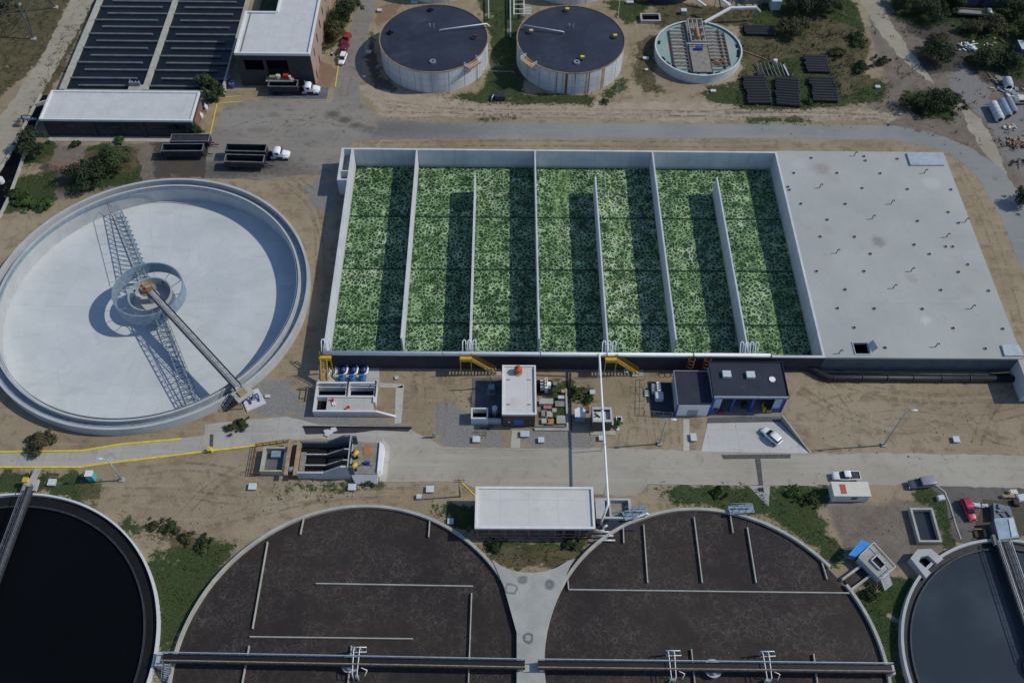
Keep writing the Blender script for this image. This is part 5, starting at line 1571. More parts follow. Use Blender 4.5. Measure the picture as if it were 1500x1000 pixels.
MB().prism([(x - 1.1, y - .3), (x + 1.1, y - .3), (x + 1.1, y + 1.5), (x + .1, y + 2.2), (x - 1.1, y + 1.5)], 2.1, 2.3).build('roof', 'parapet', t)
dm = MB().box(x - .9, x + .9, y - .26, y - .202, .2, 1.9).build('door', 'blue_steel', t)
x, y = G(868, 628)
t = thing('pump_house', 'dark walled concrete hut with an open roof frame under the overhead white pipe', 'hut', (21, 98, 0))
X0, X1, Y0, Y1, hh = 16.1, 19.9, 95.2, 98.6, 3.2
X0, Y0 = G(866, 631, 0); X1 = X0 + 3.9; Y1 = Y0 + 3.2; hh = 3.9
m = MB(); m.box(X0, X1, Y0, Y0 + .2, 0, hh - .3); m.box(X0, X1, Y1 - .2, Y1, 0, hh - .3); m.box(X0, X0 + .2, Y0 + .2, Y1 - .2, 0, hh - .3); m.box(X1 - .2, X1, Y0 + .2, Y1 - .2, 0, hh - .3)
m.build('wall', 'brown_wall', t)
m = MB(); m.box(X0 - .1, X1 + .1, Y0 - .1, Y0 + .4, hh - .298, hh); m.box(X0 - .1, X1 + .1, Y1 - .4, Y1 + .1, hh - .298, hh); m.box(X0 - .1, X0 + .3, Y0 + .4, Y1 - .4, hh - .298, hh); m.box(X1 - .3, X1 + .1, Y0 + .4, Y1 - .4, hh - .298, hh)
m.build('roof_rim', 'concrete', t)
MB().box(X0 + .3, X1 - .3, Y0 + .4, Y1 - .4, 3.0, 3.1).build('roof', 'roof_white_warm', t)
m = MB(); m.bar((X0 + .5, Y0 + 1.4, 3.2), (X0 + 1.3, Y0 + 1.7, 3.2), .22, .2); m.bar((X0 + .6, Y1 - .9, 3.2), (X0 + 1.6, Y0 + 1.3, 3.2), .22, .2)
m.build('roof_pipe', 'dark_steel', t)
MB().box(X1 - 1.5, X1 - .5, Y0 - .06, Y0 - .002, .1, 2.0).build('door', 'dark_steel', t)
MB().box(X0 - .2, X1 + 1.0, Y0 - 1.0, Y0 - .02, .03, .18).build('doorstep', 'rim_concrete', t)
x, y = G(907, 613, .4)
t = thing('sump_box', 'tiny white rimmed sump with black opening beside the concrete frame hut', 'sump', (x, y, 0))
m = MB(); m.box(x - .6, x - .45, y - .55, y + .55, 0, .4); m.box(x + .45, x + .6, y - .55, y + .55, 0, .4); m.box(x - .45, x + .45, y - .55, y - .4, 0, .4); m.box(x - .45, x + .45, y + .4, y + .55, 0, .4)
m.build('rim', 'parapet', t)
MB().box(x - .45, x + .45, y - .4, y + .4, .03, .1).build('opening', 'black_opening', t)
x, y = G(901, 624, .3)
t = thing('slab_panel', 'two pale leaning slabs at the corner of the concrete frame hut', 'slab', (x, y, 0))
t['label'] = 'pale concrete slab lying tilted at the corner of the concrete frame hut'
MB().bar((x - .7, y + 1.0, .5), (x + .7, y - .8, .15), .7, .14).build('slab', 'pale_concrete', t)
t = thing('garden_wall', 'low pale wall bounding the weedy yard beside the control building', 'wall', (11, 96.5, 0))
gx0, gy0 = G(783, 631); gx1, gy1 = G(833, 631); gx2, gy2 = G(832, 570)
m = MB(); m.box(gx0, gx1, gy0, gy0 + .6, 0, .35); m.box(gx1 - .4, gx1, gy0 + .6, gy2, 0, .35)
m.build('wall', 'rim_concrete', t)
m = MB(); m.box(gx0, gx1 - .4, gy0 + .62, gy0 + .7, .0, .9); m.build('fence_rail', 'grey_steel', t)

# ------------------------------------------------------------ navy roofed workshop and annex
wk = thing('workshop', 'navy roofed workshop with blue columns and three open bays facing the pale apron', 'building', (50, 104, 0))
X0, X1, Y0, Y1, hh = 42.9, 57.6, 100.2, 108.3, 6.0
m = MB(); m.box(X0, X0 + .3, Y0 + .3, Y1 - .3, 0, hh - .4); m.box(X1 - .3, X1, Y0 + .3, Y1 - .3, 0, hh - .4); m.box(X0, X1, Y1 - .3, Y1, 0, hh - .4)
m.build('wall', 'pale_concrete', wk)
for x in (X0 + .2, 47.2, 51.2, X1 - .2):
    MB().box(x - .25, x + .25, Y0 - .05, Y0 + .5, 0, hh - .9).build('column', 'blue_paint', wk)
for x0, x1 in ((X0 + .46, X0 + 1.9), (X1 - 2.0, X1 - .46)):
    pn = MB().box(x0, x1, Y0 + .1, Y0 + .35, 0, hh - .9).build('front_panel', 'sky_blue_lid', wk)
    MB().box(x0 + .2, x1 - .2, Y0 + .02, Y0 + .098, .3, 1.4).build('notice', 'motor_blue', pn)
MB().box(X0, X1, Y0 - .05, Y0 + .35, hh - .898, hh - .42).build('beam', 'blue_paint', wk)
MB().box(X0 + .3, X1 - .3, Y0 - 1.2, Y1 - .3, .02, .08).build('floor', 'yard_concrete', wk)
MB().box(X1 - .02, X1 + .22, Y0 - .05, Y1 + .1, 0, hh - .1).build('side_cladding', 'blue_paint', wk)
rf = MB().box(X0 - .1, X1 + .2, Y0 - .1, Y1 + .1, hh - .4, hh).build('roof', 'navy_roof', wk)
m = MB(); m.box(X0 - .2, X0 - .1, Y0 - .3, Y1 + .2, hh - .5, hh + .3); m.box(X1 + .225, X1 + .33, Y0 - .3, Y1 + .2, hh - .5, hh + .3); m.box(X0 - .1, X1 + .22, Y1 + .102, Y1 + .2, hh - .5, hh + .3)
m.build('parapet', 'navy_roof', rf)
MB().box(X0 - .1, X1 + .22, Y0 - .3, Y0 - .102, hh - .3, hh + .25).build('fascia', 'galvanised', rf)
MB().box(X0 - .1, X1 + .22, Y0 - .28, Y0 - .11, hh - .55, hh - .302).build('fascia_stripe', 'blue_paint', rf)
for px in ((1065, 547), (1100, 548)):
    x, y = G(*px, hh + .6)
    MB().box(x - .85, x + .85, y - .75, y + .75, hh, hh + .65).build('roof_unit', 'pale_lid', rf)
x, y = G(1131, 556, hh)
MB().cyl((x, y), .65, hh, hh + .25, 20).build('roof_vent', 'white_paint', rf)
for px, mt, lab, s in (((1056, 603), 'tool_red', 'red machine standing inside the first workshop bay', (.5, .4, .9)), ((1090, 594), 'dark_steel', 'black machine at the back of the middle workshop bay', (.5, .5, 1.3)), ((1118, 598), 'kerb_yellow', 'yellow frame leaning inside the workshop bay nearest the bare ground', (.15, .8, 1.6)), ((1125, 601), 'wood', 'brown crate inside the workshop bay nearest the bare ground', (.45, .5, 1.0))):
    x, y = G(*px, .4)
    t = thing('tool_machine', lab, 'machine', (x, y, .08), group='machines inside the workshop')
    MB().box(x - s[0], x + s[0], y - s[1], y + s[1], .081, s[2]).build('body', mt, t)
    MB().box(x - s[0] * .6, x + s[0] * .6, y - s[1] * .6, y + s[1] * .4, s[2], s[2] + .35).build('head', 'dark_steel', t)
an = thing('annex', 'lower navy roofed annex with a white front beside the three bay workshop', 'building', (39, 103, 0))
X0, X1, Y0, Y1, hh = 35.8, 42.6, 99.2, 107.2, 4.2
MB().box(X0, X1, Y0, Y1, 0, hh - .3).build('wall', 'pale_concrete', an)
rf = MB().box(X0 - .05, X1 + .05, Y0 - .05, Y1 + .05, hh - .298, hh).build('roof', 'navy_roof', an)
m = MB(); m.box(X0 - .2, X0 - .052, Y0 - .1, Y1 + .2, hh - .6, hh + .3); m.box(X0 - .05, X1 + .05, Y1 + .052, Y1 + .2, hh - .6, hh + .3)
m.build('parapet', 'blue_steel', rf)
MB().box(X0 - .25, X0 + .12, Y0 - .12, Y0 - .002, 0, hh + .2).build('corner_column', 'blue_paint', an)
MB().box(X1 - .3, X1 + .1, Y0 - .12, Y0 - .002, 0, hh).build('corner_column', 'blue_paint', an)
MB().box(X0 + .12, X1 - .3, Y0 - .05, Y0 - .001, 0, hh - .7).build('front_panel', 'white_paint', an)
MB().box(X0 + .12, X1 - .3, Y0 - .1, Y0 - .052, hh - .7, hh + .05).build('fascia', 'white_paint', an)
sd_ = MB().box(X0 + 2.2, X0 + 4.4, Y0 - .08, Y0 - .052, .1, 2.4).build('shutter_door', 'galvanised', an)
m = MB()
for k in range(7):
    m.box(X0 + 2.25, X0 + 4.35, Y0 - .1, Y0 - .081, .3 + k * .3, .36 + k * .3)
m.build('slat', 'blue_steel', sd_)
# transformer beside the annex, on a dark teal pad
x, y = G(965, 582)
t = thing('transformer', 'pale transformer with cooling fins on a dark teal pad beside the navy annex', 'transformer', (x, y, 0))
q = [G(*p, .25) for p in ((950, 558), (984, 560), (987, 605), (955, 607))]
MB().prism(q, 0, .25).build('pad', 'teal_pad', t)
MB().box(x - .9, x + .7, y - 1.2, y + .4, .251, 1.6).build('cabinet', 'pale_lid', t)
MB().box(x - .5, x + .3, y + .42, y + 2.6, .251, 2.0).build('tank', 'white_paint', t)
m = MB()
for k in range(4):
    m.box(x - 1.5, x - .52, y + .6 + k * .5, y + .8 + k * .5, .3, 1.6)
m.build('fin', 'pale_lid', t)
for k in range(3):
    MB().cyl((x - .1, y + .8 + k * .6), .12, 2.0, 2.5, 8).build('bushing', 'brown_wall', t)
t = thing('yard_fence', 'thin grey wire fence around the transformer pad beside the navy annex', 'fence', (33, 102, 0))
m = MB()
fp = [G(*p) for p in ((944, 556), (943, 608), (984, 611))]
for a, c in zip(fp, fp[1:]):
    n = int(math.dist(a, c) / 1.5)
    for i in range(n + 1):
        q = (a[0] + (c[0] - a[0]) * i / n, a[1] + (c[1] - a[1]) * i / n)
        m.box(q[0] - .05, q[0] + .05, q[1] - .05, q[1] + .05, 0, 1.8)
    m.bar((*a, 1.75), (*c, 1.75), .07); m.bar((*a, .9), (*c, .9), .05)
m.build('rail', 'grey_steel', t)
# trench drain across the apron and its chute
t = thing('trench_drain', 'dark grated trench drain crossing the foot of the pale apron and road', 'drain', (49, 92, 0))
q = [G(*p) for p in ((1057, 666), (1158, 665), (1158, 671), (1060, 672))]
MB().prism(q, .03, .07).build('grating', 'grating', t)
q = [G(*p) for p in ((1106, 672), (1114, 672), (1118, 711), (1112, 711))]
MB().prism(q, .015, .06).build('channel', 'grating', t)
x, y = G(1115, 717)
m = MB(); m.box(x - .3, x - .1, y - .4, y + .4, .03, .4); m.box(x + .2, x + .4, y - .4, y + .4, .03, .4); m.build('post', 'dark_steel', t)
t = thing('retaining_wall', 'slanting grey retaining wall along the edge of the pale apron', 'wall', (59, 96, 0))
q0, q1 = Vector(G(1143, 614)), Vector(G(1188, 664))
n_ = Vector((q1.y - q0.y, q0.x - q1.x)).normalized() * -.14
vs = [(*(q0 - n_), 0), (*(q0 + n_), 0), (*(q1 + n_), 0), (*(q1 - n_), 0), (*(q0 - n_), 1.7), (*(q0 + n_), 1.7), (*(q1 + n_), .12), (*(q1 - n_), .12)]
MB().add(vs, [(3, 2, 1, 0), (4, 5, 6, 7), (0, 1, 5, 4), (1, 2, 6, 5), (2, 3, 7, 6), (3, 0, 4, 7)]).build('wall', 'old_concrete', t)
q = [G(*p) for p in ((1037, 612), (1142, 610), (1144, 617), (1037, 619))]
struct(MB().prism(q, .0, .09), 'ramp', 'slate_wall')  # dark colour paints the shadow strip between workshop and apron

# ------------------------------------------------------------ yellow stairs on the basin wall
def basin_stair(x, dirx, label, down):
    t = thing('stair', label, 'stair', (x, BY0 - .8, 0), group='yellow stairs up to the green basin')
    z = WT - .1
    pl = MB().box(x - 1.2, x + 1.2, BY0 - 1.5, BY0 - .01, z - .12, z).build('landing', 'yellow_paint', t)
    r = MB()
    for xx, yy in ((-1.2, -1.5), (1.2, -1.5), (-1.2, -.1), (1.2, -.1)):
        r.box(x + xx - .05, x + xx + .05, BY0 + yy - .05, BY0 + yy + .05, z, z + 1.1)
    r.bar((x - 1.2, BY0 - 1.5, z + 1.1), (x + 1.2, BY0 - 1.5, z + 1.1), .1); r.bar((x - 1.2, BY0 - 1.5, z + .55), (x + 1.2, BY0 - 1.5, z + .55), .1)
    r.box(x - 1.2, x + 1.2, BY0 - 1.53, BY0 - 1.5, z - .1, z + .75)
    r.build('handrail', 'yellow_paint', pl)
    lg = MB()
    for xx in (-1.1, 1.1):
        lg.box(x + xx - .08, x + xx + .08, BY0 - 1.45, BY0 - 1.3, 0, z - .12)
    lg.build('leg', 'yellow_paint', t)
    if down == 'side':
        a, c = Vector((x + 6.3 * dirx, BY0 - .8, 0)), Vector((x + 1.2 * dirx, BY0 - .8, z))
    else:
        a, c = Vector((x - .2, BY0 - 5.2, 0)), Vector((x - .2, BY0 - 1.5, z))
    d = Vector((c.x - a.x, c.y - a.y, 0)).normalized()
    nrm = Vector((-d.y, d.x, 0))
    for s in (-1, 1):
        MB().bar(a + nrm * s * .6, c + nrm * s * .6, .1, .35).build('stringer', 'yellow_paint', t)
        h = MB(); up = Vector((0, 0, 1.0))
        h.bar(a + nrm * s * .66 + up, c + nrm * s * .66 + up, .11); h.bar(a + nrm * s * .66 + up * .5, c + nrm * s * .66 + up * .5, .08)
        for i in range(6):
            p = a + (c - a) * i / 5 + nrm * s * .66
            h.bar(p, p + up, .08)
        h.build('handrail', 'yellow_paint', t)
    m = MB()
    for i in range(15):
        p = a + (c - a) * ((i + .6) / 15)
        m.bar(p - nrm * .54, p + nrm * .54, .28, .05)
    m.build('treads', 'yellow_paint' if down != 'side' else 'rust', t)
    MB().box(a.x - 1.0, a.x + 1.0, a.y - .8, a.y + .8, .02, .1).build('base', 'rim_concrete', t)
basin_stair(-36.3, 1, 'steep yellow steel stair at the basin corner above the three blue pumps', 'front')
basin_stair(-7.3, 1, 'yellow steel stair running down along the wall near the control building', 'side')
basin_stair(22.8, 1, 'yellow steel stair running down along the wall beside the overhead white pipe', 'side')
for k, px in enumerate(((1013, 537), (1036, 536))):
    x, y = G(*px, 3.9)
    t = thing('ladder', ('orange brown wall ladder behind the navy annex', 'orange brown wall ladder behind the gap of annex and workshop')[k], 'ladder', (x, BY0 - .3, 0), group='ladders on the basin wall')
    m = MB()
    for s in (-.6, .6):
        m.box(x + s - .06, x + s + .06, BY0 - .5, BY0 - .38, 0, WT + .8)
    for i in range(14):
        m.box(x - .54, x + .54, BY0 - .48, BY0 - .4, .4 + i * .4, .46 + i * .4)
    m.build('rungs', 'rust', t)
    m = MB()
    for z in (2.8, 4.0, 5.2):
        m.ring((x, BY0 - .8), .62, .72, z, z + .1, 14)
    m.build('cage', 'rust', t)

# blue pumps in a row with their pipes
for k, px in enumerate(((501, 553), (516, 553), (531, 553))):
    x, y = G(*px, .5)
    t = thing('pump', ('blue pump of the row below the basin wall nearest the yellow stair', 'middle blue pump of the row below the basin wall', 'blue pump of the row below the basin wall farthest from the yellow stair')[k], 'pump', (x, y, 0), group='row of blue pumps below the basin')
    MB().box(x - .7, x + .7, y - .6, y + 3.4, 0, .2).build('base', 'dark_concrete', t)
    MB().tube([(x, y, .2), (x, y, 1.0)], .62, 16).build('casing', 'pump_blue', t)
    MB().tube([(x, y - .1, 1.0), (x, y - .1, 1.25)], .35, 12).build('coupling', 'motor_blue', t)
    MB().tube([(x + .1, y + 1.2, .8), (x + .2, y + 2.4, .8)], .5, 14).build('motor', 'motor_blue', t, True)
    MB().tube([(x + .1, y + .5, .7), (x + .9, y + 1.0, .9), (x + 1.0, y + 2.2, .9), (x + .7, y + 3.0, .9)], .24, 8).build('outlet_pipe', 'white_paint', t, True)
    MB().tube([(x + .3, y + 2.8, .8), (x + .5, y + 4.2, .8), (x + .6, y + 5.4, 1.6)], .3, 8).build('suction_pipe', 'motor_blue', t, True)
for k, px in enumerate(((474, 549), (483, 547), (492, 546))):
    x, y = G(*px, .3)
    t = thing('valve_pad', ('pale pad and bent white pipe under the yellow stair', 'pale pad and bent white pipe next to the yellow stair', 'pale pad and bent white pipe nearest the first blue pump')[k], 'pad', (x, y, 0), group='pipe pads beside the blue pumps')
    MB().box(x - .55, x + .45, y - .1, y + 1.8, 0, .3).build('slab', 'pale_concrete', t)
    MB().tube([(x - .1, y - 1.3, .2), (x - .1, y - .6, .7), (x, y + .6, .8), (x - .4, y + 2.6, .8), (x - .4, y + 3.6, 1.2)], .16, 8).build('pipe', 'galvanised', t, True)
struct(MB().sheet([G(*p) for p in ((466, 534), (556, 537), (556, 562), (466, 560))], .024), 'pump_pad', 'walk_concrete')

# return sludge chamber
t = thing('sludge_chamber', 'white concrete chamber with two dark pits and a sloping ramp below the blue pumps', 'chamber', (-32, 101.5, 0))
cz = 1.9
X0, X1, Y0, Y1 = -38.1, -25.6, 98.6, 105.8
m = MB(); m.box(X0, X0 + .4, Y0 + .4, Y1 - .4, 0, cz); m.box(X1 - .5, X1, Y0 + 2.3, Y1 - .4, 0, cz); m.box(X0, X1 - 0, Y1 - .4, Y1, 0, cz); m.box(X0, X1 + .3, Y0, Y0 + .4, 0, cz)
m.box(X0 + .4, X1 - .5, 102.1, 102.5, 0, cz); m.box(-31.9, -31.1, 102.5, Y1 - .4, 0, cz); m.box(X0 + .4, X1 - .5, 104.5, 104.65, 0, cz - .05)
m.build('wall', 'bright_concrete', t)
MB().add([(X1 + .3, Y0, 0), (X1 + 4.2, Y0 - .2, 0), (X1 + 4.2, Y0 + .3, 0), (X1 + .3, Y0 + .4, 0), (X1 + .3, Y0, cz), (X1 + 4.2, Y0 - .2, .15), (X1 + 4.2, Y0 + .3, .15), (X1 + .3, Y0 + .4, cz)],
         [(3, 2, 1, 0), (4, 5, 6, 7), (0, 1, 5, 4), (1, 2, 6, 5), (2, 3, 7, 6), (3, 0, 4, 7)]).build('wing_wall', 'bright_concrete', t)
MB().box(X0 + .4, X1 - .5, 102.5, Y1 - .4, 0, .3).build('pit_water', 'black_water', t)
MB().box(X0 + 2.6, X1 - .5, Y0 + .4, 102.1, 0, cz - .35).build('deck', 'walk_concrete', t)
MB().box(X0 + .4, X0 + 2.6, Y0 + .4, 102.1, 0, .25).build('pit_floor', 'black_opening', t)
for x in (X0 - .3, -31.5, X1 - .2):
    m = MB(); m.box(x - .12, x + .12, 102.3, 105.9, cz, cz + .12); m.box(x - .1, x + .1, 103.0, 103.2, cz + .12, cz + 1.2); m.box(x - .1, x + .1, 105.2, 105.4, cz + .12, cz + 1.2); m.bar((x, 103.1, cz + 1.2), (x, 105.3, cz + 1.2), .12)
    m.build('gate_frame', 'dark_steel', t)
MB().tube([(X0 - 4.2, 105.0, .15), (X0 - .2, 105.0, 1.95), (X1 + 1.2, 105.0, 1.95)], .10, 8).build('rail_pipe', 'grey_steel', t, True)
m = MB()
for k in range(6):
    m.box(-36 + k * 1.9 + .2, -35.2 + k * 1.9 + .2, Y0 - .02, Y0 - .002, .5, .62)
m.build('wall_mark', 'old_concrete', t)
for k, (dx, dy, mt) in enumerate(((-34.6, 101.4, 'tool_red'), (-34.0, 100.6, 'white_paint'), (-31.2, 99.7, 'tool_red'))):
    t = thing('debris_bundle', ('red and white bundle at the edge of the black pit in the white chamber', 'white rag bundle beside the red one on the white chamber deck', 'small red bundle alone on the white chamber deck')[k], 'bundle', (dx, dy, cz - .35), group='bundles on the chamber deck')
    m = MB()
    for i in range(5):
        a = rng.uniform(0, 6.28); m.bar((dx + rng.uniform(-.4, .4), dy + rng.uniform(-.3, .3), cz - .3), (dx + .5 * math.cos(a), dy + .5 * math.sin(a), cz - .1), .2, .14)
    m.build('bundle', mt, t)
t = thing('pipe_trench', 'long shallow grey trench with a dark edge below the white chamber', 'trench', (-31, 95, 0))
q = [G(*p) for p in ((444, 625), (604, 626), (598, 632), (550, 630), (520, 634), (448, 636))]
MB().prism(q, .015, .05).build('bed', 'dark_wall', t)
MB().bar((*G(444, 624.5, .2), .2), (*G(603, 626, .2), .2), .16, .4).build('edge', 'dark_steel', t)
x, y = G(482, 632)
m = MB()
for i in range(5):
    m.obox((x + rng.uniform(-1.2, 1.0), y + rng.uniform(-.7, .5)), rng.uniform(.3, .7), rng.uniform(.3, .6), .05, rng.uniform(.2, .4), rng.uniform(0, 3))
m.build('rubble', 'pale_concrete', t)

# ------------------------------------------------------------ inlet screen channels
t = thing('screen_channel', 'concrete inlet works with three sloping black channels and yellow screen drives', 'inlet works', (-34, 88, 0))
sz = 2.4
Xa, Xb, Xc = -41.6, -29.3, -23.9
Yb, Yt = 84.4, 91.5
def slope_wall(y, th, mat, nm, z0s=(1.5, 1.5, 3.2, 3.2), zb=0.0):
    xs = (Xa + 2.2, -34.2, -30.6, Xb)
    vs, fs = [], []
    for x, z in zip(xs, z0s):
        vs += [(x, y - th / 2, zb), (x, y + th / 2, zb), (x, y + th / 2, z), (x, y - th / 2, z)]
    for i in range(3):
        a, b_ = i * 4, i * 4 + 4
        for u, v in ((0, 1), (1, 2), (2, 3), (3, 0)):
            fs.append((a + u, a + v, b_ + v, b_ + u))
    fs += [(3, 2, 1, 0), (12, 13, 14, 15)]
    MB().add(vs, fs).build(nm, mat, t)
slope_wall(Yb + .2, .4, 'concrete', 'outer_wall', (2.4, 2.4, 4.9, 4.9))
slope_wall(Yt - .2, .4, 'slate_wall', 'outer_wall', (2.4, 2.4, 4.9, 4.9))  # far wall in darker slate: shade on its inner face put into the colour
slope_wall(86.7, .22, 'dark_concrete', 'divider', (1.4, 1.4, 3.6, 3.6))
slope_wall(89.1, .22, 'dark_concrete', 'divider', (1.4, 1.4, 3.6, 3.6))
for yy in (86.7, 89.1):
    m = MB(); m.bar((Xa + 2.3, yy, 1.43), (-34.2, yy, 1.43), .24, .05); m.bar((-34.2, yy, 1.43), (-30.6, yy, 3.63), .24, .05); m.bar((-30.6, yy, 3.63), (Xb - .02, yy, 3.63), .24, .05)
    m.build('divider_cap', 'deck_grey', t)
def chan(y0, y1):
    xs, zs = (Xa + 2.2, -34.2, -30.6, Xb), (.3, .3, .9, .9)
    vs, fs = [], []
    for x, z in zip(xs, zs):
        vs += [(x, y0, z), (x, y1, z)]
    for i in range(3):
        fs.append((i * 2, i * 2 + 2, i * 2 + 3, i * 2 + 1))
    MB().add(vs, fs).build('channel_bed', 'black_opening', t)
chan(Yb + .4, 86.59); chan(86.81, 88.99); chan(89.21, Yt - .4)
m = MB()
for i in range(8):
    m.box(-35.6 + i * .75, -35.35 + i * .75, 85.0, 85.6, .4 + i * .1, 1.1 + i * .12)
m.build('screen_bar', 'grey_steel', t)
for x, w_ in ((Xa + 1.9, .4), (Xa + .1, .35)):
    MB().box(x - w_, x + w_, Yb - .3, Yt + .4, 1.9, 2.25).build('cross_beam', 'wood', t)
MB().box(Xa + .46, Xa + 1.49, Yb + .2, Yt - .2, .1, 1.2).build('screen_pit', 'rust', t)
MB().box(Xa + 2.32, Xa + 3.4, Yb + .42, Yt - 2.0, 1.2, 1.5).build('plank', 'wood_grey', t)
MB().tube([(Xa + .6, Yb + 1.2, 1.6), (Xa + 1.6, Yb + 1.4, 1.7)], .5, 12).build('motor', 'blue_steel', t)
MB().bar((Xb + .1, Yb - .1, 5.05), (Xb + .1, Yt + .1, 5.05), .22, .22).build('top_rail', 'galvanised', t)
MB().box(Xb, Xb + .2, Yb, Yt, 0, 2.2).build('end_wall', 'concrete', t)
for yy in (Yb + .2, Yt - .2):
    MB().box(Xb + .201, Xb + 1.1, yy - .19, yy + .19, 1.9, 4.7).build('end_buttress', 'slate_wall', t)
MB().box(Xb + .2, Xc, Yb + .2, Yt, 0, 1.9).build('deck', 'wood_grey', t)
q = [(Xc + .02, Yb + .4), (Xc + .7, Yb + 1.0), (Xc + .9, Yt - .8), (Xc + .02, Yt)]
MB().prism(q, 0, 2.35).build('kerb_wall', 'white_paint', t)
for y in (85.9, 88.6):
    d = MB().tube([(Xb + .5, y - .5, 2.6), (Xb + 1.3, y + .6, 2.6)], .45, 12).build('screen_drive', 'yellow_paint', t, True)
    MB().obox((Xb + .8, y), .35, .9, 1.902, 2.3, .5).build('drive_base', 'black_opening', d)
MB().box(Xb + 2.3, Xb + 4.0, 88.6, 90.6, 1.902, 2.0).build('hatch', 'rust_orange', t)
MB().bar((Xb + 1.7, 86.4, 2.0), (Xb + 4.4, 86.4, 2.0), .12).build('hose', 'blue_paint', t)
MB().add([(Xb + .3, Yb + .15, 1.8), (Xc, Yb + .15, 1.8), (Xc, Yb - 1.2, .4), (Xb + 1.2, Yb - 1.2, .4), (Xb + .3, Yb + .15, 0), (Xc, Yb + .15, 0), (Xc, Yb - 1.2, 0), (Xb + 1.2, Yb - 1.2, 0)],
         [(0, 3, 2, 1), (4, 5, 6, 7), (3, 7, 6, 2), (2, 6, 5, 1), (0, 4, 7, 3), (1, 5, 4, 0)]).build('embankment', 'concrete', t)
x, y = Xb + 3.2, 86.9
t2 = thing('motor_pump', 'small blue motor on the concrete deck of the inlet works', 'motor', (x, y, 1.9))
MB().tube([(x - .4, y, 2.3), (x + .4, y, 2.3)], .3, 10).build('body', 'motor_blue', t2)
MB().box(x - .6, x + .6, y - .35, y + .35, 1.902, 2.0).build('base', 'dark_steel', t2)
# walled pit and railing left of it
t = thing('walled_pit', 'deep square pit with rusty railings at the end of the inlet works', 'pit', (-45, 88, 0))
X0, X1, Y0, Y1 = -46.8, -41.95, 85.2, 90.6
m = MB(); m.box(X0, X0 + .5, Y0 + .3, Y1 - .3, 0, 1.6); m.box(X0, X1, Y0, Y0 + .3, 0, 1.6); m.box(X0, X1, Y1 - .3, Y1, 0, 1.6)
m.build('wall', 'rim_concrete', t)
MB().box(X0 + .5, X1, Y0 + .3, Y1 - .3, .05, .3).build('pit_floor', 'dark_concrete', t)
MB().box(X0 + 1.6, X0 + 3.4, Y1 - 2.0, Y1 - .6, .3, 1.2).build('tank', 'blue_steel', t)
m = MB()
for (xa, ya), (xb_, yb_) in (((-48.6, 85.0), (-48.6, 91.5)), ((-48.6, 91.5), (-42.0, 92.6)), ((-48.6, 85.0), (-46.9, 85.0))):
    n = max(2, int(math.dist((xa, ya), (xb_, yb_)) / 1.2))
    for i in range(n + 1):
        q = (xa + (xb_ - xa) * i / n, ya + (yb_ - ya) * i / n)
        m.box(q[0] - .05, q[0] + .05, q[1] - .05, q[1] + .05, 0, 1.2)
    for z in (.4, .8, 1.2):
        m.bar((xa, ya, z), (xb_, yb_, z), .08)
m.build('railing', 'rust', t)
MB().box(X0 + .1, X1 - .1, Y0 - .1, Y0 - .02, 1.7, 1.85).build('yellow_bar', 'kerb_yellow', t)

# open tank, chute house, caravan at lower right
t = thing('open_tank', 'open rectangular tank with pale rim and dark inside standing in weeds', 'tank', (81, 75, 0))
X0, X1, Y0, Y1, hh = 78.6, 83.0, 71.3, 78.3, 1.2
m = MB(); m.box(X0, X0 + .4, Y0 + .4, Y1 - .4, 0, hh); m.box(X1 - .4, X1, Y0 + .4, Y1 - .4, 0, hh); m.box(X0, X1, Y0, Y0 + .4, 0, hh); m.box(X0, X1, Y1 - .4, Y1, 0, hh)
m.build('rim_wall', 'rim_concrete', t)
MB().box(X0 + .4, X1 - .4, Y0 + .4, Y1 - .4, .02, .15).build('water', 'slate_water', t)
t = thing('outlet_house', 'tilted square concrete outlet platform with a bright blue sheet roof beside the brown tank', 'outlet house', (*G(1283, 826), 0))
c0 = Vector(G(1258, 816, 2.2)); cx_ = Vector(G(1278, 798, 2.2)); cy_ = Vector(G(1309, 832, 2.2)); cw = Vector(G(1290, 848, 2.2))
q = [c0, cx_, cy_, cw]
MB().prism(q, 0, 2.0).build('wall', 'concrete', t)
ctr = sum(q, Vector((0, 0))) / 4
top = [ctr + (p - ctr) * 1.03 for p in q]
MB().prism(top, 2.002, 2.2).build('deck', 'old_concrete', t)
q2 = [ctr + (p - ctr) * .42 + Vector((.3, -.1)) for p in q]
MB().prism(q2, 2.2, 2.26).build('pit_opening', 'black_opening', t)
m = MB()
for a, c in zip(q2, q2[1:] + q2[:1]):
    m.bar((*a, 2.4), (*c, 2.4), .25, .4)
m.build('pit_rim', 'concrete', t)
m = MB()
for a, c in ((top[1], top[2]), (top[2], top[3]), (top[0], top[1])):
    m.bar((*a, 3.2), (*c, 3.2), .1)
    for k in range(4):
        p = a + (c - a) * k / 3
        m.bar((*p, 2.2), (*p, 3.2), .08)
m.build('handrail', 'parapet', t)
sl = [top[3] + (top[2] - top[3]) * f for f in (.02, .6)]
u = (top[3] - top[0]).normalized()
m = MB()
for k in range(6):
    m.bar((*(sl[0] + u * (.1 + k * .3)), 1.9 - k * .3), (*(sl[1] + u * (.1 + k * .3)), 1.9 - k * .3), .28, .06)
m.build('steps', 'grey_steel', t)
e = [Vector(G(1243, 812, 3.0)), Vector(G(1262, 790, 3.0)), Vector(G(1275, 796, 3.0)), Vector(G(1254, 815, 3.0))]
MB().prism(e, 2.95, 3.05).build('sheet_roof', 'bright_blue', t)
m = MB()
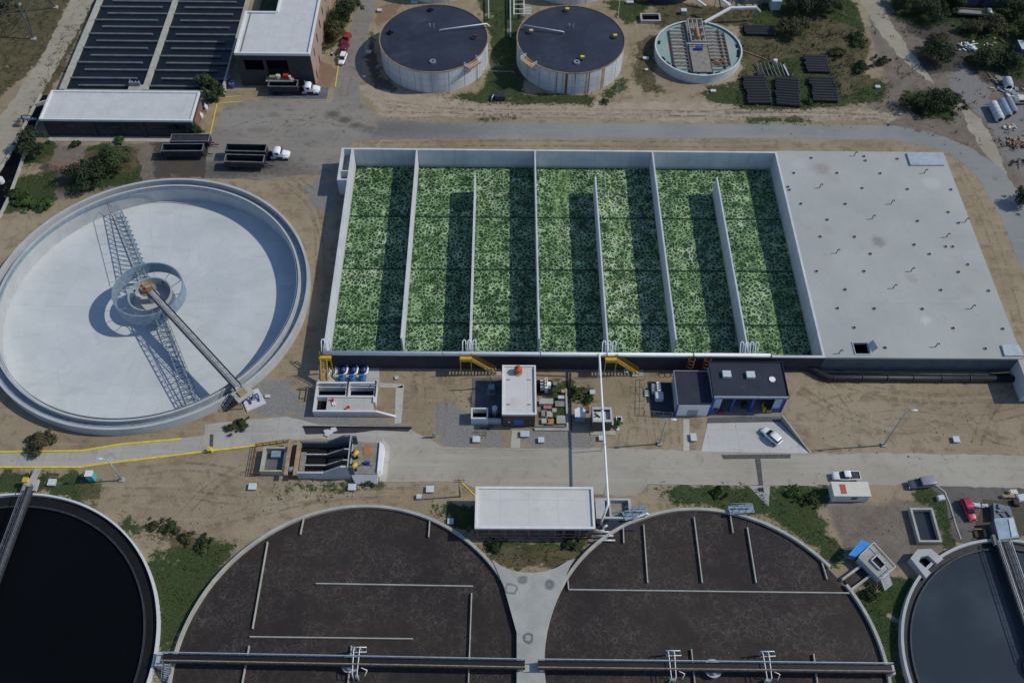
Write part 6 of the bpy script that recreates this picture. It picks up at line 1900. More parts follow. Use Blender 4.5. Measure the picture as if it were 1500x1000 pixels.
for p in e:
    p2_ = sum(e, Vector((0, 0))) / 4 + (p - sum(e, Vector((0, 0))) / 4) * .85
    m.box(p2_.x - .06, p2_.x + .06, p2_.y - .06, p2_.y + .06, 0, 2.948)
m.build('roof_post', 'grey_steel', t)
e2 = [sum(e, Vector((0, 0))) / 4 + (p - sum(e, Vector((0, 0))) / 4) * .7 for p in e]
MB().prism(e2, 0, 2.3).build('cabinet', 'blue_steel', t)
t = thing('site_cabin', 'cream site cabin with a red panel on its roof beside the lower road', 'cabin', (67.5, 81.4, 0))
X0, X1, Y0, Y1, hh = 64.0, 71.0, 80.0, 82.9, 2.6
MB().box(X0, X1, Y0, Y1, .15, hh).build('body', 'cream', t)
rf = MB().box(X0 - .1, X1 + .1, Y0 - .1, Y1 + .1, hh + .002, hh + .14).build('roof', 'cream', t)
MB().box(X0 + 1.4, X0 + 2.5, Y0 + .4, Y1 - .5, hh + .142, hh + .18).build('roof_panel', 'sign_red', rf)
wn = MB().box(X0 + 3.6, X0 + 4.7, Y0 - .05, Y0 - .002, 1.3, 2.0).build('window', 'glass', t)
m = MB(); m.box(X0 + 3.5, X0 + 4.8, Y0 - .07, Y0 - .003, 2.0, 2.1); m.box(X0 + 3.5, X0 + 4.8, Y0 - .07, Y0 - .003, 1.2, 1.3); m.build('frame', 'grey_steel', wn)
MB().box(X0 + 1.0, X0 + 1.8, Y0 - .05, Y0 - .002, .3, 2.2).build('door', 'pale_lid', t)
MB().box(X1 + .002, X1 + .3, Y1 - 1.2, Y1 - .4, 1.6, 2.2).build('air_conditioner', 'white_paint', t)
m = MB()
for x in (X0 + .5, X1 - .5):
    m.box(x - .2, x + .2, Y0 + .2, Y1 - .2, 0, .15)
m.build('skid', 'dark_steel', t)
# grey sheds beside the crimson car
t = thing('metal_shed', 'blue grey metal shed at the rim of the slate blue tank', 'shed', (96, 74, 0))
q = [G(*p, 2.6) for p in ((1457, 760), (1484, 758), (1492, 786), (1464, 789))]
MB().prism(q, 0, 2.5).build('wall', 'dull_zinc', t)
MB().prism([sum((Vector(a) for a in q), Vector((0, 0))) / 4 + (Vector(p) - sum((Vector(a) for a in q), Vector((0, 0))) / 4) * 1.06 for p in q], 2.502, 2.65).build('roof', 'blue_steel', t)
q = [G(*p, 2.7) for p in ((1477, 760), (1484, 759), (1490, 784), (1482, 786))]
MB().prism(q, 2.652, 2.8).build('roof_sheet', 'galvanised', t)
t = thing('dust_bin', 'dark blue skip with crumpled cover beside the metal shed', 'skip', (95, 80, 0))
q = [G(*p, 1.8) for p in ((1456, 735), (1480, 740), (1486, 756), (1458, 758))]
MB().prism(q, 0, 1.5).build('body', 'dull_zinc', t)
m = MB()
cq = sum((Vector(a) for a in q), Vector((0, 0))) / 4
for i in range(9):
    m.obox((cq.x + rng.uniform(-1.2, 1.2), cq.y + rng.uniform(-1.0, 1.0)), rng.uniform(.3, .7), rng.uniform(.2, .5), 1.502, 1.6 + rng.uniform(0, .5), rng.uniform(0, 3))
m.build('load', 'dull_zinc', t)
t = thing('timber_crate', 'small tan timber crate at the rim of the slate blue tank', 'crate', (*G(1438, 782), 0))
x, y = G(1434, 783)
m = MB(); m.box(x + .8, x + 1.0, y - .7, y + .9, 0, .9); m.box(x - .9, x + .8, y + .75, y + .9, 0, .9); m.build('side', 'wood', t)
MB().box(x - .9, x + .8, y - .6, y + .75, 0, .3).build('floor', 'bark', t)
for k, (px, s, mt, lab) in enumerate((((1484, 721), (.8, .5), 'cream', 'pale crate on dirt at the right edge of the lower road'), ((1477, 727), (1.2, .3), 'wood', 'brown plank pile below the pale crate near the road'), ((1496, 729), (.9, .7), 'pale_lid', 'white topped crate at the edge near the dark drum'), ((1488, 736), (.6, .6), 'black_pipe', 'black drum crate between the white topped crate and the skip'),
                                      ((1430, 740), (.7, .4), 'pale_lid', 'pale box on the ground beside the crimson car'), ((1442, 741), (.7, .3), 'galvanised', 'grey sheet crate between the crimson car and the skip'), ((1378, 729), (.7, .5), 'pale_lid', 'pale slab crate on the grass inside the curved kerb'))):
    x, y = G(*px, .4)
    t = thing('crate', lab, 'crate', (x, y, 0), group='crates in the corner yard')
    MB().obox((x, y), s[0], s[1], 0, .7, rng.uniform(-.2, .2)).build('body', mt, t)
    MB().obox((x, y), s[0] * .8, s[1] * .8, .7, .82, rng.uniform(-.3, .3)).build('lid', mt, t)

# ------------------------------------------------------------ vehicles (built facing +X, local metres)
def car(name, label, cat, px, heading, kind, paint, roof_paint=None, group='cars and pickups', bed='dark_steel'):
    x, y = G(*px, .7)
    t = thing(name, label, cat, (x, y, .03), heading, group, local=True)
    wheel_x = 1.45 if kind != 'pickup' else 1.65
    if kind == 'suv':
        MB().loft([(-2.3, .70, .45, .95), (-2.25, .86, .32, 1.05), (-1.5, .92, .28, 1.08), (.6, .92, .28, 1.06), (1.3, .90, .28, 1.0), (2.05, .84, .30, .90), (2.3, .66, .42, .74)], 4).build('body', paint, t, True)
        MB().loft([(-2.12, .66, 1.0, 1.25), (-1.85, .76, 1.0, 1.58), (-.6, .78, 1.0, 1.66), (.2, .76, 1.0, 1.60), (1.05, .68, .98, 1.08)], 4).build('windows', 'glass', t, True)
        MB().loft([(-1.95, .66, 1.55, 1.62), (-1.6, .72, 1.58, 1.69), (-.5, .74, 1.6, 1.72), (.25, .66, 1.58, 1.66)], 4).build('roof_panel', roof_paint or paint, t, True)
    elif kind == 'van':
        MB().loft([(-2.6, .8, .45, 1.0), (-2.55, .95, .35, 1.2), (.8, .96, .3, 1.2), (1.9, .92, .3, 1.05), (2.5, .84, .32, .9), (2.65, .7, .45, .75)], 4).build('body', paint, t, True)
        MB().loft([(-2.5, .84, 1.15, 1.75), (.2, .86, 1.15, 1.85), (1.25, .74, 1.1, 1.2)], 4).build('windows', 'glass', t, True)
        MB().loft([(-2.6, .88, 1.5, 1.95), (-2.4, .92, 1.45, 2.0), (.15, .92, 1.5, 1.98), (.35, .84, 1.6, 1.9)], 5).build('roof_panel', roof_paint or paint, t, True)
    else:
        MB().loft([(-2.75, .80, .5, .85), (-2.7, .90, .42, .92), (.2, .92, .40, .96), (1.5, .90, .40, 1.05), (2.4, .86, .42, .98), (2.7, .70, .5, .8)], 4).build('body', paint, t, True)
        MB().loft([(-.75, .74, .95, 1.55), (-.5, .78, .95, 1.70), (.5, .76, .95, 1.70), (1.35, .68, .95, 1.08)], 4).build('windows', 'glass', t, True)
        MB().loft([(-.72, .70, 1.62, 1.70), (-.4, .74, 1.66, 1.77), (.4, .72, 1.66, 1.76), (.6, .64, 1.6, 1.70)], 4).build('roof_panel', roof_paint or paint, t, True)
        b_ = MB(); b_.box(-2.72, -.85, -.92, -.80, .9, 1.15); b_.box(-2.72, -.85, .80, .92, .9, 1.15); b_.box(-2.74, -2.64, -.8, .8, .9, 1.12)
        b_.build('bed_side', paint, t)
        MB().box(-2.63, -.86, -.79, .79, .93, .99).build('bed_floor', bed, t)
    for sx in (-1, 1):
        for sy in (-1, 1):
            wmb = MB().wheel(sx * wheel_x, sy * .80, .36, .26).build('wheel', 'tyre', t)
            MB().tube([(sx * wheel_x, sy * .92, .36), (sx * wheel_x, sy * .94, .36)], .2, 10).build('rim', 'grey_steel', wmb)
    for sy in (-1, 1):
        MB().box(2.3 if kind == 'suv' else 2.5, 2.36 if kind == 'suv' else 2.66, sy * .62 - .12, sy * .62 + .12, .68, .8).build('headlight', 'parapet', t)
        MB().box(.72, .86, sy * 1.0 - .08, sy * 1.0 + .08, 1.0, 1.14).build('mirror', paint, t)
    return t

hd = math.atan2(G(1115, 626)[1] - G(1143, 650)[1], G(1115, 626)[0] - G(1143, 650)[0])
car('parked_car', 'white car parked at a slant on the pale apron before the workshop', 'car', (1130, 638), hd, 'suv', 'car_white')
car('pickup_truck', 'white pickup with a dark open bed parked on the road by the cream cabin', 'pickup', (1239, 697), math.pi, 'pickup', 'car_white')
car('parked_van', 'grey van with a pale mauve roof parked at the edge of the lower road', 'van', (1349, 708), math.pi + .12, 'van', 'car_grey', 'car_mauve')
hd = math.atan2(G(1427, 765)[1] - G(1411, 728)[1], G(1427, 765)[0] - G(1411, 728)[0])
car('parked_car', 'crimson car parked in the shaded corner yard near the metal shed', 'car', (1419, 746), hd, 'suv', 'car_crimson')
hd = R(82)
car('parked_car', 'white car parked at the front of the row in the narrow lane', 'car', (502, 86), hd + math.pi, 'suv', 'car_white')
car('pickup_truck', 'bright red pickup parked farthest up in the row in the narrow lane', 'pickup', (508, 57), hd, 'pickup', 'car_red', bed='car_maroon')
car('parked_car', 'small maroon car squeezed between the red pickup and the white car', 'car', (505, 70), hd, 'suv', 'car_maroon')
# objects by the lane
x, y = G(489, 82)
t = thing('motorcycle', 'small dark motorcycle with white parts beside the white car in the lane', 'motorcycle', (x, y, 0))
for dx in (-.65, .65):
    MB().wheel(x + dx, y, .33, .12).build('wheel', 'tyre', t)
MB().bar((x - .5, y, .6), (x + .4, y, .75), .25, .3).build('body', 'dark_steel', t)
MB().bar((x - .6, y, .85), (x, y, .85), .25, .1).build('seat', 'car_white', t)
MB().bar((x + .5, y - .35, 1.05), (x + .5, y + .35, 1.05), .06).build('handlebar', 'grey_steel', t)

def tipper_box(mb_out, x0, x1, hw, z0, z1, th=.12):
    mb_out.box(x0, x1, -hw, -hw + th, z0, z1); mb_out.box(x0, x1, hw - th, hw, z0, z1)
    mb_out.box(x0, x0 + th, -hw + th, hw - th, z0, z1); mb_out.box(x1 - th, x1, -hw + th, hw - th, z0, z1)
    mb_out.box(x0 + th, x1 - th, -hw + th, hw - th, z0, z0 + .12)

def trailer_parts(t, x0, x1, z0=1.2, z1=2.9, hw=1.3, axles=2):
    m = MB(); tipper_box(m, x0, x1, hw, z0, z1)
    bx = m.build('tipper_body', 'trailer_black', t)
    r = MB(); r.box(x0 - .05, x1 + .05, -hw - .06, -hw + .14, z1 + .002, z1 + .12); r.box(x0 - .05, x1 + .05, hw - .14, hw + .06, z1 + .002, z1 + .12)
    r.box(x0 - .05, x0 + .15, -hw + .14, hw - .14, z1 + .002, z1 + .12); r.box(x1 - .15, x1 + .05, -hw + .14, hw - .14, z1 + .002, z1 + .12)
    r.build('top_rail', 'trailer_rim', bx)
    s = MB()
    n = int((x1 - x0) / 1.1)
    for i in range(n + 1):
        xx = x0 + .05 + (x1 - x0 - .2) * i / n
        for sy in (-1, 1):
            s.box(xx, xx + .1, sy * (hw + .05) - .05, sy * (hw + .05) + .05, z0 + .1, z1 - .05)
    s.build('rib', 'trailer_black', bx)
    m = MB(); m.box(x0 + .3, x1 + .6, -.5, -.35, .8, z0 - .02); m.box(x0 + .3, x1 + .6, .35, .5, .8, z0 - .02); m.build('chassis', 'dark_steel', t)
    for k in range(axles):
        for sy in (-1, 1):
            MB().wheel(x0 + 1.2 + k * 1.3, sy * 1.0, .5, .5).build('wheel', 'tyre', t)

def tractor_parts(t, x0):
    """cab with bonnet starting at x0, 5.6 m long"""
    MB().loft([(x0 + 1.0, 1.12, 1.0, 2.6), (x0 + 1.1, 1.22, .9, 2.85), (x0 + 2.4, 1.22, .9, 2.9), (x0 + 2.9, 1.1, .95, 2.0)], 5).build('cab', 'car_white', t, True)
    MB().loft([(x0 + 2.3, 1.05, 1.8, 2.75), (x0 + 2.96, 1.0, 1.8, 2.1)], 5).build('windscreen', 'glass', t)
    for sy in (-1, 1):
        MB().box(x0 + 1.5, x0 + 2.3, sy * 1.2 - .05, sy * 1.2 + .05, 1.9, 2.55).build('side_window', 'glass', t)
    MB().loft([(x0 + 2.85, 1.0, .8, 1.95), (x0 + 3.4, .95, .75, 1.9), (x0 + 4.5, .85, .7, 1.7), (x0 + 4.8, .7, .75, 1.5)], 5).build('bonnet', 'car_white', t, True)
    MB().box(x0 + 4.75, x0 + 4.9, -1.15, 1.15, .5, .9).build('bumper', 'grey_steel', t)
    for sy in (-1, 1):
        f = MB().loft([(x0 + 3.2, .28, .5, 1.25), (x0 + 3.9, .3, .7, 1.4), (x0 + 4.6, .25, .5, 1.2)], 4).build('fender', 'car_white', t)
        f.location.y = sy * .95
        MB().wheel(x0 + 3.9, sy * 1.0, .5, .35).build('wheel', 'tyre', t)
        for k in range(2):
            MB().wheel(x0 - .4 - k * 1.25, sy * .95, .5, .55).build('wheel', 'tyre', t)
        MB().tube([(x0 + .9, sy * 1.0, .9), (x0 + .9, sy * 1.0, 3.1)], .08, 8).build('exhaust', 'galvanised', t)
        MB().tube([(x0 + .2, sy * 1.0, .8), (x0 + 1.4, sy * 1.0, .8)], .3, 10).build('fuel_tank', 'galvanised', t)
        MB().box(x0 + 2.75, x0 + 2.9, sy * 1.42 - .1, sy * 1.42 + .1, 1.7, 2.3).build('mirror', 'dark_steel', t)
        MB().box(x0 + 4.8, x0 + 4.92, sy * .75 - .12, sy * .75 + .12, .95, 1.15).build('headlight', 'parapet', t)
    m = MB(); m.box(x0 - 2.2, x0 + 4.7, -.5, -.35, .7, .95); m.box(x0 - 2.2, x0 + 4.7, .35, .5, .7, .95); m.build('chassis', 'dark_steel', t)

def place(name, label, cat, ref, heading, z=.03, group=None):
    return thing(name, label, cat, (*ref, z), heading, group, local=True)

# truck in front of the tall building
p = G(432, 143)
t = place('dump_truck', 'dump truck with white cab and black trailer parked in front of the tall building', 'truck', (-55.6, 198.3), 0, .13, 'dump trucks in the yard')
trailer_parts(t, -6.0, 1.6); tractor_parts(t, 2.4)
t = place('dump_truck', 'dump truck with white cab and long black trailer in the open yard', 'truck', (G(376, 233)[0] - 1, G(376, 230)[1]), R(-1), .03, 'dump trucks in the yard')
trailer_parts(t, -6.2, 3.9, 1.2, 3.0); tractor_parts(t, 4.6)
# loose trailers
for px, ln, lab, h in (((362, 245), 9.6, 'black open trailer without a cab standing tight beside the truck in the open yard', 2.9), ((272, 229), 10.2, 'black open trailer with pale rim ends standing alone near the round clarifier', 2.9), ((283, 215), 9.6, 'black covered trailer between the long building shrub and the other trailer', 2.9)):
    x, y = G(*px)
    t = place('tipper_trailer', lab, 'trailer', (x, y), R(-1.5) if px[0] > 300 else R(1), .02, 'black tipper trailers in the yard')
    trailer_parts(t, -ln / 2, ln / 2, 1.1, h)
    if px[0] == 283:
        MB().box(-ln / 2 + .14, ln / 2 - .14, -1.16, 1.16, 2.3, 2.7).build('cover_sheet', 'dark_steel', t)
    MB().bar((ln / 2 + .6, 0, .8), (ln / 2 + 1.8, 0, .6), .2).build('drawbar', 'dark_steel', t)

# old lorry and hulks in the scrap ground at the upper right
x, y = G(1424, 24)
t = place('old_lorry', 'old grey lorry with a rusty flat body in the dark scrubland at the upper right', 'truck', (x, y), R(-6))
m = MB(); tipper_box(m, -5.0, 3.0, 1.25, 1.1, 1.7); m.build('flat_body', 'wood_grey', t)
MB().loft([(3.4, 1.1, .8, 2.2), (3.5, 1.15, .8, 2.5), (4.6, 1.12, .8, 2.5), (5.0, 1.0, .8, 1.7), (6.0, .9, .7, 1.5)], 5).build('cab', 'grey_steel', t, True)
MB().loft([(4.5, 1.0, 1.6, 2.35), (5.04, .95, 1.5, 1.8)], 5).build('windscreen', 'glass', t)
MB().box(5.9, 6.2, -.9, .9, .6, 1.3).build('bumper', 'cream', t)
for xx in (-3.6, -2.4, 5.2):
    for sy in (-1, 1):
        MB().wheel(xx, sy * 1.0, .5, .4).build('wheel', 'tyre', t)
MB().box(-4.8, 5.8, -.4, .4, .7, 1.08).build('chassis', 'dark_steel', t)

# ------------------------------------------------------------ black pipes stored on the grass
def pipe_stack(where, c, n_row, length, rot, layers=1, r=.42):
    """each pipe is its own object; the first is built, the rest are copies"""
    first = None
    k = 0
    pos = []
    for lay in range(layers):
        for i in range(n_row - lay):
            pos.append(((i - (n_row - 1) / 2 + lay * .5) * r * 2.06, r + lay * r * 1.72))
    ca, sa = math.cos(rot), math.sin(rot)
    for off, z in pos:
        sh_ = rng.uniform(-.35, .35)
        loc = (c[0] - sa * off + ca * sh_, c[1] + ca * off + sa * sh_, z)
        rank = ORD[min(k, 13)]
        lab = f'{rank} black pipe {where}, from the road'
        if pipe_stack.proto is None:
            t = thing('drain_pipe', lab, 'pipe', loc, rot, 'black pipes stored on the grass', local=True)
            L = 1.0
            MB().tube([(-4.2, 0, 0), (4.2, 0, 0)], r, 14).build('barrel', 'black_pipe', t)
            MB().tube([(3.7, 0, 0), (4.25, 0, 0)], r * 1.15, 14).build('socket', 'dark_steel', t)
            MB().tube([(-4.22, 0, 0), (-4.205, 0, 0)], r * .86, 14).build('bore', 'black_opening', t)
            pipe_stack.proto = t
        else:
            t = dup(pipe_stack.proto, loc, rot, lab)
        s = length / 8.4
        t.scale = (s, 1, 1)
        k += 1
pipe_stack.proto = None
pipe_stack('in the stack nearest the turquoise tank', G(1108, 134), 10, 6.3, R(1), r=.54)
pipe_stack('in the middle stack of the three by the road', G(1152, 137), 10, 6.3, R(-6), r=.54)
pipe_stack('in the roadside stack nearest the dirt track', G(1206, 133), 9, 6.8, R(-2), r=.54)
pipe_stack('in the stack above the other stacks', G(1195, 96), 7, 6.3, R(-1), r=.5)
pipe_stack('in the thin stack by the upper shrubs', G(1112, 47), 4, 8.4, R(-1), r=.5)
# rack of pipe fittings above the first stack
x, y = G(1133, 102)
t = thing('fitting_rack', 'untidy rack of grey pipe fittings and tilted beams above the black pipes', 'rack', (x, y, 0))
m = MB()
for i in range(8):
    m.bar((x - 4 + i * 1.1, y - 2.6 + rng.uniform(-.4, .4), .2), (x - 4.6 + i * 1.1, y + 2.0 + rng.uniform(-.4, .8), .7), .22)
m.build('beam', 'dull_zinc', t)
m = MB(); m.bar((x + 3.6, y - 3, .3), (x + 2.8, y + 1.2, .6), .3, .3); m.build('pale_beam', 'pale_lid', t)
MB().cyl((x + .8, y + 2.6), .6, 0, 1.2, 12).build('drum', 'cream', t)
MB().box(x - 5, x - 3.6, y - 3.4, y - 1.6, 0, .8).build('box', 'dark_steel', t)
t = thing('ground_pipe', 'thin tan pipe on the ground from the turquoise tank to the pipe rack', 'pipe', (*G(1105, 80), 0))
MB().tube([(*G(1088, 74, .2), .2), (*G(1122, 87, .2), .2)], .14, 6).build('pipe', 'wood', t)

# ------------------------------------------------------------ scrap yard at the right edge
def cyl_tank(px0, px1, r, label, mat, end):
    a, c = Vector((*G(*px0, r), r)), Vector((*G(*px1, r), r))
    t = thing('cylinder_tank', label, 'tank', (*((a + c) / 2).xy, 0), group='old cylinder tanks in the scrap yard')
    d = (c - a).normalized()
    MB().tube([a - d * .35, a, c, c + d * .35], [r * .55, r, r, r * .6], 20).build('shell', mat, t, False)
    MB().tube([c + d * .36, c + d * .40], r * .55, 16).build('end_cap', end, t)
    m = MB()
    for k in range(1, 4):
        q = a + (c - a) * k / 4
        m.tube([q - d * .06, q + d * .06], r * 1.02, 20)
    m.build('band', 'grey_steel', t)
    m = MB()
    for k in (.2, .8):
        q = a + (c - a) * k
        m.obox((q.x, q.y), .2, r * .8, 0, r * .4, math.atan2(d.y, d.x))
    m.build('saddle', 'rust', t)
cyl_tank((1454, 152), (1465, 174), 1.15, 'pale grey cylinder tank nearest the dirt road', 'tank_paint', 'dark_steel')
cyl_tank((1466, 148), (1477, 169), 1.1, 'darker grey cylinder tank lying beside the pale one', 'blue_steel', 'dark_steel')
cyl_tank((1476, 146), (1485, 164), 1.1, 'rusty lilac cylinder tank third from the dirt road', 'car_mauve', 'rust')
cyl_tank((1475, 117), (1478, 127), 1.2, 'short upright looking pale drum tank above the cylinder row', 'tank_paint', 'black_opening')
x, y = G(1494, 150)
t = thing('wrecked_van', 'pale wrecked van body at the right edge beside the cylinder tanks', 'wreck', (x, y, 0))
MB().loft([(x - 2, 1.0, .2, 1.4), (x - 1.2, 1.1, .2, 1.9), (x + 1.4, 1.1, .2, 1.9), (x + 2.4, .9, .2, 1.0)], 4).build('shell', 'cream', t)
t.children[0].location.y = y
MB().box(x - 1.0, x + .6, y - 1.2, y - 1.08, 1.0, 1.6).build('window', 'glass', t)
def scrap(px, label, mats, n, spread, size, name='scrap_heap'):
    x, y = G(*px)
    t = thing(name, label, 'scrap', (x, y, 0), group='scrap heaps')
    for mt in mats:
        m = MB()
        for i in range(n):
            a = rng.uniform(0, 6.28)
            l = rng.uniform(.4, 1.0) * size
            px_, py_ = x + rng.gauss(0, spread), y + rng.gauss(0, spread * .7)
            z = max(.1, rng.uniform(.1, .9) * (1 - math.hypot(px_ - x, py_ - y) / (spread * 3)))
            if i % 3:
                m.bar((px_ - l * math.cos(a), py_ - l * math.sin(a), z), (px_ + l * math.cos(a), py_ + l * math.sin(a), z + rng.uniform(-.2, .4) + .1), rng.uniform(.1, .3), rng.uniform(.08, .25))
            else:
                m.obox((px_, py_), l * .6, l * .4, 0, z + .2, a)
        m.build('scrap_metal' if mt not in ('wood', 'wood_grey') else 'timber', mt, t)
scrap((1488, 211), 'heap of pinkish broken timber and scrap at the right edge', ('wood', 'rust', 'wood_grey', 'pink_cover'), 11, 1.5, 1.0)
scrap((1477, 187), 'heap of cream split logs below the cylinder tanks', ('cream', 'wood'), 7, .9, .9)
scrap((1477, 134), 'tangle of grey beams between the drum tank and the cylinder row', ('grey_steel', 'parapet'), 10, 1.6, 1.8)
scrap((1461, 118), 'thin leaning poles beside the pale drum tank', ('wood_grey',), 9, 1.0, 2.6)
scrap((1417, 70), 'pile of white and grey metal pieces beside the dark scrub', ('parapet', 'blue_steel', 'white_paint'), 9, 1.2, 1.2)
scrap((1448, 65), 'scatter of cream pieces in the scrub below the old grey lorry', ('cream', 'wood_grey'), 6, 2.4, .8)
scrap((1466, 50), 'small rusty scatter in the scrub near the right edge', ('rust', 'wood'), 6, 1.6, .9)
scrap((1494, 240), 'dark rusty scraps on the ground below the timber heap', ('rust', 'dark_steel'), 7, 1.5, .8)
x, y = G(1497, 76)
t = thing('small_shed', 'small pale roofed shed at the right edge in dark scrub', 'shed', (x, y, 0))
MB().box(x - 1.6, x + 4, y - 2.0, y + 1.6, 0, 2.4).build('wall', 'car_grey', t)
MB().box(x - 1.8, x + 4.2, y - 2.2, y + 1.8, 2.402, 2.55).build('roof', 'pale_lid', t)
x, y = G(1446, 10)
t = thing('blue_building', 'building with a blue metal roof at the top edge above the old lorry', 'building', (x, y + 4, 0))
MB().box(x - 9, x + 8, y, y + 12, 0, 3.6).build('wall', 'car_grey', t)
MB().add([(x - 9.4, y - .4, 3.7), (x + 8.4, y - .4, 3.7), (x + 8.4, y + 6, 4.9), (x - 9.4, y + 6, 4.9), (x + 8.4, y + 12.4, 3.7), (x - 9.4, y + 12.4, 3.7), (x - 9.4, y + 6, 3.68), (x + 8.4, y + 6, 3.68)],
         [(0, 1, 2, 3), (3, 2, 4, 5), (0, 3, 6), (3, 5, 6), (1, 7, 2), (2, 7, 4)]).build('roof', 'blue_steel', t)
MB().box(x - 3, x - 1.5, y - .06, y - .002, .1, 2.2).build('door', 'dark_steel', t)
MB().box(x + 2, x + 4, y - .06, y - .002, 1.2, 2.4).build('window', 'glass', t)

# ------------------------------------------------------------ posts, poles and the pylon
def lamp_post(px, h, ax, label):
    x, y = G(*px)
    t = thing('lamp_post', label, 'lamp post', (x, y, 0), group='tall lamp posts')
    MB().tube([(x, y, 0), (x, y, h * .6), (x, y, h)], [.17, .13, .09], 10).build('pole', 'galvanised', t, True)
    MB().box(x - .45, x + .45, y - .45, y + .45, 0, .35).build('base', 'old_concrete', t)
    MB().tube([(x, y, h - .3), (x + ax * .8, y, h + .1), (x + ax * 1.6, y, h + .15)], .06, 6).build('arm', 'galvanised', t, True)
    MB().loft([(x + ax * 1.4 - .5, .12, h, h + .12), (x + ax * 1.4, .25, h, h + .2), (x + ax * 1.4 + .6, .16, h + .02, h + .14)], 4).build('lamp_head', 'parapet', t)
    hd_ = [o for o in t.children if o.name.startswith('lamp_head')][0]
    hd_.location.y = y
    return t
lamp_post((1294, 652), 13.5, 1, 'tall lamp post standing alone on the bare ground right of the workshop')
bpy.data.objects['lamp_post']['label'] = 'tall lamp post standing alone on bare ground beyond the workshop apron'
lamp_post((966, 650), 9.5, 1, 'tall lamp post between the concrete frame hut and the annex footpath')
lamp_post((179, 703), 8.6, -1, 'tall lamp post beside the turquoise cubicle at the yellow kerbed path')
def wood_pole(px, h, label):
    x, y = G(*px)
    t = thing('utility_pole', label, 'pole', (x, y, 0), group='wooden utility poles')
    MB().tube([(x, y, 0), (x, y, h)], [.17, .11], 9).build('pole', 'wood', t, True)
    MB().bar((x - 1.2, y, h - .5), (x + 1.2, y, h - .5), .14).build('crossarm', 'wood_grey', t)
    MB().bar((x - 1.0, y + .02, h - 1.3), (x + 1.0, y + .02, h - 1.3), .12).build('crossarm', 'wood_grey', t)
    for dx in (-1, -.4, .4, 1):
        MB().cyl((x + dx, y), .06, h - .42, h - .15, 6).build('insulator', 'parapet', t)
wood_pole((719, 568), 7.5, 'wooden utility pole with crossarms above the blue boxed transformer')
wood_pole((674, 727), 7.5, 'wooden utility pole with crossarms at the corner before the brick building')
x, y = G(636, 640)
t = thing('sign_post', 'grey metal post cabinet on gravel beside the lower road', 'cabinet', (x, y, 0))
MB().box(x - .35, x + .35, y - .2, y + .2, .3, 1.9).build('cabinet', 'galvanised', t)
m = MB(); m.box(x - .3, x - .2, y - .05, y + .05, 0, 2.6); m.box(x + .2, x + .3, y - .05, y + .05, 0, 2.6); m.build('post', 'grey_steel', t)
x, y = G(309, 661)
t = thing('gate_barrier', 'short yellow barrier post with a dark grate across the yellow kerbed path', 'barrier', (x, y, 0))
MB().box(x - .4, x + .4, y - .4, y + .5, .05, 1.1).build('post', 'kerb_yellow', t)
MB().box(x - .2, x + .2, y - .42, y - .402, .4, .8).build('plate', 'dark_steel', t)
q = [G(*p) for p in ((308, 636), (313, 636), (312, 656), (307, 656))]
MB().prism(q, .02, .06).build('grate', 'grating', t)
MB().tube([(x, y, 1.1), (x, y, 1.8), (x + .2, y + .3, 1.8)], .06, 6).build('handle', 'kerb_yellow', t)
x, y = G(136, 701)
t = thing('toilet_cubicle', 'turquoise portable cubicle with a white roof beside the yellow kerbed path', 'cubicle', (x, y, 0))
MB().box(x - .65, x + .65, y - .6, y + .6, .05, 2.2).build('body', 'turquoise', t)
MB().prism([(x - .72, y - .67), (x + .72, y - .67), (x + .72, y + .67), (x - .72, y + .67)], 2.202, 2.32).build('roof', 'parapet', t)
MB().box(x - .4, x + .4, y - .64, y - .602, .15, 2.0).build('door', 'turquoise', t)
x, y = G(731, 145)
t = thing('pump_shelter', 'small dark pump shelter with white pipe on grass between the two big tanks', 'shelter', (x, y, 0))
MB().box(x - 1.0, x + 1.6, y - 1.0, y + 1.4, 0, 1.6).build('body', 'dark_steel', t)
MB().tube([(x - 2.0, y - .9, .2), (x - 1.8, y - .5, 1.0), (x - 1.2, y + .2, 1.2)], .18, 8).build('pipe', 'parapet', t, True)
# pipe rack between the big tanks
t = thing('pipe_rack', 'green and white pipe ladder rack running up between the two big tanks', 'pipe rack', (*G(762, 30), 0))
m = MB()
for px0, px1 in (((715, -20), (716, 28)), ((747, -20), (748, 55))):
    m.tube([(*G(*px0, 1.2), 1.2), (*G(*px1, 1.2), 1.2), (*G(*px1, .1), .1)], .2, 8)
m.build('pipe', 'galvanised', t)
x0, y0 = G(753, 22, 1.5)
m = MB()
m.bar((x0, y0, 1.5), (x0, y0 + 9, 1.5), .3); m.bar((x0 + 2.9, y0, 1.5), (x0 + 2.9, y0 + 9, 1.5), .25)
for k in range(4):
    m.bar((x0, y0 + .4 + k * 2.2, 1.55), (x0 + 2.9, y0 + .4 + k * 2.2, 1.55), .22)
for k in range(5):
    m.bar((x0 + 3.0, y0 + .2 + k * .75, 1.6), (x0 + 5.0, y0 + .2 + k * .75, 1.6), .28)
for xx, yy in ((0, 0), (2.9, 0), (0, 9), (2.9, 9), (5.0, 0.2), (5.0, 3.2)):
    m.box(x0 + xx - .1, x0 + xx + .1, y0 + yy - .1, y0 + yy + .1, 0, 1.5)
m.build('rack_frame', 'parapet', t)
MB().bar((*G(700, 104, 1.0), 1.0), (*G(752, 105, 1.0), 1.0), .14).build('cross_pipe', 'grey_steel', t)
t = thing('fence_post', 'thin white post on the grass at the top right of the rust streaked tank', 'post', (*G(905, 26), 0))
x, y = G(905, 26); MB().tube([(x, y, 0), (x, y, 6)], .08, 6).build('pole', 'parapet', t); MB().box(x - .25, x + .25, y - .25, y + .25, 0, .2).build('base', 'old_concrete', t)

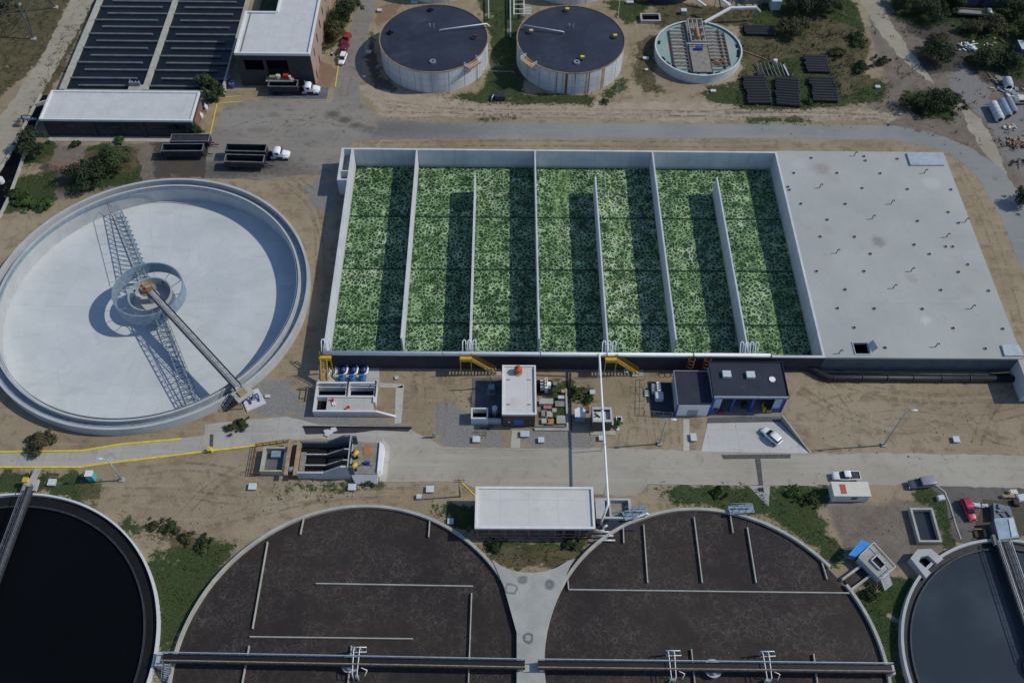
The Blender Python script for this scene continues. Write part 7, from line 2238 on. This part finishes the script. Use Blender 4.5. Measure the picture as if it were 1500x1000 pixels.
x, y = G(27, 34)
t = thing('pylon', 'grey lattice pylon standing beside the dirt track at the top corner', 'pylon', (x, y, 0))
feet = [G(50, 58), G(82, 12), G(28, 8), G(-6, 52)]
cxx, cyy = sum(f[0] for f in feet) / 4, sum(f[1] for f in feet) / 4
H_ = 34
def leg_at(i, k):
    f = 1 - .8 * k
    return (cxx + (feet[i][0] - cxx) * f, cyy + (feet[i][1] - cyy) * f, H_ * k)
for i in range(4):
    MB().bar(leg_at(i, 0), leg_at(i, 1), .30).build('leg', 'pylon_steel', t)
    MB().box(feet[i][0] - .6, feet[i][0] + .6, feet[i][1] - .6, feet[i][1] + .6, 0, .4).build('footing', 'old_concrete', t)
m = MB()
ks = [0, .2, .38, .54, .68, .8, .9, 1]
for a, c in zip(ks, ks[1:]):
    for i in range(4):
        j = (i + 1) % 4
        m.bar(leg_at(i, a), leg_at(j, c), .09); m.bar(leg_at(j, a), leg_at(i, c), .09); m.bar(leg_at(i, c), leg_at(j, c), .09)
m.build('lattice', 'pylon_steel', t)
m = MB()
for z in (26, 30, 34):
    m.bar((cxx - 5, cyy, z), (cxx + 5, cyy, z), .25)
m.build('crossarm', 'grey_steel', t)

# concrete water channel at the left edge
t = thing('water_channel', 'old concrete channel of dark water running along the dirt track at the left edge', 'channel', (*G(40, 210), 0))
ch = [(68, 140), (58, 160), (44, 190), (26, 228), (14, 252), (-4, 290), (-20, 320)]
wd = [1.2, 1.4, 1.6, 1.8, 2.4, 3.0, 3.2]
P_ = [Vector(G(*p)) for p in ch]
L_, R_ = [], []
for i, p in enumerate(P_):
    d = (P_[min(i + 1, len(P_) - 1)] - P_[max(i - 1, 0)]).normalized()
    n_ = Vector((-d.y, d.x))
    L_.append(p + n_ * wd[i]); R_.append(p - n_ * wd[i])
MB().prism(L_ + R_[::-1], .0, .08).build('water', 'black_water', t)
for side in (L_, R_):
    m = MB()
    for a, c in zip(side, side[1:]):
        m.bar((*a, .35), (*c, .35), .45, .7)
    m.build('side_wall', 'rim_concrete', t)
x, y = G(57, 150, 1)
MB().obox((x, y), 1.9, .25, .0, .95, .5).build('sluice', 'old_concrete', t)
x, y = G(0, 262, 1.2)
MB().cyl((x - .2, y), .9, .1, 1.2, 18).build('round_cap', 'parapet', t)
x, y = G(40, 176, .8)
t = thing('sluice_gate', 'dark blue grey sluice gate over the water channel beside the long building', 'sluice gate', (x, y, 0))
MB().bar((x - 2.6, y + .4, 1.0), (x + 2.4, y + .2, 1.0), .6, .2).build('deck', 'blue_steel', t)
m = MB()
for dx in (-1.2, 1.2):
    m.box(x + dx - .1, x + dx + .1, y + .1, y + .4, 0, 2.0)
m.bar((x - 1.2, y + .25, 2.0), (x + 1.2, y + .25, 2.0), .15)
m.build('frame', 'dark_steel', t)
MB().tube([(x - .3, y + .25, 2.15), (x + .3, y + .25, 2.15)], .3, 10).build('winch', 'grey_steel', t)
x, y = G(28, 180, .8)
t = thing('valve_barrel', 'squat brown barrel beside the sluice gate on the dirt track edge', 'barrel', (x, y, 0))
MB().cyl((x, y), .8, 0, 1.2, 16).build('body', 'wood_grey', t); MB().cyl((x, y), .6, 1.2, 1.3, 16).build('lid', 'bark', t)

# ------------------------------------------------------------ trees, shrubs and ground plants
def leaf_cloud(lobes, n, size, flat=.6, zs=.75):
    vs, fs = [], []
    tot = sum(l[3] ** 2 for l in lobes)
    for (cx, cy, cz, r) in lobes:
        for _ in range(int(n * r * r / tot)):
            while True:
                d = Vector((rng.gauss(0, 1), rng.gauss(0, 1), rng.gauss(0, 1)))
                if d.length > .01: break
            d.normalize()
            q = r * (rng.random() ** .45)
            p = Vector((cx, cy, cz)) + Vector((d.x * q, d.y * q, d.z * q * zs))
            p.z = max(p.z, .05)
            nrm = (d + Vector((rng.uniform(-.7, .7), rng.uniform(-.7, .7), rng.uniform(-.2, .9)))).normalized()
            a = nrm.cross(Vector((rng.uniform(-1, 1), rng.uniform(-1, 1), .3))).normalized()
            b_ = nrm.cross(a)
            s = size * rng.uniform(.55, 1.35)
            k = len(vs)
            vs += [p - a * s, p - b_ * s * flat, p + a * s, p + b_ * s * flat]
            fs.append((k, k + 1, k + 2, k + 3))
    m = MB(); m.v = [tuple(v) for v in vs]; m.f = fs
    return m

def tree(px, h, rad, label, leaf='leaf_dark', n=1500, size=.27, trunk=True, group='trees', name='tree', cat='tree', lobes_n=9):
    x, y = G(*px)
    t = thing(name, label, cat, (x, y, 0), group=group)
    th = h * .38 if trunk else .25
    lobes = []
    for i in range(lobes_n):
        a = rng.uniform(0, 6.28); q = rad * (rng.random() ** .6) * .75
        zz = th + (h - th) * rng.uniform(.25, .85) * (1 - .35 * q / rad)
        lobes.append((x + q * math.cos(a), y + q * math.sin(a), zz, rad * rng.uniform(.30, .50)))
    lobes.append((x, y, th + (h - th) * .65, rad * .5))
    for i in range(5):
        a = rng.uniform(0, 6.28); q = rad * rng.uniform(.75, 1.1)
        lobes.append((x + q * math.cos(a), y + q * math.sin(a), th + (h - th) * rng.uniform(.1, .5), rad * rng.uniform(.13, .24)))
    n = int(n * 1.35)
    tr = MB()
    tr.tube([(x, y, 0), (x + .05 * h * rng.uniform(-1, 1), y, th), (x, y, h * .75)], [h * .032 + .05, h * .024 + .03, h * .008], 7)
    for lo in lobes[:6]:
        tr.tube([(x, y, th * .8), ((x + lo[0]) / 2, (y + lo[1]) / 2, (th + lo[2]) / 2), lo[:3]], [h * .014 + .02, h * .009 + .015, .01], 5)
    tr.build('trunk' if trunk else 'stem', 'bark', t)
    leaf_cloud(lobes, n, size, zs=.75 if trunk else min(.75, h * .4 / rad)).build('crown' if trunk else 'foliage', leaf, t)
    return t

for px, h, rd, lab, lf, n in (
    ((50, 222), 5.5, 4.6, 'broad dark tree between the water channel and the long building', 'leaf_dark', 2400),
    ((172, 246), 6.0, 4.8, 'large green tree at the rim of the empty clarifier', 'leaf_mid', 2600),
    ((128, 268), 4.5, 4.6, 'dark spreading tree left of the large green one at the clarifier rim', 'leaf_dark', 2300),
    ((290, 200), 3.6, 2.0, 'small green tree at the gate corner of the long building', 'leaf_mid', 900),
    ((308, 134), 5.5, 3.2, 'green tree at the lower corner of the black baffled basin', 'leaf_mid', 1500),
    ((318, 148), 4.5, 2.6, 'dark bushy tree in the shade of the tall building corner', 'leaf_dark', 1100),
    ((512, 28), 7.0, 4.3, 'dense dark tree at the top of the narrow lane', 'leaf_dark', 2200),
    ((488, 52), 4.2, 3.9, 'olive dry tree beside the rose brick wall in the lane', 'leaf_olive', 1900),
    ((1378, 160), 5.0, 5.0, 'round dark tree between the dirt track and the bend of the upper road', 'leaf_dark', 2600),
    ((1338, 160), 3.4, 4.2, 'low dark tree spreading left of the round one at the road bend', 'leaf_dark', 1900),
    ((1372, 88), 5.2, 5.2, 'dark tree casting a long shadow over the dirt track', 'leaf_dark', 2600),
    ((1158, 50), 4.6, 4.4, 'olive green tree beside the thin pipe stack', 'leaf_olive', 2200),
    ((1170, 14), 5.4, 5.2, 'dark tree at the top edge right of the steel frame', 'leaf_dark', 2400),
    ((1208, 18), 5.0, 5.0, 'dark tree at the top edge next to the dirt track', 'leaf_dark', 2300),
    ((1498, 300), 4.5, 3.4, 'dark tree cut by the right edge beside the bend of the upper road', 'leaf_dark', 1600),
    ((1322, 12), 4.4, 4.6, 'dark tree at the top right of the dirt track', 'leaf_dark', 2000),
    ((1360, 28), 4.8, 5.0, 'dark scrub tree left of the old grey lorry', 'leaf_dark', 2200),
    ((1392, 10), 4.6, 4.6, 'dark scrub tree behind the old grey lorry', 'leaf_dark', 2000),
    ((1480, 22), 5.2, 5.2, 'dark scrub tree at the corner right of the blue roofed building', 'leaf_dark', 2300),
    ((1440, 96), 4.2, 4.4, 'dark scrub tree above the thin leaning poles', 'leaf_dark', 1900),
    ((1480, 102), 4.4, 4.4, 'dark scrub tree behind the pale drum tank', 'leaf_dark', 1900),
    ((1502, 60), 4.6, 5.0, 'dark scrub tree at the right edge behind the small pale roofed shed', 'leaf_dark', 2000),
    ((1455, 45), 3.6, 4.2, 'low dark scrub tree below the old grey lorry', 'leaf_olive', 1700), ((1420, 45), 3.2, 3.6, 'low olive scrub tree under the flat body of the old lorry', 'leaf_olive', 1400),
    ((8, 18), 6.0, 5.4, 'dark tree at the very top corner beside the pylon', 'leaf_dark', 2400)):
    tree(px, h, rd, lab, lf, n)
for k, (px, h, rd, lab, lf, n) in enumerate((
    ((40, 298), 1.6, 3.2, 'bright green low shrub left of the clarifier', 'leaf_bright', 1300), ((62, 302), 1.3, 2.4, 'bright green low shrub nearest the clarifier wall', 'leaf_bright', 900), ((22, 290), 1.8, 2.2, 'dark green shrub beside the water channel end', 'leaf_mid', 900),
    ((60, 652), 2.8, 3.0, 'round olive bush beside the yellow kerb of the path', 'leaf_olive', 1500), ((356, 622), 1.6, 1.6, 'small leafy plant at the path edge near the clarifier bridge', 'leaf_mid', 500), ((342, 626), .8, 1.8, 'dry brown brushwood heap beside the small leafy plant', 'leaf_olive', 420),
    ((885, 150), .9, 1.2, 'low weed clump at the foot of the rust streaked tank', 'leaf_mid', 300), ((1222, 128), 1.4, 1.6, 'green weed clump beside the farthest pipe stack', 'leaf_mid', 400), ((1185, 150), 1.0, 1.4, 'bright weed clump at the road end of the pipe stacks', 'leaf_bright', 400),
    ((1260, 100), 1.6, 3.0, 'dark green shrub on the slope left of the dirt track', 'leaf_dark', 1100), ((1290, 92), 1.5, 2.4, 'dark green shrub at the track edge above the pale cap', 'leaf_dark', 900), ((1255, 60), 1.6, 3.2, 'green shrub on the slope beside the dirt track', 'leaf_mid', 1100),
    ((1225, 80), 1.4, 3.0, 'olive shrub above the short pipe stack', 'leaf_olive', 900), ((1420, 90), 1.0, 1.6, 'low scrub beside the white and grey metal pile', 'leaf_olive', 450), ((1375, 60), 2.0, 3.0, 'scrub between the old lorry and the shadowing tree', 'leaf_olive', 1000),
    ((1165, 722), .7, 2.0, 'bright green low shrub on the grass beside the drain chute', 'leaf_bright', 800), ((1188, 733), 1.1, 2.0, 'green weed mound beside the cream cabin', 'leaf_mid', 700), ((1052, 722), .5, 1.5, 'low green weeds on the strip below the lower road', 'leaf_mid', 800),
    ((802, 563), .9, 1.1, 'weed clump behind the black and white transformer', 'leaf_bright', 350), ((845, 577), 1.0, 1.6, 'green weed clump beside the pipe shadow in the yard', 'leaf_bright', 500), ((862, 586), .8, 1.2, 'weed clump near the pale square box by the white pipe', 'leaf_bright', 350),
    ((905, 622), .8, .9, 'small weed clump at the corner of the concrete frame hut', 'leaf_bright', 280), ((540, 706), .9, 1.3, 'dark weed clump at the lower corner of the inlet works', 'leaf_mid', 350), ((226, 132), 1.2, 1.6, 'green shrub behind the long building near the basin walkway', 'leaf_mid', 500),
    ((175, 208), 1.4, 1.4, 'bright shrub in front of the long building wall', 'leaf_bright', 450), ((110, 214), 1.2, 1.5, 'dark shrub at the middle of the long building wall', 'leaf_dark', 450), ((885, 765), 1.0, 1.4, 'shaded weeds beneath the grey pipes by the brick building', 'leaf_dark', 400),
    ((725, 800), .9, 1.8, 'dark weed clump below the brick building windows', 'leaf_dark', 600), ((835, 795), 1.0, 1.8, 'shaded shrub between the brick building and brown tank rim', 'leaf_mid', 600), ((1270, 870), 1.0, 1.8, 'pale weeds beside the chute of the brown tank', 'leaf_mid', 500),
    ((228, 768), 1.0, 1.5, 'scrubby weed clump nearest the black water tank on bare dirt', 'leaf_olive', 380), ((252, 772), 1.0, 1.8, 'scrubby weed clump on dirt below the two pale stakes', 'leaf_mid', 480), ((276, 788), .9, 1.6, 'scrubby weed clump at the upper end of the green slope', 'leaf_olive', 400), ((300, 795), 1.1, 2.0, 'weed mound at the upper edge of the green slope near the brown tank', 'leaf_mid', 560), ((470, 72), 2.0, 1.8, 'dry shrub at the foot of the rose brick wall', 'leaf_olive', 600))):
    tree(px, h, rd, lab, lf, n, .24, False, 'shrubs and weed clumps', 'shrub', 'shrub', 6)

# grass: one mass of blades over every grassy cover, and thinner weeds over the dirt margins
def blades(name, mat, want, n_try, size, h, seed):
    r = np.random.default_rng(seed)
    vs, fs = [], []
    gx, gy = GX[0], GY[:, 0]
    X = r.uniform(-150, 150, n_try); Y = r.uniform(45, 262, n_try)
    ix = np.clip(np.searchsorted(gx, X), 0, len(gx) - 1); iy = np.clip(np.searchsorted(gy, Y), 0, len(gy) - 1)
    keep = want[iy, ix] > r.uniform(.15, 1.0, n_try)
    for c, rr_ in ((LC, LR + .3), (RC, RR + .3), (DC, DR + .3), (EC, ER + .3), (CL, 35.4), (ta_c, 14.9), (tb_c, 14.9)):
        keep &= np.hypot(X - c[0], Y - c[1]) > rr_
    keep &= ~((X > -6) & (X < 18) & (Y > 71.5) & (Y < 80.5)) & ~((X > -116) & (X < -77) & (Y > 180) & (Y < 192)) & ~((X > -116.6) & (X < -73) & (Y > 195.5))
    keep &= ~((X > -70) & (X < -49.5) & (Y > 200)) & ~((X > -1.5) & (X < 14) & (Y < 67.5))
    X, Y = X[keep], Y[keep]
    clump = np.sin(X * .55 + np.sin(Y * .31) * 2) * np.cos(Y * .47 + np.sin(X * .23) * 2)
    for x, y, k in zip(X, Y, clump):
        if r.random() > .55 + .45 * k:
            continue
        for _ in range(4):
            a = r.uniform(0, 6.283); s = size * r.uniform(.5, 1.4); hh = h * r.uniform(.4, 1.3)
            dx, dy = math.cos(a) * s, math.sin(a) * s
            ox, oy = r.normal(0, size, 2)
            i = len(vs)
            vs += [(x + ox - dy * .25, y + oy + dx * .25, 0), (x + ox + dy * .25, y + oy - dx * .25, 0), (x + ox + dx, y + oy + dy, hh)]
            fs.append((i, i + 1, i + 2))
    m = MB(); m.v, m.f = vs, fs
    o = m.build(name, mat)
    o['kind'] = 'stuff'
    return o
blades('grass', 'grass_blade', MASK['grass'], 60000, .38, .45, 3)
edge = np.clip(MASK['grass'] * (1 - MASK['grass']) * 4, 0, 1)
blades('dry_grass', 'weed_blade', np.maximum(edge * .8, MASK['grass'] * .35), 50000, .34, .35, 5)
up_right = ((GX > 62) & (GY > 178)).astype(float)
low_left = ((GX < -20) & (GY < 82)).astype(float)
blades('undergrowth', 'leaf_olive', np.maximum(MASK['grass'] * up_right, MASK['dull'] * up_right * .35), 26000, .55, .9, 9)
blades('weeds', 'leaf_mid', np.clip(MASK['grass'] * low_left + edge * .3 * (1 - up_right), 0, 1), 16000, .42, .6, 13)
# wheel tracks pressed into the soil: paired strips, each set one sheet
b = NB('pressed_soil')
tr_ = b.n('ShaderNodeBsdfTransparent')
mx_ = b.n('ShaderNodeMixShader')
nf = b.noise(.7, 4, .7)
c = b.mix(b.ramp(b.noise(.1, 3, .6), .35, .65), (.21, .165, .115), (.39, .325, .24))
MATS['pressed_soil'] = b.done(c, .95, 0, .1)
out_ = [n_ for n_ in b.t.nodes if n_.type == 'OUTPUT_MATERIAL'][0]
b.link(b.ramp(nf, .40, .66, 0, .55), mx_.inputs[0])
b.link(tr_.outputs[0], mx_.inputs[1]); b.link(b.bsdf.outputs[0], mx_.inputs[2]); b.link(mx_.outputs[0], out_.inputs['Surface'])
m = MB()
def track(pts, z, gauge=1.7, w=.26):
    P_ = [Vector(p) for p in pts]
    # smooth with two rounds of corner cutting
    for _ in range(3):
        Q = [P_[0]]
        for a, c in zip(P_, P_[1:]):
            Q += [a * .75 + c * .25, a * .25 + c * .75]
        P_ = Q + [P_[-1]]
    for s in (-1, 1):
        vs, fs = [], []
        for i, p in enumerate(P_):
            d = (P_[min(i + 1, len(P_) - 1)] - P_[max(i - 1, 0)])
            if d.length < 1e-6: d = Vector((1, 0))
            d.normalize()
            n_ = Vector((-d.y, d.x))
            q = p + n_ * s * gauge / 2
            vs += [(*(q - n_ * w / 2), z), (*(q + n_ * w / 2), z)]
        fs = [(2 * i, 2 * i + 1, 2 * i + 3, 2 * i + 2) for i in range(len(P_) - 1)]
        m.add(vs, [f[::-1] for f in fs])
zz = .022
sets = [[(1180, 600), (1260, 575), (1400, 590), (1500, 570)], [(1200, 640), (1300, 600), (1420, 620), (1500, 600)], [(1220, 560), (1260, 610), (1250, 650)], [(1430, 650), (1450, 600), (1480, 570)], [(1410, 600), (1440, 640), (1490, 650)],
 [(1170, 570), (1220, 600), (1330, 640), (1420, 600)], [(590, 545), (640, 570), (680, 560), (725, 550)], [(600, 620), (620, 590), (612, 548)], [(640, 550), (650, 600), (645, 640)], [(930, 555), (950, 600), (955, 650)], [(915, 560), (930, 610), (925, 650)],
 [(200, 690), (280, 680), (380, 700), (430, 740)], [(180, 720), (260, 720), (350, 735), (450, 730)], [(260, 760), (320, 700), (400, 668)], [(300, 765), (400, 745), (470, 725)], [(430, 735), (520, 722), (640, 720)],
 [(560, 160), (800, 166), (1050, 166), (1300, 172)], [(600, 170), (820, 160), (1080, 170), (1290, 165)], [(560, 150), (700, 168), (950, 172), (1120, 160)], [(900, 150), (925, 110), (938, 60), (930, 20)], [(890, 160), (915, 120), (930, 70)],
 [(430, 275), (460, 300), (475, 350)], [(440, 268), (470, 290), (490, 300)], [(420, 262), (450, 285), (468, 330), (470, 420)], [(640, 210), (900, 211), (1130, 211)], [(560, 212), (800, 209), (1100, 213)],
 [(1400, 240), (1440, 310), (1470, 390), (1490, 470)], [(1230, 760), (1270, 780), (1320, 770)], [(1230, 790), (1290, 760), (1330, 790)], [(1060, 170), (1250, 166), (1360, 184), (1430, 214)], [(1320, 150), (1300, 170), (1250, 172)],
 [(1180, 545), (1300, 580), (1460, 585)], [(1000, 560), (985, 600), (990, 650)]]
for k, px in enumerate(sets):
    track([G(*p) for p in px], zz + .0007 * k, rng.uniform(1.6, 2.0), rng.uniform(.4, .6))
yardsets = [[(520, 215), (470, 250), (430, 262), (360, 258)], [(510, 220), (480, 246), (440, 250)], [(500, 190), (460, 235), (420, 248)], [(540, 190), (480, 175), (400, 170), (340, 190)], [(530, 180), (500, 150), (510, 110)], [(470, 160), (430, 190), (370, 200)], [(600, 195), (520, 190), (450, 165)]]
for k, px in enumerate(yardsets):
    track([G(*p) for p in px], .046 + .0007 * k, 1.9, .3)
o = m.build('tyre_tracks', 'pressed_soil'); o['kind'] = 'stuff'
# small stones on the bare ground
r_ = np.random.default_rng(11)
m = MB()
spots = [((430, 715), 3, 40), ((340, 735), 5, 50), ((660, 580), 4, 40), ((1000, 590), 4, 30), ((1350, 640), 6, 50), ((1290, 770), 4, 50), ((1260, 155), 6, 60), ((1130, 162), 6, 50), ((600, 160), 5, 40), ((1440, 200), 6, 60), ((940, 130), 5, 40), ((420, 300), 3, 20), ((1180, 168), 6, 60)]
for px, sp, n in spots:
    cx_, cy_ = G(*px)
    for _ in range(n):
        x, y = cx_ + r_.normal(0, sp * 1.6), cy_ + r_.normal(0, sp * .6)
        s = r_.uniform(.06, .28)
        k = len(m.v)
        m.add([(x - s, y - s * .6, 0), (x + s * .8, y - s * .8, 0), (x + s, y + s * .7, 0), (x - s * .7, y + s, 0), (x + s * .1, y, s * .9)], [(0, 1, 4), (1, 2, 4), (2, 3, 4), (3, 0, 4)])
o = m.build('gravel', 'rock'); o['kind'] = 'stuff'
